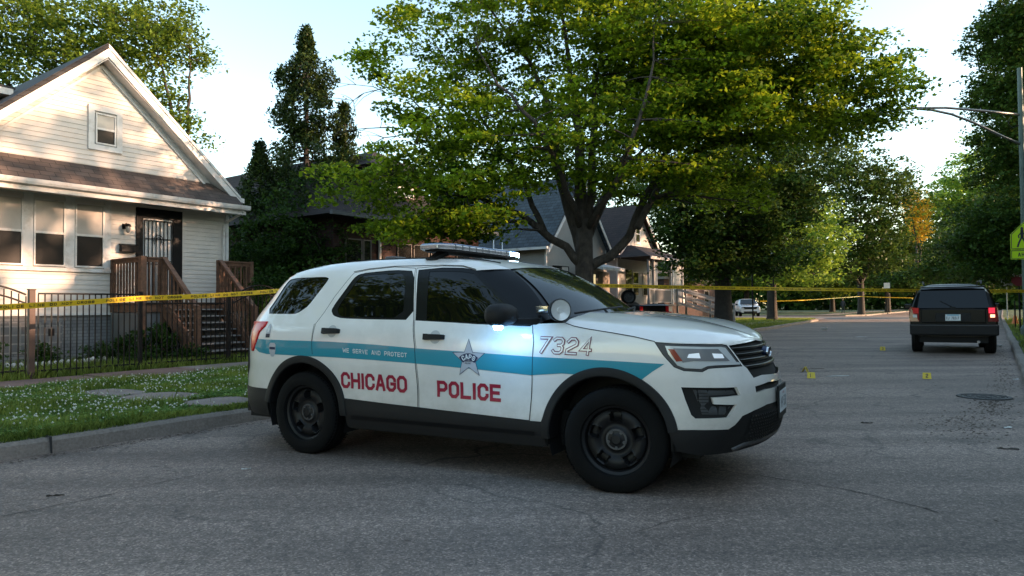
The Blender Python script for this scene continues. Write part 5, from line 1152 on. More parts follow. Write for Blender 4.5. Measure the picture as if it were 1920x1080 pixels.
# far low brick building and pinkish building glimpsed through the trees
fb_ = thing('low_brick_building', 'low dark red brick building with small white sign beyond the porch stairs', 'building', W(52, 22, 0), SROT)
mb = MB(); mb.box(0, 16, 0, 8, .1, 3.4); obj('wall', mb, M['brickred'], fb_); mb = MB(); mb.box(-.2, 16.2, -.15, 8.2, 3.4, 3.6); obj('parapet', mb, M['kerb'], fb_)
mb = MB(); mb.box(3, 4.3, -.03, -.003, 1.5, 2.1); obj('wall_sign', mb, M['trim'], fb_)
for x in (6, 9, 12): sash_window(fb_, x, x+1.2, 1.2, 2.6, -.003, 'pane', 'pane')
pk = thing('pink_brick_house', 'pinkish brick house with white trim glimpsed above the far white SUV', 'house', W(92, 34, 0), SROT)
mb = MB(); mb.box(0, 11, 0, 9, .1, 6.5); obj('wall', mb, brick_mat('pink_brick', (.42,.2,.16), (.5,.25,.2), (.4,.35,.3)), pk); mb = MB(); mb.add([(-.5,-.5,6.5),(11.5,-.5,6.5),(11.5,9.5,6.5),(-.5,9.5,6.5),(4,4.5,9),(7,4.5,9)], [(3,2,1,0),(0,1,5,4),(1,2,5),(2,3,4,5),(3,0,4)]); obj('roof', mb, M['shingle_brown'], pk)
for x in (1, 4, 8): sash_window(pk, x, x+1.6, 3.6, 5.6, -.01, 'trim', 'pane'); sash_window(pk, x, x+1.6, .9, 2.7, -.01, 'trim', 'pane')
# buildings along the street outside the frame: they shade the street and show in the car's glass and paint
def street_house(u0, w, v0, d, h, m, rh=2.2, face=-1, label=''):
    t = thing('street_house', label, 'house', W(u0, v0, 0), SROT)
    mb = MB(); mb.box(0, w, 0, d, .1, h); obj('wall', mb, m, t); mb = MB(); mb.add([(-.4,-.4,h),(w+.4,-.4,h),(w+.4,d+.4,h),(-.4,d+.4,h),(w/2,2.5,h+rh),(w/2,d-2.5,h+rh)], [(3,2,1,0),(0,1,4),(1,2,5,4),(2,3,5),(3,0,4,5)]); obj('roof', mb, M['shingle_brown'], t)
    y = -.02 if face < 0 else d+.07
    for z in ([1.4] if h < 5 else [1.4, 4.4]):
        for k in range(3): sash_window(t, .8+k*(w-1.6)/3, .8+k*(w-1.6)/3+1.1, z, z+1.5, y, 'blind', 'pane')
    return t
street_house(-24, 12, 17.5, 14, 6.6, M['brickorange'], label='orange brick two storey house along the near pavement out of view to the left')
street_house(-9.5, 7, 17.5, 12, 4.2, M['siding'], label='cream one storey house beside the cottage out of view to the left')
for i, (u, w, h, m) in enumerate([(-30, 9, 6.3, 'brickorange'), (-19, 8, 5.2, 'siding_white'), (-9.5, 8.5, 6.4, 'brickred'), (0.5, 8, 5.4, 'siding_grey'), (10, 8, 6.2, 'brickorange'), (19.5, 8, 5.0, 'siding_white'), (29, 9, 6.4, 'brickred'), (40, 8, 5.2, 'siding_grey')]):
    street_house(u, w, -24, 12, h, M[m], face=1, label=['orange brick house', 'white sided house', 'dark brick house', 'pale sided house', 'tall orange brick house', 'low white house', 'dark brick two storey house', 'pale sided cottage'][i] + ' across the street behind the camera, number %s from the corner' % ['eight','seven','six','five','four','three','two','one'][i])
# ================================================================== fence
def fence_bars(parent, u0, u1, v, z0, ztop, zr, step=.098, r=.0085, arch=0.0, zlow=.14):
    n = max(2, int((u1-u0)/step)); 
    for k in range(n+1):
        u = u0 + (u1-u0)*k/n; zt = ztop + arch*math.sin(math.pi*k/n); mb = MB(); mb.box(-r, r, -r, r, z0, zt); o = obj('bar', mb, M['iron'], parent); o.location = (u, v, 0)
    def railm(z, a=0.0):
        mb = MB(); P = [(u0+(u1-u0)*k/12, v, z + a*math.sin(math.pi*k/12)) for k in range(13)]
        if a == 0: mb.bar(P[0], P[-1], .03, .028)
        else:
            for p, q in zip(P, P[1:]): mb.bar(p, q, .03, .028)
        obj('rail', mb, M['iron'], parent)
    for z, a in zr: railm(z, a)
FV = 13.1
def fpost(parent, u, z1, w, m, v=FV):
    mb = MB(); mb.box(-w/2, w/2, -w/2, w/2, .05, z1); mb.box(-w/2-.008, w/2+.008, -w/2-.008, w/2+.008, z1+.001, z1+.02); o = obj('post', mb, m, parent, bevel=.004); o.location = (u, v, 0); return o
def fence_thing(name, label, group=None):
    t = thing(name, label, 'fence', (0,0,0), SROT, group); return t
f0 = fence_thing('arched_gate', 'arched black metal gate section at the far left edge beside the wooden post'); f0['category'] = 'gate'
fence_bars(f0, 3.55, 4.68, FV, .16, 1.52, [(1.545, .16), (1.40, .16), (.30, 0)], arch=.16)
f1 = fence_thing('metal_fence', 'black metal picket fence in front of the grey cellar wall between brown and black posts')
fence_bars(f1, 4.86, 6.44, FV, .14, 1.555, [(1.565, 0), (.28, 0)]); fpost(f1, 4.76, 1.62, .09, mat('brown_post', (.07,.04,.03), .6, var=.3)); fpost(f1, 6.53, 1.60, .065, M['iron'])
f2 = fence_thing('metal_fence', 'black metal picket fence in front of the wooden stair foot between two black posts')
fence_bars(f2, 6.64, 8.24, FV, .14, 1.53, [(1.40, 0), (.28, 0)]); fpost(f2, 8.33, 1.62, .075, M['iron'])
f3 = fence_thing('arched_gate', 'arched black metal gate just left of the police SUV tail lamp'); f3['category'] = 'gate'
fence_bars(f3, 8.42, 9.75, FV, .14, 1.50, [(1.53, .26), (1.40, .22), (.28, 0)], arch=.24)
f4 = fence_thing('metal_fence', 'black metal picket fence running on behind the police SUV'); fence_bars(f4, 9.95, 15.0, FV, .14, 1.53, [(1.56, 0), (.28, 0)], step=.14); fpost(f4, 9.85, 1.62, .075, M['iron'])
# white scalloped edging stones in the yard
M['edging'] = mat('white_stone', (.50,.49,.46), .7, var=.2, vscale=10, bump=.2)
ed = None; k = 0
for i in range(34):
    u = 5.2 + i*.13; v = 15.4 + .9*(i/34)**1.0 + .05*math.sin(i); mb = MB(); mb.lathe([(0,.0),(.055,.0),(.06,.05),(.045,.10),(.02,.13),(0,.135)], n=8)
    if ed is None:
        ed = obj('edging_stone', mb, M['edging'], loc=W(u, v, .17), smooth=True); tag(ed, 'white scalloped edging stone set along the flower bed in front of the cream house', 'garden edging', 'white edging stones along the flower bed')
    else:
        o = ed.copy(); COL.objects.link(o); o.location = W(u, v, .16 + random.uniform(-.01, .01)); o.rotation_euler = (random.uniform(-.15,.15), random.uniform(-.15,.15), random.uniform(0,6)); o.scale = (random.uniform(.8,1.15),)*3
# ================================================================== street lamp pole with sign, signs
M['galv'] = mat('galvanised_green', (.07,.10,.09), .5, .3, var=.2); M['galv2'] = mat('galvanised_grey', (.17,.18,.18), .4, .7)
PU_, PV_ = 29.75, -0.65
lp = thing('street_lamp', 'tall green street lamp pole with long curved mast arms at the right edge', 'street lamp', W(PU_, PV_, .13))
mb = MB(); mb.tube([(0,0,0),(0,0,.5),(0,0,9.3)], [.13,.11,.075], 14); obj('pole', mb, M['galv'], lp, smooth='auto'); mb = MB(); mb.lathe([(.2,0),(.2,.25),(.14,.35),(.12,.36)], n=14); obj('base', mb, M['galv'], lp)
L0 = Vector((17.68, 23.83, 0)) - W(PU_, PV_, 0)
mb = MB(); mb.tube([(-.02,0,7.66),(-1.2,0,7.80),(-2.6,.0,7.93),(-3.6,0,7.93),(-4.3,0,7.86),(-4.75,0,7.78)], .042, 10); obj('mast_arm', mb, M['galv2'], lp, smooth=True)
mb = MB(); mb.tube([(-.02,0,6.62),(-.8,0,6.98),(-1.6,.0,7.38),(-2.4,0,7.70),(-3.1,0,7.86),(-3.6,0,7.90)], .042, 10); obj('brace_arm', mb, M['galv2'], lp, smooth=True)
mb = MB(); mb.prism([(-4.7,7.70),(-5.35,7.66),(-5.4,7.72),(-5.3,7.84),(-4.9,7.88),(-4.7,7.84)], 'y', -.14, .14); obj('lamp_head', mb, M['galv2'], lp, bevel=.03)
mb = MB(); mb.tube([(-.08,0,7.3),(-.3,.02,7.2),(-.45,.0,7.35),(-.35,0,7.62)], .012, 6); obj('cable', mb, M['iron'], lp)
# pedestrian sign (faces the camera), its plaque; hung on the lamp pole
M['lime'] = mat('fluorescent_yellow_green', (.50,.72,.02), .45); M['lime'].node_tree.nodes['Principled BSDF'].inputs['Specular IOR Level'].default_value = .2
pc = Vector((17.20+.43, 23.70, 0)); sg1 = thing('pedestrian_sign', 'yellow green pentagon pedestrian crossing sign above its plaque at the right edge', 'road sign', (pc.x, pc.y, 3.10), math.atan2(-pc.x, pc.y)*0.55)
def pent(s): return [(-s*.46,0.0),(s*.46,0),(s*.46,s*.52),(0,s*1.0),(-s*.46,s*.52)]
mb = MB(); mb.prism([(a, b) for a, b in pent(1.0)], 'y', 0, .006); obj('panel', mb, M['lime'], sg1)
mb = MB(); A, B = [(a*.96, b*.96+.02) for a, b in pent(1.0)], [(a*.91, b*.91+.04) for a, b in pent(1.0)]
mb.add([(p[0], -.002, p[1]) for p in A+B], [(i, (i+1)%5, (i+1)%5+5, i+5) for i in range(5)]); obj('border', mb, M['darktxt'], sg1)
mb = MB()
for cx_, sc_ in ((-.12, 1.0), (.17, .72)):
    mb.add([(cx_+.045*sc_*math.cos(t), -.003, .12+.60*sc_+.05*sc_*math.sin(t)) for t in np.linspace(0, 2*math.pi, 10, endpoint=False)], [tuple(range(10))])
    for pl, w_ in (([(0,.54),(0,.33)],.09), ([(0,.34),(-.09,.14),(-.13,0)],.055), ([(0,.34),(.07,.17),(.12,.0)],.055), ([(0,.50),(-.10,.38),(-.09,.30)],.04), ([(0,.50),(.09,.40),(.14,.33)],.04)):
        for q in stroke_polys([(cx_+a*sc_, .10+b*sc_) for a, b in pl], w_*sc_): mb.add([(p.x, -.003, p.y) for p in q], [(0,1,2,3)])
obj('walking_figures', mb, M['darktxt'], sg1)
mb = MB(); mb.box(-.46, .46, 0, .006, -.34, -.02); obj('plaque', mb, M['lime'], sg1)
mb = MB(); a = [(-.445,-.325),(.445,-.325),(.445,-.035),(-.445,-.035)]; b = [(-.425,-.305),(.425,-.305),(.425,-.055),(-.425,-.055)]
mb.add([(p[0], -.002, p[1]) for p in a+b], [(i, (i+1)%4, (i+1)%4+4, i+4) for i in range(4)]); obj('plaque_border', mb, M['darktxt'], sg1)
mb, _x = text_mb('AHEAD', -.25, -.25, .14, .082, .022, .024, lambda x, z: (x, -.003, z)); obj('plaque_lettering', mb, M['darktxt'], sg1)
mb = MB(); mb.box(-.05, .05, .006, .10, .1, .14); mb.box(-.05, .05, .006, .10, -.2, -.16); obj('bracket', mb, M['galv2'], sg1)
def sign_post(name, label, px, Y, zs, w, h, m, pm, txt='', tm=None, shape=None, zb=.13):
    X = (px-960)/F_PX*Y; t = thing(name, label, 'road sign', (X, Y, zb), math.atan2(-X, Y)*.6); mb = MB(); mb.tube([(0,.02,0),(0,.02,zs+h/2)], .035, 8); obj('post', mb, pm, t)
    mb = MB(); P = shape or [(-w/2,-h/2),(w/2,-h/2),(w/2,h/2),(-w/2,h/2)]; mb.prism([(a, b+zs) for a, b in P], 'y', -.03, -.024); pn = obj('panel', mb, m, t)
    for r_, line in enumerate(txt.split('|') if txt else []):
        n_ = len(line); cw = w*.8/(n_*1.25); hh = h*.24; mb, _ = text_mb(line, -w*.4, zs+h*.18-r_*h*.42, hh, cw, cw*.25, cw*.25, lambda x, z: (x, -.033, z), sub=1); obj('lettering', mb, tm or M['darktxt'], pn)
    return t
sign_post('parking_sign', 'white parking restriction sign on pale post beside the red sign at right', 1888, 44, 2.6, .62, .78, M['plate'], M['trim'], 'NO|PARK')
oc = [(.42*math.cos(math.pi/8+k*math.pi/4), .42*math.sin(math.pi/8+k*math.pi/4)) for k in range(8)]
sign_post('stop_sign', 'dark red stop sign in shade right of the white parking sign', 1911, 42, 2.55, .84, .84, mat('stop_red', (.16,.01,.02), .5), M['iron'], 'STOP', M['plate'], oc)
o = sign_post('small_street_sign', 'small pale square sign on thin post far down the street', 1663, 78, 3.2, .62, .62, M['plate'], M['iron'], '')
tl = thing('street_sign_pole', 'thin black pole with bent white street sign on the lawn between two tree trunks', 'street sign', W(47.5, 12.4, .13))
mb = MB(); mb.tube([(0,0,0),(0,0,4.6)], .05, 8); obj('pole', mb, M['iron'], tl)
mb = MB(); mb.add([(-.25,-.05,4.55),(.02,-.05,4.6),(.0,-.05,4.2),(.3,-.03,4.25),(.32,-.03,4.0),(-.05,-.03,3.95),(-.04,-.05,4.35),(-.25,-.05,4.3)], [(0,1,6,7),(1,2,6),(2,3,4,5)]); obj('panel', mb, M['plate'], tl)
for px, Y, z, lab in ((1411, 52, 5.2, 'thin dark pole standing in front of the far white SUV'),):
    X = (px-960)/F_PX*Y; mb = MB(); mb.tube([(X,Y,.1),(X,Y,z)], .06, 8); tag(obj('utility_post', mb, M['iron']), lab, 'pole')
for k_, (px, Y, z, lab) in enumerate([(1902, 31, 1.35, 'short black post standing nearest the orange cone'), (1911, 27, 1.9, 'taller black post standing on the right verge by the kerb')]):
    X = (px-960)/F_PX*Y; mb = MB(); mb.tube([(X,Y,.1),(X,Y,z)], .03, 8); tag(obj('sign_post', mb, M['iron']), lab, 'post')
cn = thing('traffic_cone', 'orange traffic cone lying low on the right verge near the kerb', 'traffic cone', (*[(1902-960)/F_PX*36, 36], .14)); mb = MB(); mb.box(-.24,.24,-.24,.24,0,.04); obj('base', mb, mat('cone_orange', (.55,.13,.02), .5), cn); mb = MB(); mb.lathe([(.17,.04),(.05,.48),(.04,.5),(0,.5)], n=14); obj('cone', mb, mat('cone_orange2', (.55,.13,.02), .5), cn)
# ================================================================== crime scene tape
M['tape'] = mat('yellow_tape', (.62,.42,.02), .38, var=.12, vscale=7); M['tape'].node_tree.nodes['Principled BSDF'].inputs['Transmission Weight'].default_value = 0
def tape(name, label, P, w=.078, sag=.05, tw=lambda f: .15*math.sin(9*f), txt=True, seg=60):
    P = [Vector(p) for p in P]; t = thing(name, label, 'barrier tape', P[0]); base = P[0]; L_ = [0]
    for a, b in zip(P, P[1:]): L_.append(L_[-1]+(b-a).length)
    T = L_[-1]
    def at(f, o):
        d = f*T; i = max(0, min(len(P)-2, next((k for k in range(len(P)-1) if L_[k+1] >= d), len(P)-2))); q = (d-L_[i])/(L_[i+1]-L_[i]); p = P[i].lerp(P[i+1], q); p = p - Vector((0,0,1))*sag*4*q*(1-q)
        dr = (P[i+1]-P[i]).normalized(); n = dr.cross(Vector((0,0,1))).normalized(); a = tw(f); up = Vector((0,0,1))*math.cos(a) + n*math.sin(a); return p + up*o - base, n
    mb = MB(); V = []; N_ = seg
    for k in range(N_+1):
        a, n_ = at(k/N_, w/2); m_, _ = at(k/N_, 0); b, _ = at(k/N_, -w/2); V += [a, m_+n_*.003*math.sin(k*2.1), b]
    mb.add(V, [(3*i+j, 3*i+j+1, 3*i+j+4, 3*i+j+3) for i in range(N_) for j in range(2)]); s = obj('strip', mb, M['tape'], t, smooth=True)
    if txt:
        mb = MB(); line = 'POLICE LINE DO NOT CROSS   '; cw = .042; pitch = .056; n = int(T/pitch)-2; 
        for k in range(n):
            ch = line[k % len(line)]
            for sd in (1,):
                def fn(x, z): p, n_ = at(min(1, max(0, x/T)), z); c = n_ if n_.dot(Vector((0,-1,0))) > 0 else -n_; return p + c*.004
                text_mb(ch, .05+k*pitch, -.021, .042, cw, 0, .010, fn, mb, sub=1)
        obj('lettering', mb, mat('tape_black', (.015,.013,.01), .5), t)
    return t
tape('crime_scene_tape', 'yellow police tape stretched from the left edge past the fence to behind the SUV', [(-7.9, 8.3, 1.255), (-6.18, 11.5, 1.47), (-4.74, 14.0, 1.64), (1.66, 19.0, 1.86)], w=.085, sag=.02, seg=90)
tape('crime_scene_tape', 'yellow police tape stretched from the maple trunk across the street to the lamp pole', [(2.30, 18.95, 1.84), (17.62, 23.62, 1.66)], w=.10, sag=.03, tw=lambda f: .25*math.sin(11*f)+.9*max(0, f-.55), seg=110)
def gpt(px, Y, z): return ((px-960)/F_PX*Y, Y, z)
tape('far_crime_scene_tape', 'thin second yellow tape strung between the far tree trunks beyond the lawn', [gpt(1425, 60, 1.60), gpt(1500, 60, 1.64), gpt(1612, 66, 2.0), gpt(1720, 66, 1.8)], w=.07, sag=.02, txt=False)
# ================================================================== evidence markers, litter
M['marker'] = mat('marker_yellow', (.60,.44,.03), .4)
def marker(px, py, rz, txt, label, s=1.0):
    x, y = GP(px, py); t = thing('evidence_marker', label, 'evidence marker', (x, y, .002), rz, 'yellow evidence markers on the road'); w, h, d = .062*s, .095*s, .05*s
    mb = MB()
    for sg in (-1, 1): mb.add([(-w, sg*d, 0),(w, sg*d, 0),(w*.92, sg*.004, h),(-w*.92, sg*.004, h),(-w, sg*(d-.005), 0),(w, sg*(d-.005), 0),(w*.92, 0, h-.004),(-w*.92, 0, h-.004)], [(0,1,2,3),(7,6,5,4),(0,4,5,1),(1,5,6,2),(3,7,4,0)])
    b_ = obj('tent', mb, M['marker'], t); mb, _ = text_mb(txt, -.018*s, .018*s, .06*s, .036*s, 0, .011*s, lambda x, z: (x, -d+.0-.003+z*(d-.004)/h, z)); obj('numeral', mb, M['darktxt'], t)
marker(1521, 709, -.35, '1', 'yellow evidence marker nearest the SUV bumper, upright in front of the tilted one', 1.05); marker(1510, 697, .9, '6', 'yellow evidence marker turned sideways just behind the one nearest the SUV'); marker(1738, 710, -.5, '2', 'yellow evidence marker alone on the road in front of the black SUV left wheel', 1.05); marker(1655, 657, -.4, '3', 'pale evidence marker farthest away on the road left of the black SUV', 1.05)
M['paper'] = mat('litter_white', (.55,.55,.53), .7, var=.2); M['twig'] = mat('twig', (.03,.022,.016), .9)
def litter(px, py, L_, w, rz, m, name, label, cat, z=.006):
    x, y = GP(px, py); mb = MB(); n = 6; rs = random.Random(px)
    V = []
    for k in range(n+1):
        f = k/n-.5; q = rs.uniform(.4, 1)*w*(1-abs(f)*.9); V += [(f*L_, q/2+rs.uniform(-.1,.1)*w, z+rs.uniform(0,.012)), (f*L_, -q/2, z+rs.uniform(0,.006)), (f*L_, 0, .0035)]
    mb.add(V, [(3*i+j, 3*i+(j+1)%3, 3*i+3+(j+1)%3, 3*i+3+j) for i in range(n) for j in range(3)] + [(0,1,2), (3*n+2,3*n+1,3*n)]); return tag(obj(name, mb, m, loc=(x, y, 0), rz=rz), label, cat)
litter(461, 881, .07, .02, .2, M['paper'], 'paper_scrap', 'small white paper scrap on the asphalt in front of the SUV rear wheel', 'litter')
litter(104, 931, .11, .016, .3, M['twig'], 'twig', 'short dark twig on the asphalt near the left kerb', 'twig')
litter(1614, 632, .42, .16, .1, M['paper'], 'paper_scrap', 'flat pale cardboard scrap on the road left of the black SUV', 'litter')
litter(1545, 619, .30, .26, .1, M['paper'], 'paper_ball', 'round white scrap far up the road near the left lawn corner', 'litter', .1)
litter(1523, 692, .5, .06, .1, M['twig'], 'twig', 'dark stick lying beside the paired evidence markers', 'twig')
litter(1570, 706, .45, .04, .15, M['paper'], 'paper_strip', 'thin white strip trailing right from the paired evidence markers', 'litter')
litter(1625, 794, .12, .04, -.1, M['twig'], 'bark_chip', 'dark chip on the road right of the SUV front plate', 'litter')
litter(1890, 843, .16, .05, -.4, M['twig'], 'bark_chip', 'long dark bark chip near the right edge of the picture', 'litter')
litter(1890, 803, .10, .05, .4, M['paper'], 'leaf_scrap', 'pale dry leaf in the dirt patch at the right edge', 'litter'); litter(1906, 712, .14, .06, .4, M['paper'], 'leaf_scrap', 'pale crumpled leaf in the gutter at the right kerb', 'litter')
litter(1868, 628, .22, .12, .4, M['paper'], 'paper_scrap', 'white scrap in the gutter just right of the black SUV tail lamp', 'litter', .05); litter(1873, 650, .2, .1, .2, M['paper'], 'paper_scrap', 'white scrap beside the black SUV right rear tyre', 'litter', .04)
# dirt and leaf crumbs in the right gutter and at the left kerb foot (uncountable)
rs = np.random.default_rng(5); V = []; Q = []
def crumbs(uv_list, n, s0, s1, spread):
    global V, Q
    for u, v, su, sv, cnt in uv_list:
        for _ in range(cnt):
            a, b = rs.normal(u, su), rs.normal(v, sv); p = W(a, b, .004); s = rs.uniform(s0, s1); t = rs.uniform(0, 6.3); k = len(V); c, q = math.cos(t), math.sin(t)
            if b > 6.96 or b < -.28: continue
            V += [(p.x+c*s, p.y+q*s, .005), (p.x-q*s*.4, p.y+c*s*.4, .010), (p.x-c*s, p.y-q*s, .006), (p.x+q*s*.4, p.y-c*s*.4, .009)]; Q.append((k,k+1,k+2,k+3))
crumbs([(10.5,.15,.6,.12,500),(8.6,.35,.5,.2,350),(13.5,.0,1.5,.12,300),(20,.05,4,.12,500),(3.6,6.85,.9,.05,220),(5.5,6.8,1.5,.05,160),(6,3,5,2.5,120),(14,3,4,2,160)], 0, .006, .022, 0)
o = obj('gutter_debris', np_mesh('gutter_debris', np.array(V), np.array(Q)), mat('debris', (.075,.055,.04), .9, var=.6, vscale=40)); tag(o, kind='stuff')
# ================================================================== generic car shells (frame: x forward from rear axle, y left)
def box_car(t, L0, L1, st, hw, m, zfloor, sections=22, prof_pow=5.0, tum=.16, zbelt=1.0):
    """st: list of (x, ztop, halfwidth factor); closed lofted body"""
    mb = MB(); n = 28; rings = []
    xs_ = [s[0] for s in st]; zt = [s[1] for s in st]; wf = [s[2] for s in st]; X = []
    for a, b in zip(xs_, xs_[1:]): X += list(np.linspace(a, b, max(2, int((b-a)/.12)), endpoint=False))
    X.append(xs_[-1])
    for x in X:
        z1 = np.interp(x, xs_, zt); w = np.interp(x, xs_, wf)*hw; ring = []; zc = (z1+zfloor)/2; hz = (z1-zfloor)/2
        for k in range(n):
            a = 2*math.pi*k/n; c, s = math.cos(a), math.sin(a); y = w*math.copysign(abs(c)**(2/prof_pow), c); z = zc+hz*math.copysign(abs(s)**(2/prof_pow), s)
            if z > zbelt: y *= 1 - tum*((z-zbelt)/.75)
            ring.append((x, y, z))
        rings.append(ring)
    mb.add([p for r_ in rings for p in r_], [(i*n+j, i*n+(j+1) % n, (i+1)*n+(j+1) % n, (i+1)*n+j) for i in range(len(X)-1) for j in range(n)] + [tuple(range(n)), tuple(range((len(X)-1)*n, len(X)*n))])
    return obj('body', mb, m, t, smooth='auto')
M['blackpaint'] = mat('black_paint', (.0035,.0045,.006), .3, coat=.15, spec=.15)
# ---- black SUV seen from behind
jp = thing('black_suv', 'black SUV seen from behind, parked along the right kerb with a bright tail lamp', 'car', (11.44, 18.05, 0), math.atan2(.816, .578) + R(4))
K = M['blackpaint']
box_car(jp, 0, 0, [(-.86,1.12,.93),(-.80,1.18,.98),(-.62,1.62,1.0),(-.40,1.72,1.0),(.8,1.76,1.0),(1.7,1.74,1.0),(2.3,1.20,1.0),(2.9,1.10,1.0),(3.5,.98,.94)], .91, K, .42, zbelt=1.02, tum=.24, prof_pow=5.2)
mb = MB(); mb.add([(-.865,.78,1.10),(-.865,-.78,1.10),(-.655,-.68,1.63),(-.655,.68,1.63)], [(0,1,2,3)]); mb2 = MB(); mb2.add([(-.87,.73,1.13),(-.87,-.73,1.13),(-.672,-.655,1.60),(-.672,.655,1.60),(-.85,.73,1.13),(-.85,-.73,1.13),(-.65,-.655,1.60),(-.65,.655,1.60)], [(0,1,2,3),(7,6,5,4),(0,3,7,4),(1,5,6,2),(3,2,6,7)]); obj('rear_window', mb2, M['glass'], jp)
mb = MB(); mb.box(-.98,-.70,-.90,.90,.46,.74); bp = obj('rear_bumper', mb, M['blackplas'], jp, bevel=.04); mb = MB(); mb.box(-.985,-.975,-.88,.88,.70,.715); obj('bumper_strip', mb, M['grey'], bp)
mb = MB(); mb.box(-.90,-.84,-.66,.66,.76,1.11); tg = obj('tailgate', mb, K, jp, bevel=.02); mb = MB(); mb.box(-.915,-.90,-.36,.36,.80,1.0); obj('plate_recess', mb, M['blackplas'], tg, bevel=.01)
mb = MB(); mb.box(-.925,-.917,-.155,.155,.82,.975); np_ = obj('number_plate', mb, M['plate'], jp); mb, _ = text_mb('CJ 76517', 0, .85, .07, .026, .009, .008, lambda x, z: (-.927, .135-x, z)); obj('plate_characters', mb, M['darktxt'], np_)
mb = MB(); mb.box(-.928,-.9255,-.12,.12,.945,.968); obj('plate_band', mb, mat('plate_blue', (.1,.35,.5), .5), np_)
for sg in (-1, 1):
    mb = MB(); mb.add([(-.90,.70*sg,.80),(-.90,.70*sg,1.14),(-.86,.87*sg,1.16),(-.60,.915*sg,1.12),(-.60,.915*sg,.86),(-.87,.905*sg,.80),(-.80,.68*sg,.80),(-.80,.68*sg,1.14)], [(0,1,2,5),(2,3,4,5),(6,7,1,0)]); tlp = obj('tail_lamp', mb, mat('dark_red_lens', (.16,.004,.008), .1, coat=.6), jp, smooth=False)
    mb = MB(); mb.add([(-.905,.74*sg,.90),(-.905,.74*sg,.97),(-.893,.83*sg,.97),(-.893,.83*sg,.90)], [(0,1,2,3)]); obj('reverse_lens', mb, mat('lit_lens', (.8,.5,.4), .3, emit=(1,.35,.18), estr=.9) if sg < 0 else M['lens'], tlp)
    mb = MB(); mb.add([(-.907,.71*sg,1.0),(-.907,.71*sg,1.13),(-.893,.83*sg,1.13),(-.893,.83*sg,1.0)], [(0,1,2,3)]); obj('brake_lens', mb, mat('lit_brake', (.6,.02,.03), .3, emit=(1,.03,.08), estr=.25) if sg < 0 else M['redlens'], tlp)
    mb = MB(); mb.tube([(-.3,.60*sg,1.72),(-.2,.61*sg,1.80),(1.5,.61*sg,1.82),(1.6,.60*sg,1.74)], .018, 6); obj('roof_rail', mb, M['grey'], jp)
    mb = MB(); mb.add([(-.60,.885*sg,1.14),(.9,.89*sg,1.12),(1.75,.87*sg,1.12),(1.45,.755*sg,1.60),(-.35,.755*sg,1.60)], [(0,1,2,3,4)]); obj('side_window', mb, M['glass'], jp)
    mb = MB(); mb.cbox((1.75,.99*sg,1.16),(.12,.2,.15)); obj('wing_mirror', mb, K, jp, bevel=.03)
    for x in (0, 2.69): make_wheel(jp, (x,.765*sg,.36), 0, -sg, .36, .235, slots=5)
mb = MB(); mb.tube([(-.885,-.05,1.12),(-.80,.25,1.30)], .010, 5); mb.cbox((-.875,0,1.13),(.05,.12,.05)); obj('wiper', mb, M['blackplas'], jp)
mb = MB(); mb.box(-.78,3.2,-.7,.7,.28,.5); obj('underbody', mb, M['gap'], jp); mb = MB(); mb.tube([(-.6,-.5,.33),(-.88,-.5,.31)], .035, 10); obj('exhaust', mb, M['chrome'], jp)
mb = MB(); mb.box(-.868,-.862,-.62,-.5,.84,.86); obj('badge', mb, M['chrome'], jp)
mb = MB(); mb.add([(-.66,-.68,1.63),(-.66,.68,1.63),(-.78,.64,1.655),(-.78,-.64,1.655),(-.60,-.66,1.67),(-.60,.66,1.67)], [(0,1,2,3),(3,2,5,4)]); obj('roof_spoiler', mb, K, jp)
jp.scale = (1.0, 1.04, 1.02)
# ---- distant white SUV facing us
ws = thing('white_suv', 'small white SUV facing the camera on a driveway beyond the dark tree trunk', 'car', (*[(1396-960)/F_PX*68, 68], .16), 0)
fwd = Vector((-(1396-960)/F_PX*68, -68)); ws.rotation_euler = (0, 0, math.atan2(fwd.y, fwd.x) + R(8)); ws.location = ws.location - Vector((fwd.normalized().x, fwd.normalized().y, 0))*3
box_car(ws, 0, 0, [(-.9,1.3,.95),(-.6,1.7,1),(1.2,1.74,1),(1.9,1.62,1),(2.6,1.15,1),(3.5,1.05,.98),(3.72,.85,.9)], .97, mat('far_white_paint', (.85,.87,.9), .25, coat=1), .34, tum=.22, zbelt=1.08)
mb = MB(); mb.add([(1.78,-.66,1.64),(1.78,.66,1.64),(2.62,.80,1.17),(2.62,-.80,1.17)], [(0,1,2,3)]); obj('windshield', mb, M['glass'], ws, loc=(.06,0,.04))
mb = MB(); mb.prism([(-.55,.72),(.55,.72),(.66,.93),(-.66,.93)], 'x', 3.55, 3.76); obj('grille', mb, M['blackgloss'], ws); mb = MB(); mb.box(3.5,3.76,-.6,.6,.36,.50); obj('lower_intake', mb, M['blackgloss'], ws)
for sg in (-1, 1):
    mb = MB(); mb.box(3.45,3.72,.66*sg-.15,.66*sg+.15,.82,.95); obj('headlight', mb, M['lens'], ws); mb = MB(); mb.box(3.4,3.70,.72*sg-.13,.72*sg+.13,.50,.64); obj('fog_housing', mb, M['blackgloss'], ws)
    for x in (0, 2.87): make_wheel(ws, (x,.83*sg,.36), 0, -sg, .36, .24, slots=0)
    mb = MB(); mb.cbox((2.1,1.08*sg,1.18),(.12,.2,.15)); obj('wing_mirror', mb, M['blackgloss'], ws)
mb = MB(); mb.box(-.8,3.4,-.75,.75,.26,.5); obj('underbody', mb, M['gap'], ws)
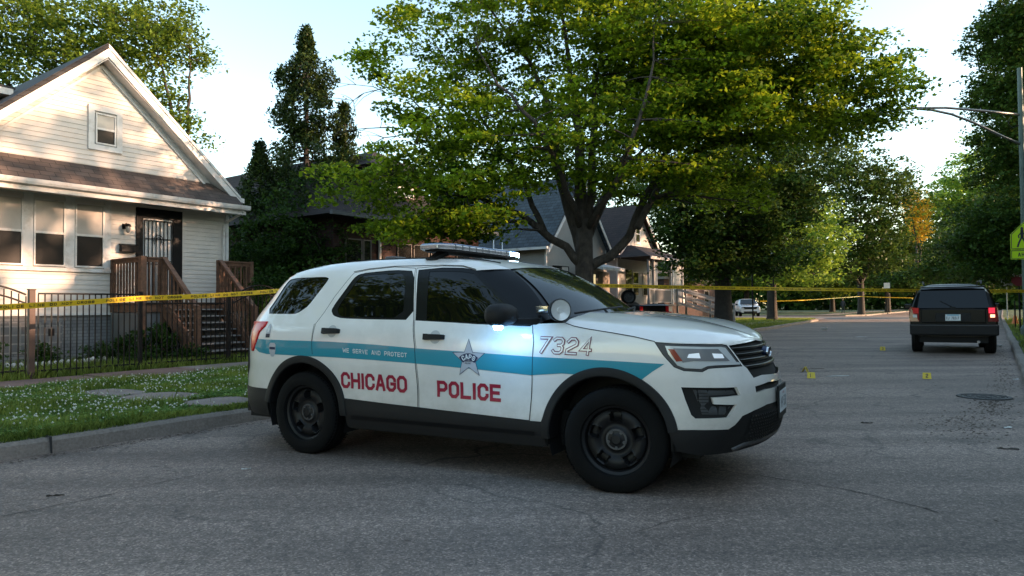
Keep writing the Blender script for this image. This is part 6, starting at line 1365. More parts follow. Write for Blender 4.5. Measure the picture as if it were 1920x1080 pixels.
# ---- pickup with a wheel standing in its bed, and a dark red car, in the yard beyond the maple
def gp(px, Y): return ((px-960)/F_PX*Y, Y)
x_, y_ = gp(1200, 34.5); ja = thing('black_pickup', 'black pickup with a loose wheel standing in its bed, in the yard below the porch', 'pickup truck', (x_, y_, .14), SROT+R(62))
box_car(ja, 0, 0, [(-1.1,1.15,.97),(-1.0,1.2,1),(1.1,1.2,1),(1.15,1.25,1),(1.4,1.35,1),(2.4,1.3,1),(2.7,1.2,.98),(3.9,1.1,.9)], .92, M['blackpaint'], .5, tum=.1, zbelt=1.2, prof_pow=9)
mb = MB(); mb.box(-1.22,-1.02,-.85,.85,.55,.72); obj('rear_bumper', mb, M['chrome'], ja, bevel=.05)
for sg in (-1, 1):
    for x in (0, 3.2): make_wheel(ja, (x,.80*sg,.38), 0, -sg, .38, .25, slots=5)
    mb = MB(); mb.box(-1.13,-1.08,.78*sg-.08,.78*sg+.08,.85,1.1); obj('tail_lamp', mb, M['redlens'], ja)
    mb = MB(); mb.tube([(-.9,.8*sg,1.21),(1.0,.8*sg,1.21)], .035, 8); obj('bed_rail', mb, M['chrome'], ja)
x_, y_ = gp(1178, 35.5); swt = thing('loose_wheel', 'upright grey wheel with tyre standing above the pickup bed by the porch railing', 'wheel', (x_, y_, 1.27+(574-557)/F_PX*35.5))
w_ = make_wheel(swt, (0,0,0), .1, 1, .37, .24, m_rim='grey', slots=5, rr=.26)
x_, y_ = gp(1222, 34.5); rc_s = .86; rc = thing('red_car', 'dark red car with bright lamp glimpsed just above the patrol SUV hood', 'car', (x_, y_, .14), SROT+R(40))
box_car(rc, 0, 0, [(-.95,.98,.92),(-.7,1.06,1),(-.2,1.30,1),(.5,1.40,1),(1.5,1.40,1),(2.3,1.0,1),(3.3,.85,.9)], .89, mat('dark_red_paint', (.045,.002,.004), .3, coat=.5), .32, tum=.3, zbelt=.95)
for sg in (-1, 1):
    mb = MB(); mb.box(-.97,-.8,.70*sg-.16,.70*sg+.16,.84,.98); obj('tail_lamp', mb, M['redlens'], rc)
    for x in (0, 2.7): make_wheel(rc, (x,.77*sg,.33), 0, -sg, .33, .21, slots=5)
mb = MB(); mb.add([(-.62,.62,1.08),(-.62,-.62,1.08),(.15,-.52,1.34),(.15,.52,1.34)], [(0,1,2,3)]); obj('rear_window', mb, M['glass'], rc, loc=(-.03,0,.02))
mb = MB(); mb.box(-.975,-.96,-.16,.16,.82,.96); obj('number_plate', mb, M['plate'], rc)
rc.scale = (rc_s,)*3
# ---- officer standing far off at the second tape
def person(loc, rz):
    t = thing('person', 'distant person in dark trousers and short sleeves standing by the far tape', 'person', loc, rz)
    V = [(0,0,.95),(0,0,1.15),(0,0,1.40),(0,0,1.52),(0,.01,1.64),(0,.01,1.75), (.10,0,.92),(.11,.01,.50),(.12,0,.08),(.12,-.10,.04), (-.10,0,.92),(-.11,.01,.50),(-.12,0,.08),(-.12,-.10,.04), (.19,0,1.42),(.25,0,1.15),(.22,-.08,.92), (-.19,0,1.42),(-.25,0,1.15),(-.22,-.08,.92)]
    E = [(0,1),(1,2),(2,3),(3,4),(4,5),(0,6),(6,7),(7,8),(8,9),(0,10),(10,11),(11,12),(12,13),(2,14),(14,15),(15,16),(2,17),(17,18),(18,19)]
    rad = [.15,.14,.16,.06,.09,.085,.10,.07,.05,.045,.10,.07,.05,.045,.06,.045,.035,.06,.045,.035]
    me = bpy.data.meshes.new('body'); me.from_pydata(V, E, []); o = bpy.data.objects.new('body', me); COL.objects.link(o); o.parent = t; md = o.modifiers.new('skin', 'SKIN'); 
    for i, r_ in enumerate(rad): me.skin_vertices[0].data[i].radius = (r_, r_*.8)
    me.skin_vertices[0].data[0].use_root = True; sb = o.modifiers.new('sub', 'SUBSURF'); sb.levels = sb.render_levels = 1
    me.materials.append(mat('dark_uniform', (.02,.022,.03), .8)); mb = MB(); mb.lathe([(0,.14),(.07,.12),(.095,.05),(.085,-.03),(.06,-.09),(0,-.11)], c=(0,0,1.68), n=14); obj('head', mb, mat('skin', (.35,.2,.14), .6), t, smooth=True)
    mb = MB(); mb.lathe([(0,.155),(.08,.13),(.10,.07),(.098,.03)], c=(0,.01,1.68), n=14); obj('hair', mb, M['iron'], t, smooth=True)
Y_ = 86; person(((1580-960)/F_PX*Y_, Y_, .14), -.4)
# ================================================================== trees
M['bark'] = mat('maple_bark', (.055,.044,.036), .9, var=.5, vscale=5, bump=1.0, bscale=14)
M['bark_dark'] = mat('dark_bark', (.035,.030,.025), .9, var=.4, vscale=5, bump=.8, bscale=14)
nb_ = M['bark'].node_tree   # long vertical furrows
for n_ in nb_.nodes:
    if n_.type == 'TEX_NOISE' and n_.inputs['Scale'].default_value == 14:
        mp = nb_.nodes.new('ShaderNodeMapping'); mp.inputs['Scale'].default_value = (1.6, 1.6, .22); tcn = [q for q in nb_.nodes if q.type == 'TEX_COORD'][0]
        nb_.links.new(tcn.outputs['Object'], mp.inputs['Vector']); nb_.links.new(mp.outputs[0], n_.inputs['Vector'])
    if n_.type == 'BUMP': n_.inputs['Distance'].default_value = .06
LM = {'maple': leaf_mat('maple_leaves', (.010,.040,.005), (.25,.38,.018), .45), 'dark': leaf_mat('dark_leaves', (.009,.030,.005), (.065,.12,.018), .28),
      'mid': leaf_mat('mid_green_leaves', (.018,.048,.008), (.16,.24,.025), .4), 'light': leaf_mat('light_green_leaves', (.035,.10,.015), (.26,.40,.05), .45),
      'yellow': leaf_mat('yellow_leaves', (.50,.36,.03), (.80,.62,.08), .45), 'conifer': leaf_mat('conifer_leaves', (.006,.018,.006), (.05,.08,.014), .12),
      'shrub': leaf_mat('shrub_leaves', (.008,.028,.005), (.05,.10,.015), .25)}
def leaf_mesh(name, C, RAD, per, size, flat=1.0, up=.9, g=None, elong=.72):
    """C (n,3) clump centres, RAD (n,) radii -> one crown mesh of folded leaf quads"""
    g = g or rng; n = len(C); N_ = n*per; c = np.repeat(C, per, 0); r = np.repeat(RAD, per)
    d = g.normal(size=(N_, 3)); d /= np.linalg.norm(d, axis=1, keepdims=True); rr = g.random(N_)**.5
    p = c + d*(rr*r)[:, None]*np.array([1, 1, flat]); p[:, 2] -= (rr**2)*r*.18
    nr = g.normal(size=(N_, 3))*.55 + np.array([0, 0, up]); nr /= np.linalg.norm(nr, axis=1, keepdims=True)
    a = g.normal(size=(N_, 3)); a -= (a*nr).sum(1, keepdims=True)*nr; a /= np.linalg.norm(a, axis=1, keepdims=True); b = np.cross(nr, a)
    L_ = size*g.uniform(.6, 1.25, N_)[:, None]; w = L_*elong
    V = np.stack([p+a*L_*.55, p+b*w*.5-nr*L_*.10-a*L_*.05, p-a*L_*.45, p-b*w*.5-nr*L_*.10-a*L_*.05], 1).reshape(-1, 3)
    return np_mesh(name, V, np.arange(N_*4).reshape(-1, 4))
def curve_pts(p, q, n, bow, g):
    p, q = np.array(p, float), np.array(q, float); L_ = np.linalg.norm(q-p); o = g.normal(size=3)*bow*L_; o[2] = abs(o[2])*.6
    return [p + (q-p)*t + o*4*t*(1-t)*.5 + g.normal(size=3)*.012*L_*(0 < t < 1) for t in np.linspace(0, 1, n)]
def tree(name, label, base, trunk, blobs, leaf, bark='bark_dark', limbs=None, clump=.55, dens=1.0, per=34, size=.13, r0=.3, seed=1, group=None, flat=.45, cat='tree', lean=(0,0), twigs=.5, up=.9, extra=None, DM=2.0):
    """trunk: height of the first fork; blobs: (dx,dy,dz,rx,ry,rz,weight) around the base"""
    g = np.random.default_rng(seed); t = thing(name, label, cat, (base[0], base[1], 0), 0, group)
    mb = MB(); top = np.array([lean[0], lean[1], trunk]); tr = [np.array([0,0,.0]), np.array([0,0,.35]), np.array([lean[0]*.3, lean[1]*.3, trunk*.5]), top]
    mb.tube(tr, [r0*1.55, r0*1.12, r0*.95, r0*.88], 14)
    limbs = limbs or []; pts = [top]; rad = [r0*.8]
    if not limbs:
        for b in blobs[:9]:
            limbs.append(([tuple(top - np.array([0,0,trunk*.1*g.random()])), tuple(top*.45+np.array(b[:3])*.55+g.normal(size=3)*.2), tuple(np.array(b[:3])+g.normal(size=3)*.3)], r0*.5))
    for L_, r_ in limbs:
        if not all(np.all(np.isfinite(q)) for q in L_): continue
        P = [np.array(q, float) for q in L_]; Q = []
        for a, b in zip(P, P[1:]):
            n = max(2, int(np.linalg.norm(b-a)/.45)); Q += [a+(b-a)*k/n for k in range(n)]
        Q.append(P[-1]); Q = [q + g.normal(size=3)*.03*(i > 0) for i, q in enumerate(Q)]; R_ = [r_*(1-.88*i/(len(Q)-1)) for i in range(len(Q))]
        mb.tube(Q, R_, 9); pts += Q[1:]; rad += R_[1:]
    C = []; Rr = []
    for b in blobs:
        dx, dy, dz, rx, ry, rz = b[:6]; wgt = b[6] if len(b) > 6 else 1; vol = rx*ry*rz; n = max(3, int(dens*(DM)*wgt*vol**.78*4.2))
        d = g.normal(size=(n, 3)); d /= np.linalg.norm(d, axis=1, keepdims=True); q = g.random(n)**.38
        # lumpy outline
        lump = 1 + .22*np.sin(d[:,0]*5+seed+dx) * np.cos(d[:,2]*6+seed*2) + .12*np.sin(d[:,1]*9+dz)
        C.append(np.array([dx,dy,dz]) + d*(q*lump)[:, None]*np.array([rx,ry,rz])); Rr.append(clump*g.uniform(.6, 1.35, n))
    C = np.vstack(C); Rr = np.concatenate(Rr); PT = np.array(pts); RA = np.array(rad)
    sel = np.argsort(g.random(len(C)))[:int(len(C)*twigs)]
    for i in sel:
        d2 = ((PT-C[i])**2).sum(1) + (PT[:,2] > C[i][2]+.3)*4; k = int(np.argmin(d2)); q = curve_pts(PT[k], C[i], 5, .10, g); r_ = min(RA[k]*.5, .018+.012*math.sqrt(d2[k])); mb.tube(q, [r_, r_*.8, r_*.6, r_*.4, r_*.2], 5, caps=False)
    if extra: extra(mb, g)
    me = bpy.data.meshes.new('trunk'); me.from_pydata(mb.v, [], mb.f); me.update()
    me.polygons.foreach_set('use_smooth', [True]*len(me.polygons)); me.materials.append(M[bark])
    o = bpy.data.objects.new('trunk', me); COL.objects.link(o); o.parent = t
    cm = leaf_mesh('crown', C, Rr, per, size, flat, up, g); cm.materials.append(LM[leaf]); co = bpy.data.objects.new('crown', cm); COL.objects.link(co); co.parent = t
    print(name, len(C)*per); return t
def pb(base, px, py, Y, rx, rz, ry, w=1.0):
    """blob given by its place in the view at distance Y: real offset from the base and real radii"""
    s = Y/F_PX; return ((px-960)*s-base[0], Y-base[1], CAM_H+(573-py)*s, rx*s, ry, rz*s, w)
# ---- the big maple on the parkway
B = (2.02, 19.3); s_ = 19.3/1300
def lp_(*a): return [(((px-1095)*s_)+dd*.0, dd, CAM_H+(573-py)*s_) for px, py, dd in a]
limbs = [(lp_((1094,500,0),(1060,462,-.1),(1012,430,-.3),(975,402,-.6),(930,388,-.9),(880,368,-1.3),(820,350,-1.6),(760,345,-1.9)), .135),
 (lp_((1020,434,-.3),(996,385,-.2),(978,330,0),(940,270,.2),(890,190,.3),(840,110,.4),(800,40,.4)), .09),
 (lp_((1092,480,0),(1070,395,.1),(1052,330,.3),(1046,270,.5),(1030,180,.6),(1000,100,.6),(950,30,.7),(900,-40,.8)), .16),
 (lp_((1093,430,0),(1088,340,-.2),(1090,250,.2),(1080,150,.5),(1070,60,.7),(1060,-40,.8)), .19),
 (lp_((1100,420,0),(1112,330,.1),(1120,250,.3),(1122,160,.5),(1140,60,.8),(1170,-40,1.0)), .15),
 (lp_((1100,450,0),(1150,340,.8),(1200,250,1.3),(1240,150,1.9),(1290,60,2.3),(1330,-30,2.6)), .13),
 (lp_((1102,500,0),(1145,478,.1),(1185,440,.1),(1210,370,.1),(1240,300,.2),(1300,230,.3),(1380,150,.3),(1450,60,.3)), .15),
 (lp_((1190,430,-.5),(1240,340,-.2),(1330,270,.2),(1430,225,.5),(1520,185,.8),(1610,170,1.0),(1690,165,1.2)), .10),
 (lp_((1330,270,.2),(1420,250,-.2),(1520,240,-.6),(1600,225,-.9)), .07),
 (lp_((1100,430,0),(1130,380,-1.4),(1160,300,-2.6),(1190,200,-2.6),(1200,100,-2.2)), .10),
 (lp_((1090,430,0),(1050,350,-1.5),(1000,270,-2.7),(940,200,-2.2),(900,120,-1.5)), .10),
 (lp_((1095,430,0),(1090,340,1.8),(1050,250,3.2),(1020,150,4.2)), .11), (lp_((1100,420,0),(1180,300,2.2),(1280,200,3.6),(1400,120,4.5)), .11)]
bl = [pb(B,1090,60,19.3,130,100,2.6,.55), pb(B,960,60,19.5,110,90,2.4,.5), pb(B,830,80,19.3,110,80,2.2,.50), pb(B,720,60,19.0,75,65,1.6,.42), pb(B,690,110,19.2,50,30,1.0,.5),
      pb(B,800,190,18.6,110,70,2.2,.6), pb(B,900,240,18.3,130,80,2.6,.7), pb(B,780,290,18.0,95,60,2.0,.75), pb(B,870,350,17.6,120,45,2.4,1.2), pb(B,700,335,17.6,70,35,1.6,.8), pb(B,640,350,18.6,60,34,1.2,.32), pb(B,760,390,17.6,110,30,1.4,.8), pb(B,880,400,17.8,80,28,1.4,.9), pb(B,700,400,18.2,50,26,1.2,.5), pb(B,780,425,17.4,90,22,1.2,1.1), pb(B,860,405,17.2,100,24,1.4,1.1), pb(B,900,430,17.6,60,22,1.0,.8), pb(B,610,320,18.6,40,24,1.0,.3),
      pb(B,1010,300,18.0,110,60,2.6,.7), pb(B,1080,200,17.6,120,70,2.8,.45), pb(B,1220,90,19.3,140,100,3.0,1.1), pb(B,1350,110,19.0,130,100,3.0,1.25), pb(B,1470,110,18.8,120,90,2.6,1.35), pb(B,1570,130,18.8,95,85,2.2,1.2), pb(B,1640,180,19.2,65,60,1.6,1.0), pb(B,1690,130,19.4,45,35,1.0,.6), pb(B,1725,165,19.5,28,20,.6,.5),
      pb(B,1480,25,19.4,90,45,2.2,1.0), pb(B,1340,20,19.4,100,60,2.4,1.0), pb(B,1250,230,18.4,130,70,2.8,1.2), pb(B,1400,220,18.5,130,55,2.6,1.2), pb(B,1540,230,18.8,90,35,1.8,.9), pb(B,1630,235,19.2,55,25,1.2,.7),
      pb(B,1160,320,18.2,100,45,2.4,.6), pb(B,1280,330,18.6,100,50,2.4,1.1), pb(B,1380,330,19.2,80,55,2.0,1.0), pb(B,1180,160,20.5,160,90,3.0,.6), pb(B,980,150,21.0,140,100,3.0,.35), pb(B,1320,180,21.5,150,90,3.0,1.0),
      pb(B,1200,-60,19.3,250,80,3.5,.7), pb(B,900,-60,19.3,220,80,3.2,.6)]
def dead(mb, g):
    for sx_, sy_, ex, ey in ((790,200,645,160),(760,240,640,250),(800,150,660,205),(790,250,660,300)):
        P0 = np.array(lp_((sx_,sy_,-.3))[0]); P1 = np.array(lp_((ex,ey,-.6))[0]); q = curve_pts(P0, P1, 7, .12, g); mb.tube(q, [.022,.02,.016,.013,.01,.007,.004], 5)
        for _ in range(7):
            k = g.integers(2, 6); e = q[k] + (P1-P0)*g.uniform(.15,.35) + g.normal(size=3)*.35; mb.tube(curve_pts(q[k], e, 4, .15, g), [.009,.007,.005,.003], 4, caps=False)
tree('maple_tree', 'large maple tree with thick forked trunk standing just behind the SUV hood', B, 3.7, bl, 'maple', 'bark', limbs, clump=.66, dens=4.7, per=90, size=.135, r0=.27, seed=11, flat=.30, twigs=.4, extra=dead, DM=1.0)
# ---- second, dark parkway tree
B2 = (10.35, 34.0)
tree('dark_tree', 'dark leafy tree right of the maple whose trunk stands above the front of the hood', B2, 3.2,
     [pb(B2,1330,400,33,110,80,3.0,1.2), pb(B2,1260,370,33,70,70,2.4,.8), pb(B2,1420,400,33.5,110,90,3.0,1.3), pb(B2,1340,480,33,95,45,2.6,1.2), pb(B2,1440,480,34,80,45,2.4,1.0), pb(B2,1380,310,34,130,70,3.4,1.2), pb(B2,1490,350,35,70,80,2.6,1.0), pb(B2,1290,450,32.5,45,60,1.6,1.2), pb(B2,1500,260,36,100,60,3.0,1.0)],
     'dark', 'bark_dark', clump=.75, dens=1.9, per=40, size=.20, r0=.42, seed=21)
# ---- conifers between the houses
def conifer(name, label, X, Y, h, rb, seed, leaf='conifer', per=26, n=520, size=.16):
    g = np.random.default_rng(seed); t = thing(name, label, 'conifer', (X, Y, 0)); mb = MB(); mb.tube([(0,0,0),(0,0,h*.5),(0.05,0,h*.98)], [.2,.12,.02], 8)
    f = g.random(n)**1.35; z = .6 + (h-.6)*f; lay = 1 + .34*np.sin(z*4.2+g.random()*6) + .26*np.sin(z*1.9+seed); r_ = rb*(1-f)**.80*lay*g.uniform(.35, 1.12, n)**.6 + .05; a = g.random(n)*2*math.pi
    side = 1 + .25*np.sin(a*2+seed) + .15*np.sin(a*3+z); C = np.stack([r_*side*np.cos(a), r_*side*np.sin(a), z-.1*r_], -1); R_ = (.16+.26*(1-f))*g.uniform(.7,1.5,n)
    for i in range(0, n, 4): mb.tube([(0,0,z[i]+.1), tuple(C[i])], [.02,.006], 4, caps=False)
    o = obj('trunk', mb, M['bark_dark'], t); cm = leaf_mesh('crown', C, R_, per, size, 1.25, .15, g, elong=.42); cm.materials.append(LM[leaf]); co = bpy.data.objects.new('crown', cm); COL.objects.link(co); co.parent = t
conifer('conifer', 'tall dark pointed conifer rising behind the SUV roof left of the brick bungalow', -7.25, 24.4, 11.2, 2.7, 3, n=1500)
conifer('conifer', 'short dark conifer beside the cream house eave', -8.85, 24.3, 7.1, 1.6, 4, n=560)
conifer('conifer', 'narrow dark conifer close behind the tallest one on its right side', -6.1, 25.2, 8.8, 1.6, 9, n=520)
# ---- dense hedge shrubs between cream house and bungalow
for i, (px, py, Y, rx, rz, ry, lab) in enumerate([(480,470,21.5,60,75,1.2,'tall dense dark shrub beside the cream house corner'), (545,440,22,60,110,1.3,'very tall dark shrub between the house and the bungalow'), (610,470,21.5,50,80,1.1,'dark shrub in front of the bungalow left window'), (500,535,19.5,50,35,.8,'lower green shrub just above the SUV rear spoiler'), (585,520,19.5,60,40,.8,'low dark shrub above the SUV rear quarter'), (450,520,20,35,50,.8,'green shrub behind the right porch railing')]):
    b = ((px-960)/1300*Y, Y); tree('shrub', lab, b, .8, [pb(b,px,py,Y,rx,rz,ry,1.5), pb(b,px+8,py+rz*.7,Y,rx*.9,rz*.6,ry,1.3)], 'shrub', clump=.38, dens=6, per=40, size=.11, r0=.07, seed=30+i, flat=.8, cat='shrub', twigs=.15, up=.5, DM=1.3)
# ---- tree behind the cream house
B3 = (-15.5, 33.0)
tree('backyard_tree', 'sunlit broad tree rising behind the roof of the cream house', B3, 4.0,
     [pb(B3,60,60,33,120,75,3.6,1.2), pb(B3,190,40,33,110,70,3.4,1.2), pb(B3,290,60,33,80,60,3.0,1.1), pb(B3,350,80,33.5,55,35,2.0,.9), pb(B3,130,130,32,120,50,3.0,1.1), pb(B3,250,130,32.5,80,45,2.6,1.0), pb(B3,330,190,33,45,55,2.0,.9), pb(B3,360,250,33,32,40,1.4,.8), pb(B3,-60,80,33,110,90,3.6,1.0), pb(B3,310,20,34,70,50,2.4,.9), pb(B3,60,-20,34,200,50,4.0,.9)],
     'mid', 'bark_dark', clump=.75, dens=1.5, per=34, size=.20, r0=.4, seed=41, flat=.45)
# ---- trees down the street
def dtree(name, label, px, Y, blobs, leaf, seed, r0=.35, trunk=3.5, dens=1.0, clump=1.0, per=30, size=.30, **k):
    b = ((px-960)/1300*Y, Y); return tree(name, label, b, trunk, [pb(b, *q) for q in blobs], leaf, 'bark_dark', clump=clump, dens=dens, per=per, size=size, r0=r0, seed=seed, twigs=.25, **k)
dtree('street_tree', 'tree with pale trunk beside the thin black sign pole, bright green crown', 1447, 52, [(1450,430,52,60,60,3.5,1.2),(1500,380,53,60,55,3.5,1.2),(1540,440,52,55,60,3.5,1.3),(1460,500,51,60,32,3.0,1.2),(1530,505,52,50,30,3.0,1.2),(1440,350,54,60,50,3.5,1.1)], 'light', 51, dens=.75, clump=.95)
dtree('street_tree', 'tall brownish green tree standing above the far lawn left of the yellow tree', 1614, 75, [(1600,330,75,60,50,4.5,1.1),(1650,340,75,60,50,4.5,1.1),(1590,420,74,60,60,4.5,1.2),(1660,420,74,50,65,4.5,1.2),(1630,490,73,70,35,4.5,1.2),(1560,300,76,60,40,4.5,1),(1700,360,76,30,50,3,.9),(1570,490,73,50,40,4,1.1)], 'dark', 52, dens=.62, clump=1.2, size=.36)
dtree('street_tree', 'dark tree between the brown tree and the yellow one above the far road', 1664, 95, [(1660,470,95,50,55,5,1.2),(1700,500,94,50,40,5,1.2),(1720,460,95,30,60,4,1.1),(1640,520,94,50,25,4,1.2)], 'dark', 53, dens=.55, clump=1.4, size=.45)
dtree('yellow_tree', 'bright yellow tree far down the street', 1722, 88, [(1722,395,88,16,40,2.0,1.6),(1728,430,88,14,25,2.0,1.6),(1712,375,88,10,22,1.6,1.4)], 'yellow', 54, dens=1.2, clump=.8, size=.32)
dtree('street_tree', 'hazy green tree closing the far end of the street behind the black SUV roof', 1780, 115, [(1770,400,115,50,60,6,1),(1800,450,114,60,60,6,1.1),(1750,500,113,70,40,6,1.2),(1830,400,116,60,70,6,1),(1850,490,112,60,50,6,1.1),(1800,530,108,90,22,5,1.3)], 'mid', 55, dens=.40, clump=1.7, size=.5)
dtree('street_tree', 'pale sunlit tree rising left of the dark right hand tree, under the lamp arms', 1850, 85, [(1820,330,85,60,45,5,.9),(1780,370,85,40,35,4,.8),(1870,300,85,60,50,5,.9),(1850,400,84,70,50,5,1.1),(1900,380,84,60,60,5,1)], 'light', 56, dens=.5, clump=1.2, size=.40)
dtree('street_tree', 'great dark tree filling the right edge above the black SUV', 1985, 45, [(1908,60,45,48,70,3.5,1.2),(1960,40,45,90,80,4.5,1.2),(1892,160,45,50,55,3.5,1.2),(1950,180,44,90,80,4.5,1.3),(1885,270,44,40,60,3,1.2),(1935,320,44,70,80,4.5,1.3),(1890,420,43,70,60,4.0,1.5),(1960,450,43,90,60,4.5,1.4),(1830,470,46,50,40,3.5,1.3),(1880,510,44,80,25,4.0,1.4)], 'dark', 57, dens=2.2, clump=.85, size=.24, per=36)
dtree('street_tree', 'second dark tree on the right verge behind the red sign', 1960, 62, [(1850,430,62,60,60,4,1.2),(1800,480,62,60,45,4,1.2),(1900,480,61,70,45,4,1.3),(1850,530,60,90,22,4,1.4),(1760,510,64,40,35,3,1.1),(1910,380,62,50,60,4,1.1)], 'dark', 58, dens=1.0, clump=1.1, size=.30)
dtree('street_tree', 'green tree behind the far tape left of the standing person', 1560, 105, [(1530,520,104,60,35,5,1.2),(1480,490,105,60,50,5,1.2),(1590,530,103,50,25,5,1.2),(1500,420,106,70,60,5,1.1)], 'mid', 59, dens=.5, clump=1.4, size=.45)
dtree('street_tree', 'dark tree on the far block just above the black SUV rear window', 1735, 84, [(1730,525,84,50,25,4,1.3),(1690,530,84,40,20,4,1.2),(1780,510,84,50,35,4,1.2)], 'dark', 60, dens=.8, clump=1.1, size=.38)
dtree('background_tree', 'dark tree behind the slate roofed house seen through the maple crown', 1150, 60, [(1150,330,60,90,80,5,1),(1260,400,60,70,80,5,1.1),(1060,300,60,70,60,5,.8),(1340,430,60,60,70,5,1.1),(1290,510,58,90,30,4,1.2)], 'dark', 61, dens=.6, clump=1.2, size=.34)
dtree('background_tree', 'green tree behind the brick bungalow roof', 800, 52, [(760,330,52,80,60,4,.9),(860,300,52,90,70,5,.9),(940,340,52,70,60,4,.9)], 'mid', 62, dens=.55, clump=1.1, size=.3)
dtree('background_tree', 'mid green tree behind the far white SUV', 1400, 100, [(1330,470,100,70,60,6,1.1),(1410,440,100,70,70,6,1.1),(1460,520,98,80,30,5,1.2),(1350,520,98,60,30,5,1.2)], 'mid', 63, dens=.42, clump=1.6, size=.5)
# far tree belt closing the horizon (reads as one mass)
g_ = np.random.default_rng(77); n_ = 2600; ang = g_.uniform(-48, 47, n_); dist = g_.uniform(150, 175, n_); Cc = np.stack([dist*np.sin(np.radians(ang)), dist*np.cos(np.radians(ang)), g_.uniform(0, 10, n_)*(1+.25*np.sin(ang*.7))], -1)
fm_ = leaf_mesh('far_trees', Cc, g_.uniform(1.6, 3.2, n_), 40, 1.1, .8, .5, g_); fm_.materials.append(LM['dark']); fo2 = bpy.data.objects.new('far_trees', fm_); COL.objects.link(fo2); tag(fo2, kind='stuff')
# ---- trees along the other side of the street (outside the frame): their shade falls over the road
shade = [(6,-11,11,13),(13.5,-10.5,11.5,14),(21,-11,12.3,15),(27.5,-10,12.6,16),(35,-10.5,11,17),(43,-11,12,18),(51,-10.5,12.5,19),(59,-10.5,12,21)]
for i, (u, v, h, sd) in enumerate(shade):
    p = W(u, v); r_ = 3.9
    tree('parkway_tree', ['first','second','third','fourth','fifth','sixth','seventh','eighth','ninth','tenth','eleventh','twelfth','thirteenth'][i] + ' tree of the row behind the camera across the street, counted from the corner', (p.x, p.y), 2.2, [(0,0,h*.50,r_*1.15,r_*1.15,h*.28,1.8),(1.6,.5,h*.36,r_*.95,r_*.95,h*.2,1.6),(-1.6,-.6,h*.38,r_*.95,r_*.95,h*.2,1.6),(.3,.3,h*.90,r_*.8,r_*.8,h*.2,.45),(-.5,.8,h*1.14,r_*.6,r_*.6,h*.15,.36)], 'mid', clump=.8, dens=1.5, per=26, size=.36, r0=.28, seed=70+i, twigs=.2)
for i, (u, v, h) in enumerate([(-5.5, 9.8, 11.5), (-16, 9.6, 11), (0.2, 11.0, 8.5), (-10.5, 14.5, 13)]):
    p = W(u, v); tree('parkway_tree', ['second', 'farthest', 'nearest', 'tallest'][i] + ' parkway tree down the pavement to the left, out of view', (p.x, p.y), 2.6, [(0,0,h*.66,4.2 if u < -1 else 2.4,4.2 if u < -1 else 2.4,h*.26,1.2)] + ([] if u > -1 else [(1.9,.4,h*.5,3.0,3.0,h*.18,1.1),(-1.9,0,h*.52,3.0,3.0,h*.18,1.1)]), 'maple', clump=.7, dens=1.3, per=26, size=.24, r0=.26, seed=90+i, twigs=.2)
# ================================================================== grass, clover, yard plants
def in_slabs(P): return np.zeros(len(P), bool)
def blades(name, U_, V_, z, hgt, wid, m, g, lean=.5):
    n = len(U_); x = UX*U_+VX*V_; y = UY*U_+VY*V_; a = g.random(n)*2*math.pi; h = hgt*g.uniform(.5, 1.3, n); w = wid*g.uniform(.6, 1.3, n); l = lean*h*g.random(n); b = g.random(n)*2*math.pi
    p = np.stack([x, y, np.full(n, z) if np.isscalar(z) else z], -1); d = np.stack([np.cos(a), np.sin(a), 0*a], -1)*w[:,None]/2; tp = p + np.stack([np.cos(b)*l, np.sin(b)*l, h], -1); md = p + np.stack([np.cos(b)*l*.35, np.sin(b)*l*.35, h*.6], -1)
    V = np.stack([p-d, p+d, md+d*.8, tp, md-d*.8], 1).reshape(-1, 3); me = np_mesh(name, V, np.arange(n*5).reshape(-1, 5), 5); me.materials.append(m); o = bpy.data.objects.new(name, me); COL.objects.link(o); return tag(o, kind='stuff')
def path_mask(U_, V_):
    k = np.ones(len(U_), bool)
    for (u, v, a, b) in ((4.75,7.65,.38,.38),(4.6,8.7,.42,.5),(4.5,9.7,.30,.5)): k &= (((U_-u)/a)**2+((V_-v)/b)**2) > 1.05
    return k
LM['grass'] = leaf_mat('grass_blades', (.055,.10,.016), (.26,.33,.07), .3, scale=2.0); LM['clover'] = leaf_mat('clover_leaves', (.045,.11,.02), (.19,.31,.07), .3, scale=2.0)
g = np.random.default_rng(101)
def area(n, u0, u1, v0, v1, bias=1.0):
    return g.uniform(u0, u1, n), g.uniform(v0, v1, n)
U1, V1 = area(90000, 1.5, 11.5, 7.17, 11.7); k = path_mask(U1, V1) | (g.random(len(U1)) < .015); blades('parkway_grass', U1[k], V1[k], .135, .085*(.6+.9*(.5+.5*np.sin(U1[k]*2.9+np.cos(V1[k]*3.1)*2))), .006, LM['grass'], g)
U1, V1 = area(30000, 1.5, 12, 13.0, 17.0); k = (V1 < 15.6) | (g.random(len(U1)) < .5); blades('yard_grass', U1[k], V1[k], .135, .14, .009, LM['grass'], g, .8)
U1, V1 = area(5000, 1.5, 12, 12.95, 13.5); blades('fence_weeds', U1, V1, .14, .17, .014, LM['grass'], g, .9)
U1 = np.concatenate([g.uniform(11.5, 60, 60000)]); V1 = np.interp(U1, [p[0] for p in KL], [p[1] for p in KL]) + .17 + g.random(len(U1))**1.2*12; blades('far_lawn_grass', U1, V1, .13, .10, .022, LM['grass'], g)
U1 = g.uniform(12, 60, 26000); V1 = np.interp(U1, [p[0] for p in KR], [p[1] for p in KR]) - .17 - g.random(len(U1))*4.2; blades('right_lawn_grass', U1, V1, .13, .09, .018, LM['grass'], g)
U1, V1 = area(30000, -4, 12, -5, -.45); blades('right_near_grass', U1, V1, .13, .08, .012, LM['grass'], g)
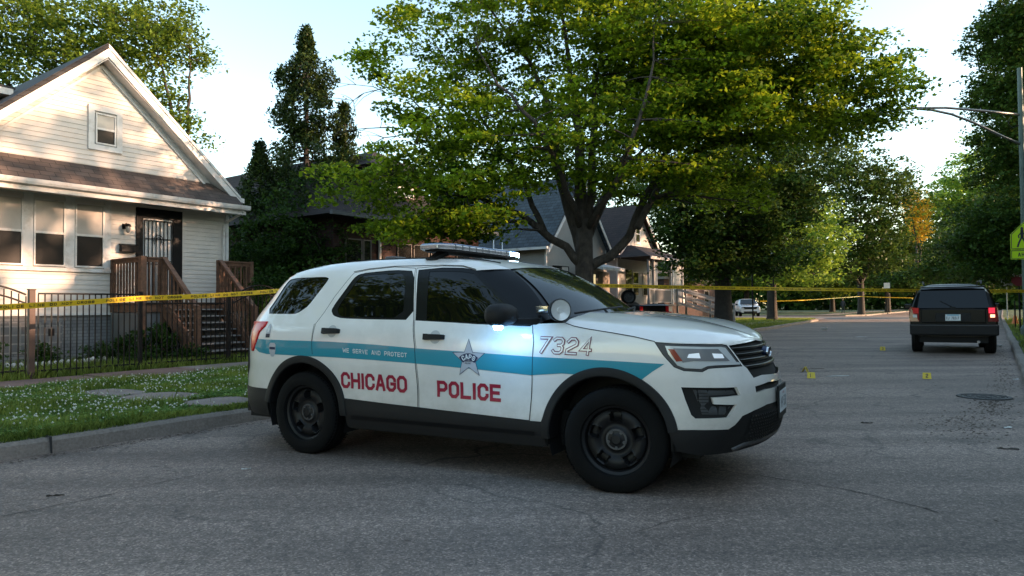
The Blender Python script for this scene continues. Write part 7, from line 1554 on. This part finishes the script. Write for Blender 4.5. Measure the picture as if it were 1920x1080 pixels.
U1, V1 = area(14000, 2, 12, 7.06, 7.24); blades('kerb_edge_grass', U1, V1, .135, .07, .006, LM['grass'], g, 1.2)
# clover leaves and white clover heads
n = 150000; U1, V1 = area(n, 1.5, 11.5, 7.2, 11.6); k = path_mask(U1, V1); U1, V1 = U1[k], V1[k]; n = len(U1)
P = np.stack([UX*U1+VX*V1, UY*U1+VY*V1, .15+g.random(n)*.055 + .02*np.sin(U1*2.3)*np.cos(V1*1.9)], -1)
cm = leaf_mesh('clover', P, np.full(n, .001), 1, .030, 1, 1.6, g, elong=.95); cm.materials.append(LM['clover']); o = bpy.data.objects.new('clover', cm); COL.objects.link(o); tag(o, kind='stuff')
n = 3400; U1, V1 = area(n, 1.5, 11.5, 7.25, 11.5); dn = .5+.5*np.sin(U1*1.7+V1)*np.sin(V1*2.1-U1*.6); k = path_mask(U1, V1) & (g.random(n) < .35+.65*dn); U1, V1 = U1[k], V1[k]; n = len(U1)
c = np.stack([UX*U1+VX*V1, UY*U1+VY*V1, .20+g.random(n)*.045], -1); r_ = g.uniform(.009, .016, n)
oc_ = np.array([(1,0,0),(0,1,0),(-1,0,0),(0,-1,0),(0,0,1),(0,0,-.8),(.7,.7,.3),(-.7,.7,.3),(-.7,-.7,.3),(.7,-.7,.3)])[:6]
V = (c[:,None,:] + oc_[None]*r_[:,None,None]).reshape(-1,3); Fb = np.array([(0,1,4),(1,2,4),(2,3,4),(3,0,4),(1,0,5),(2,1,5),(3,2,5),(0,3,5)]); Q = (Fb[None]+np.arange(n)[:,None,None]*6).reshape(-1,3)
me = np_mesh('clover_flowers', V, Q, 3); me.materials.append(mat('clover_white', (.55,.56,.48), .8)); me.polygons.foreach_set('use_smooth', [True]*len(me.polygons)); o = bpy.data.objects.new('clover_flowers', me); COL.objects.link(o); tag(o, kind='stuff')
# low leafy plants in the yard
for i, (u, v, r, h, lab) in enumerate([(7.6,15.6,.35,.75,'upright green bush in the yard below the stair railing'),(8.05,15.2,.35,.9,'leafy weeds growing at the stair foot post'),(7.1,16.0,.35,.5,'low green bush in front of the grey skirt board'),(6.1,16.2,.3,.55,'small bush before the glass block cellar window'),(4.75,15.4,.35,.7,'round green bush at the far left behind the fence'),(10.6,15.4,.3,1.9,'thin green vine shrub climbing the right stair post'),(8.2,14.3,.35,.4,'ground hugging weeds inside the fence by the stair post'),(7.3,14.6,.4,.3,'broad low weeds in the middle of the yard')]):
    p = W(u, v); tree('garden_bush', lab, (p.x, p.y), h*.3, [(0,0,h*.5+.1,r,r,h*.5,2.0)], 'shrub', clump=.16, dens=80, per=22, size=.07, r0=.015, seed=120+i, flat=.8, cat='bush', twigs=.3, up=.5, DM=1.0)
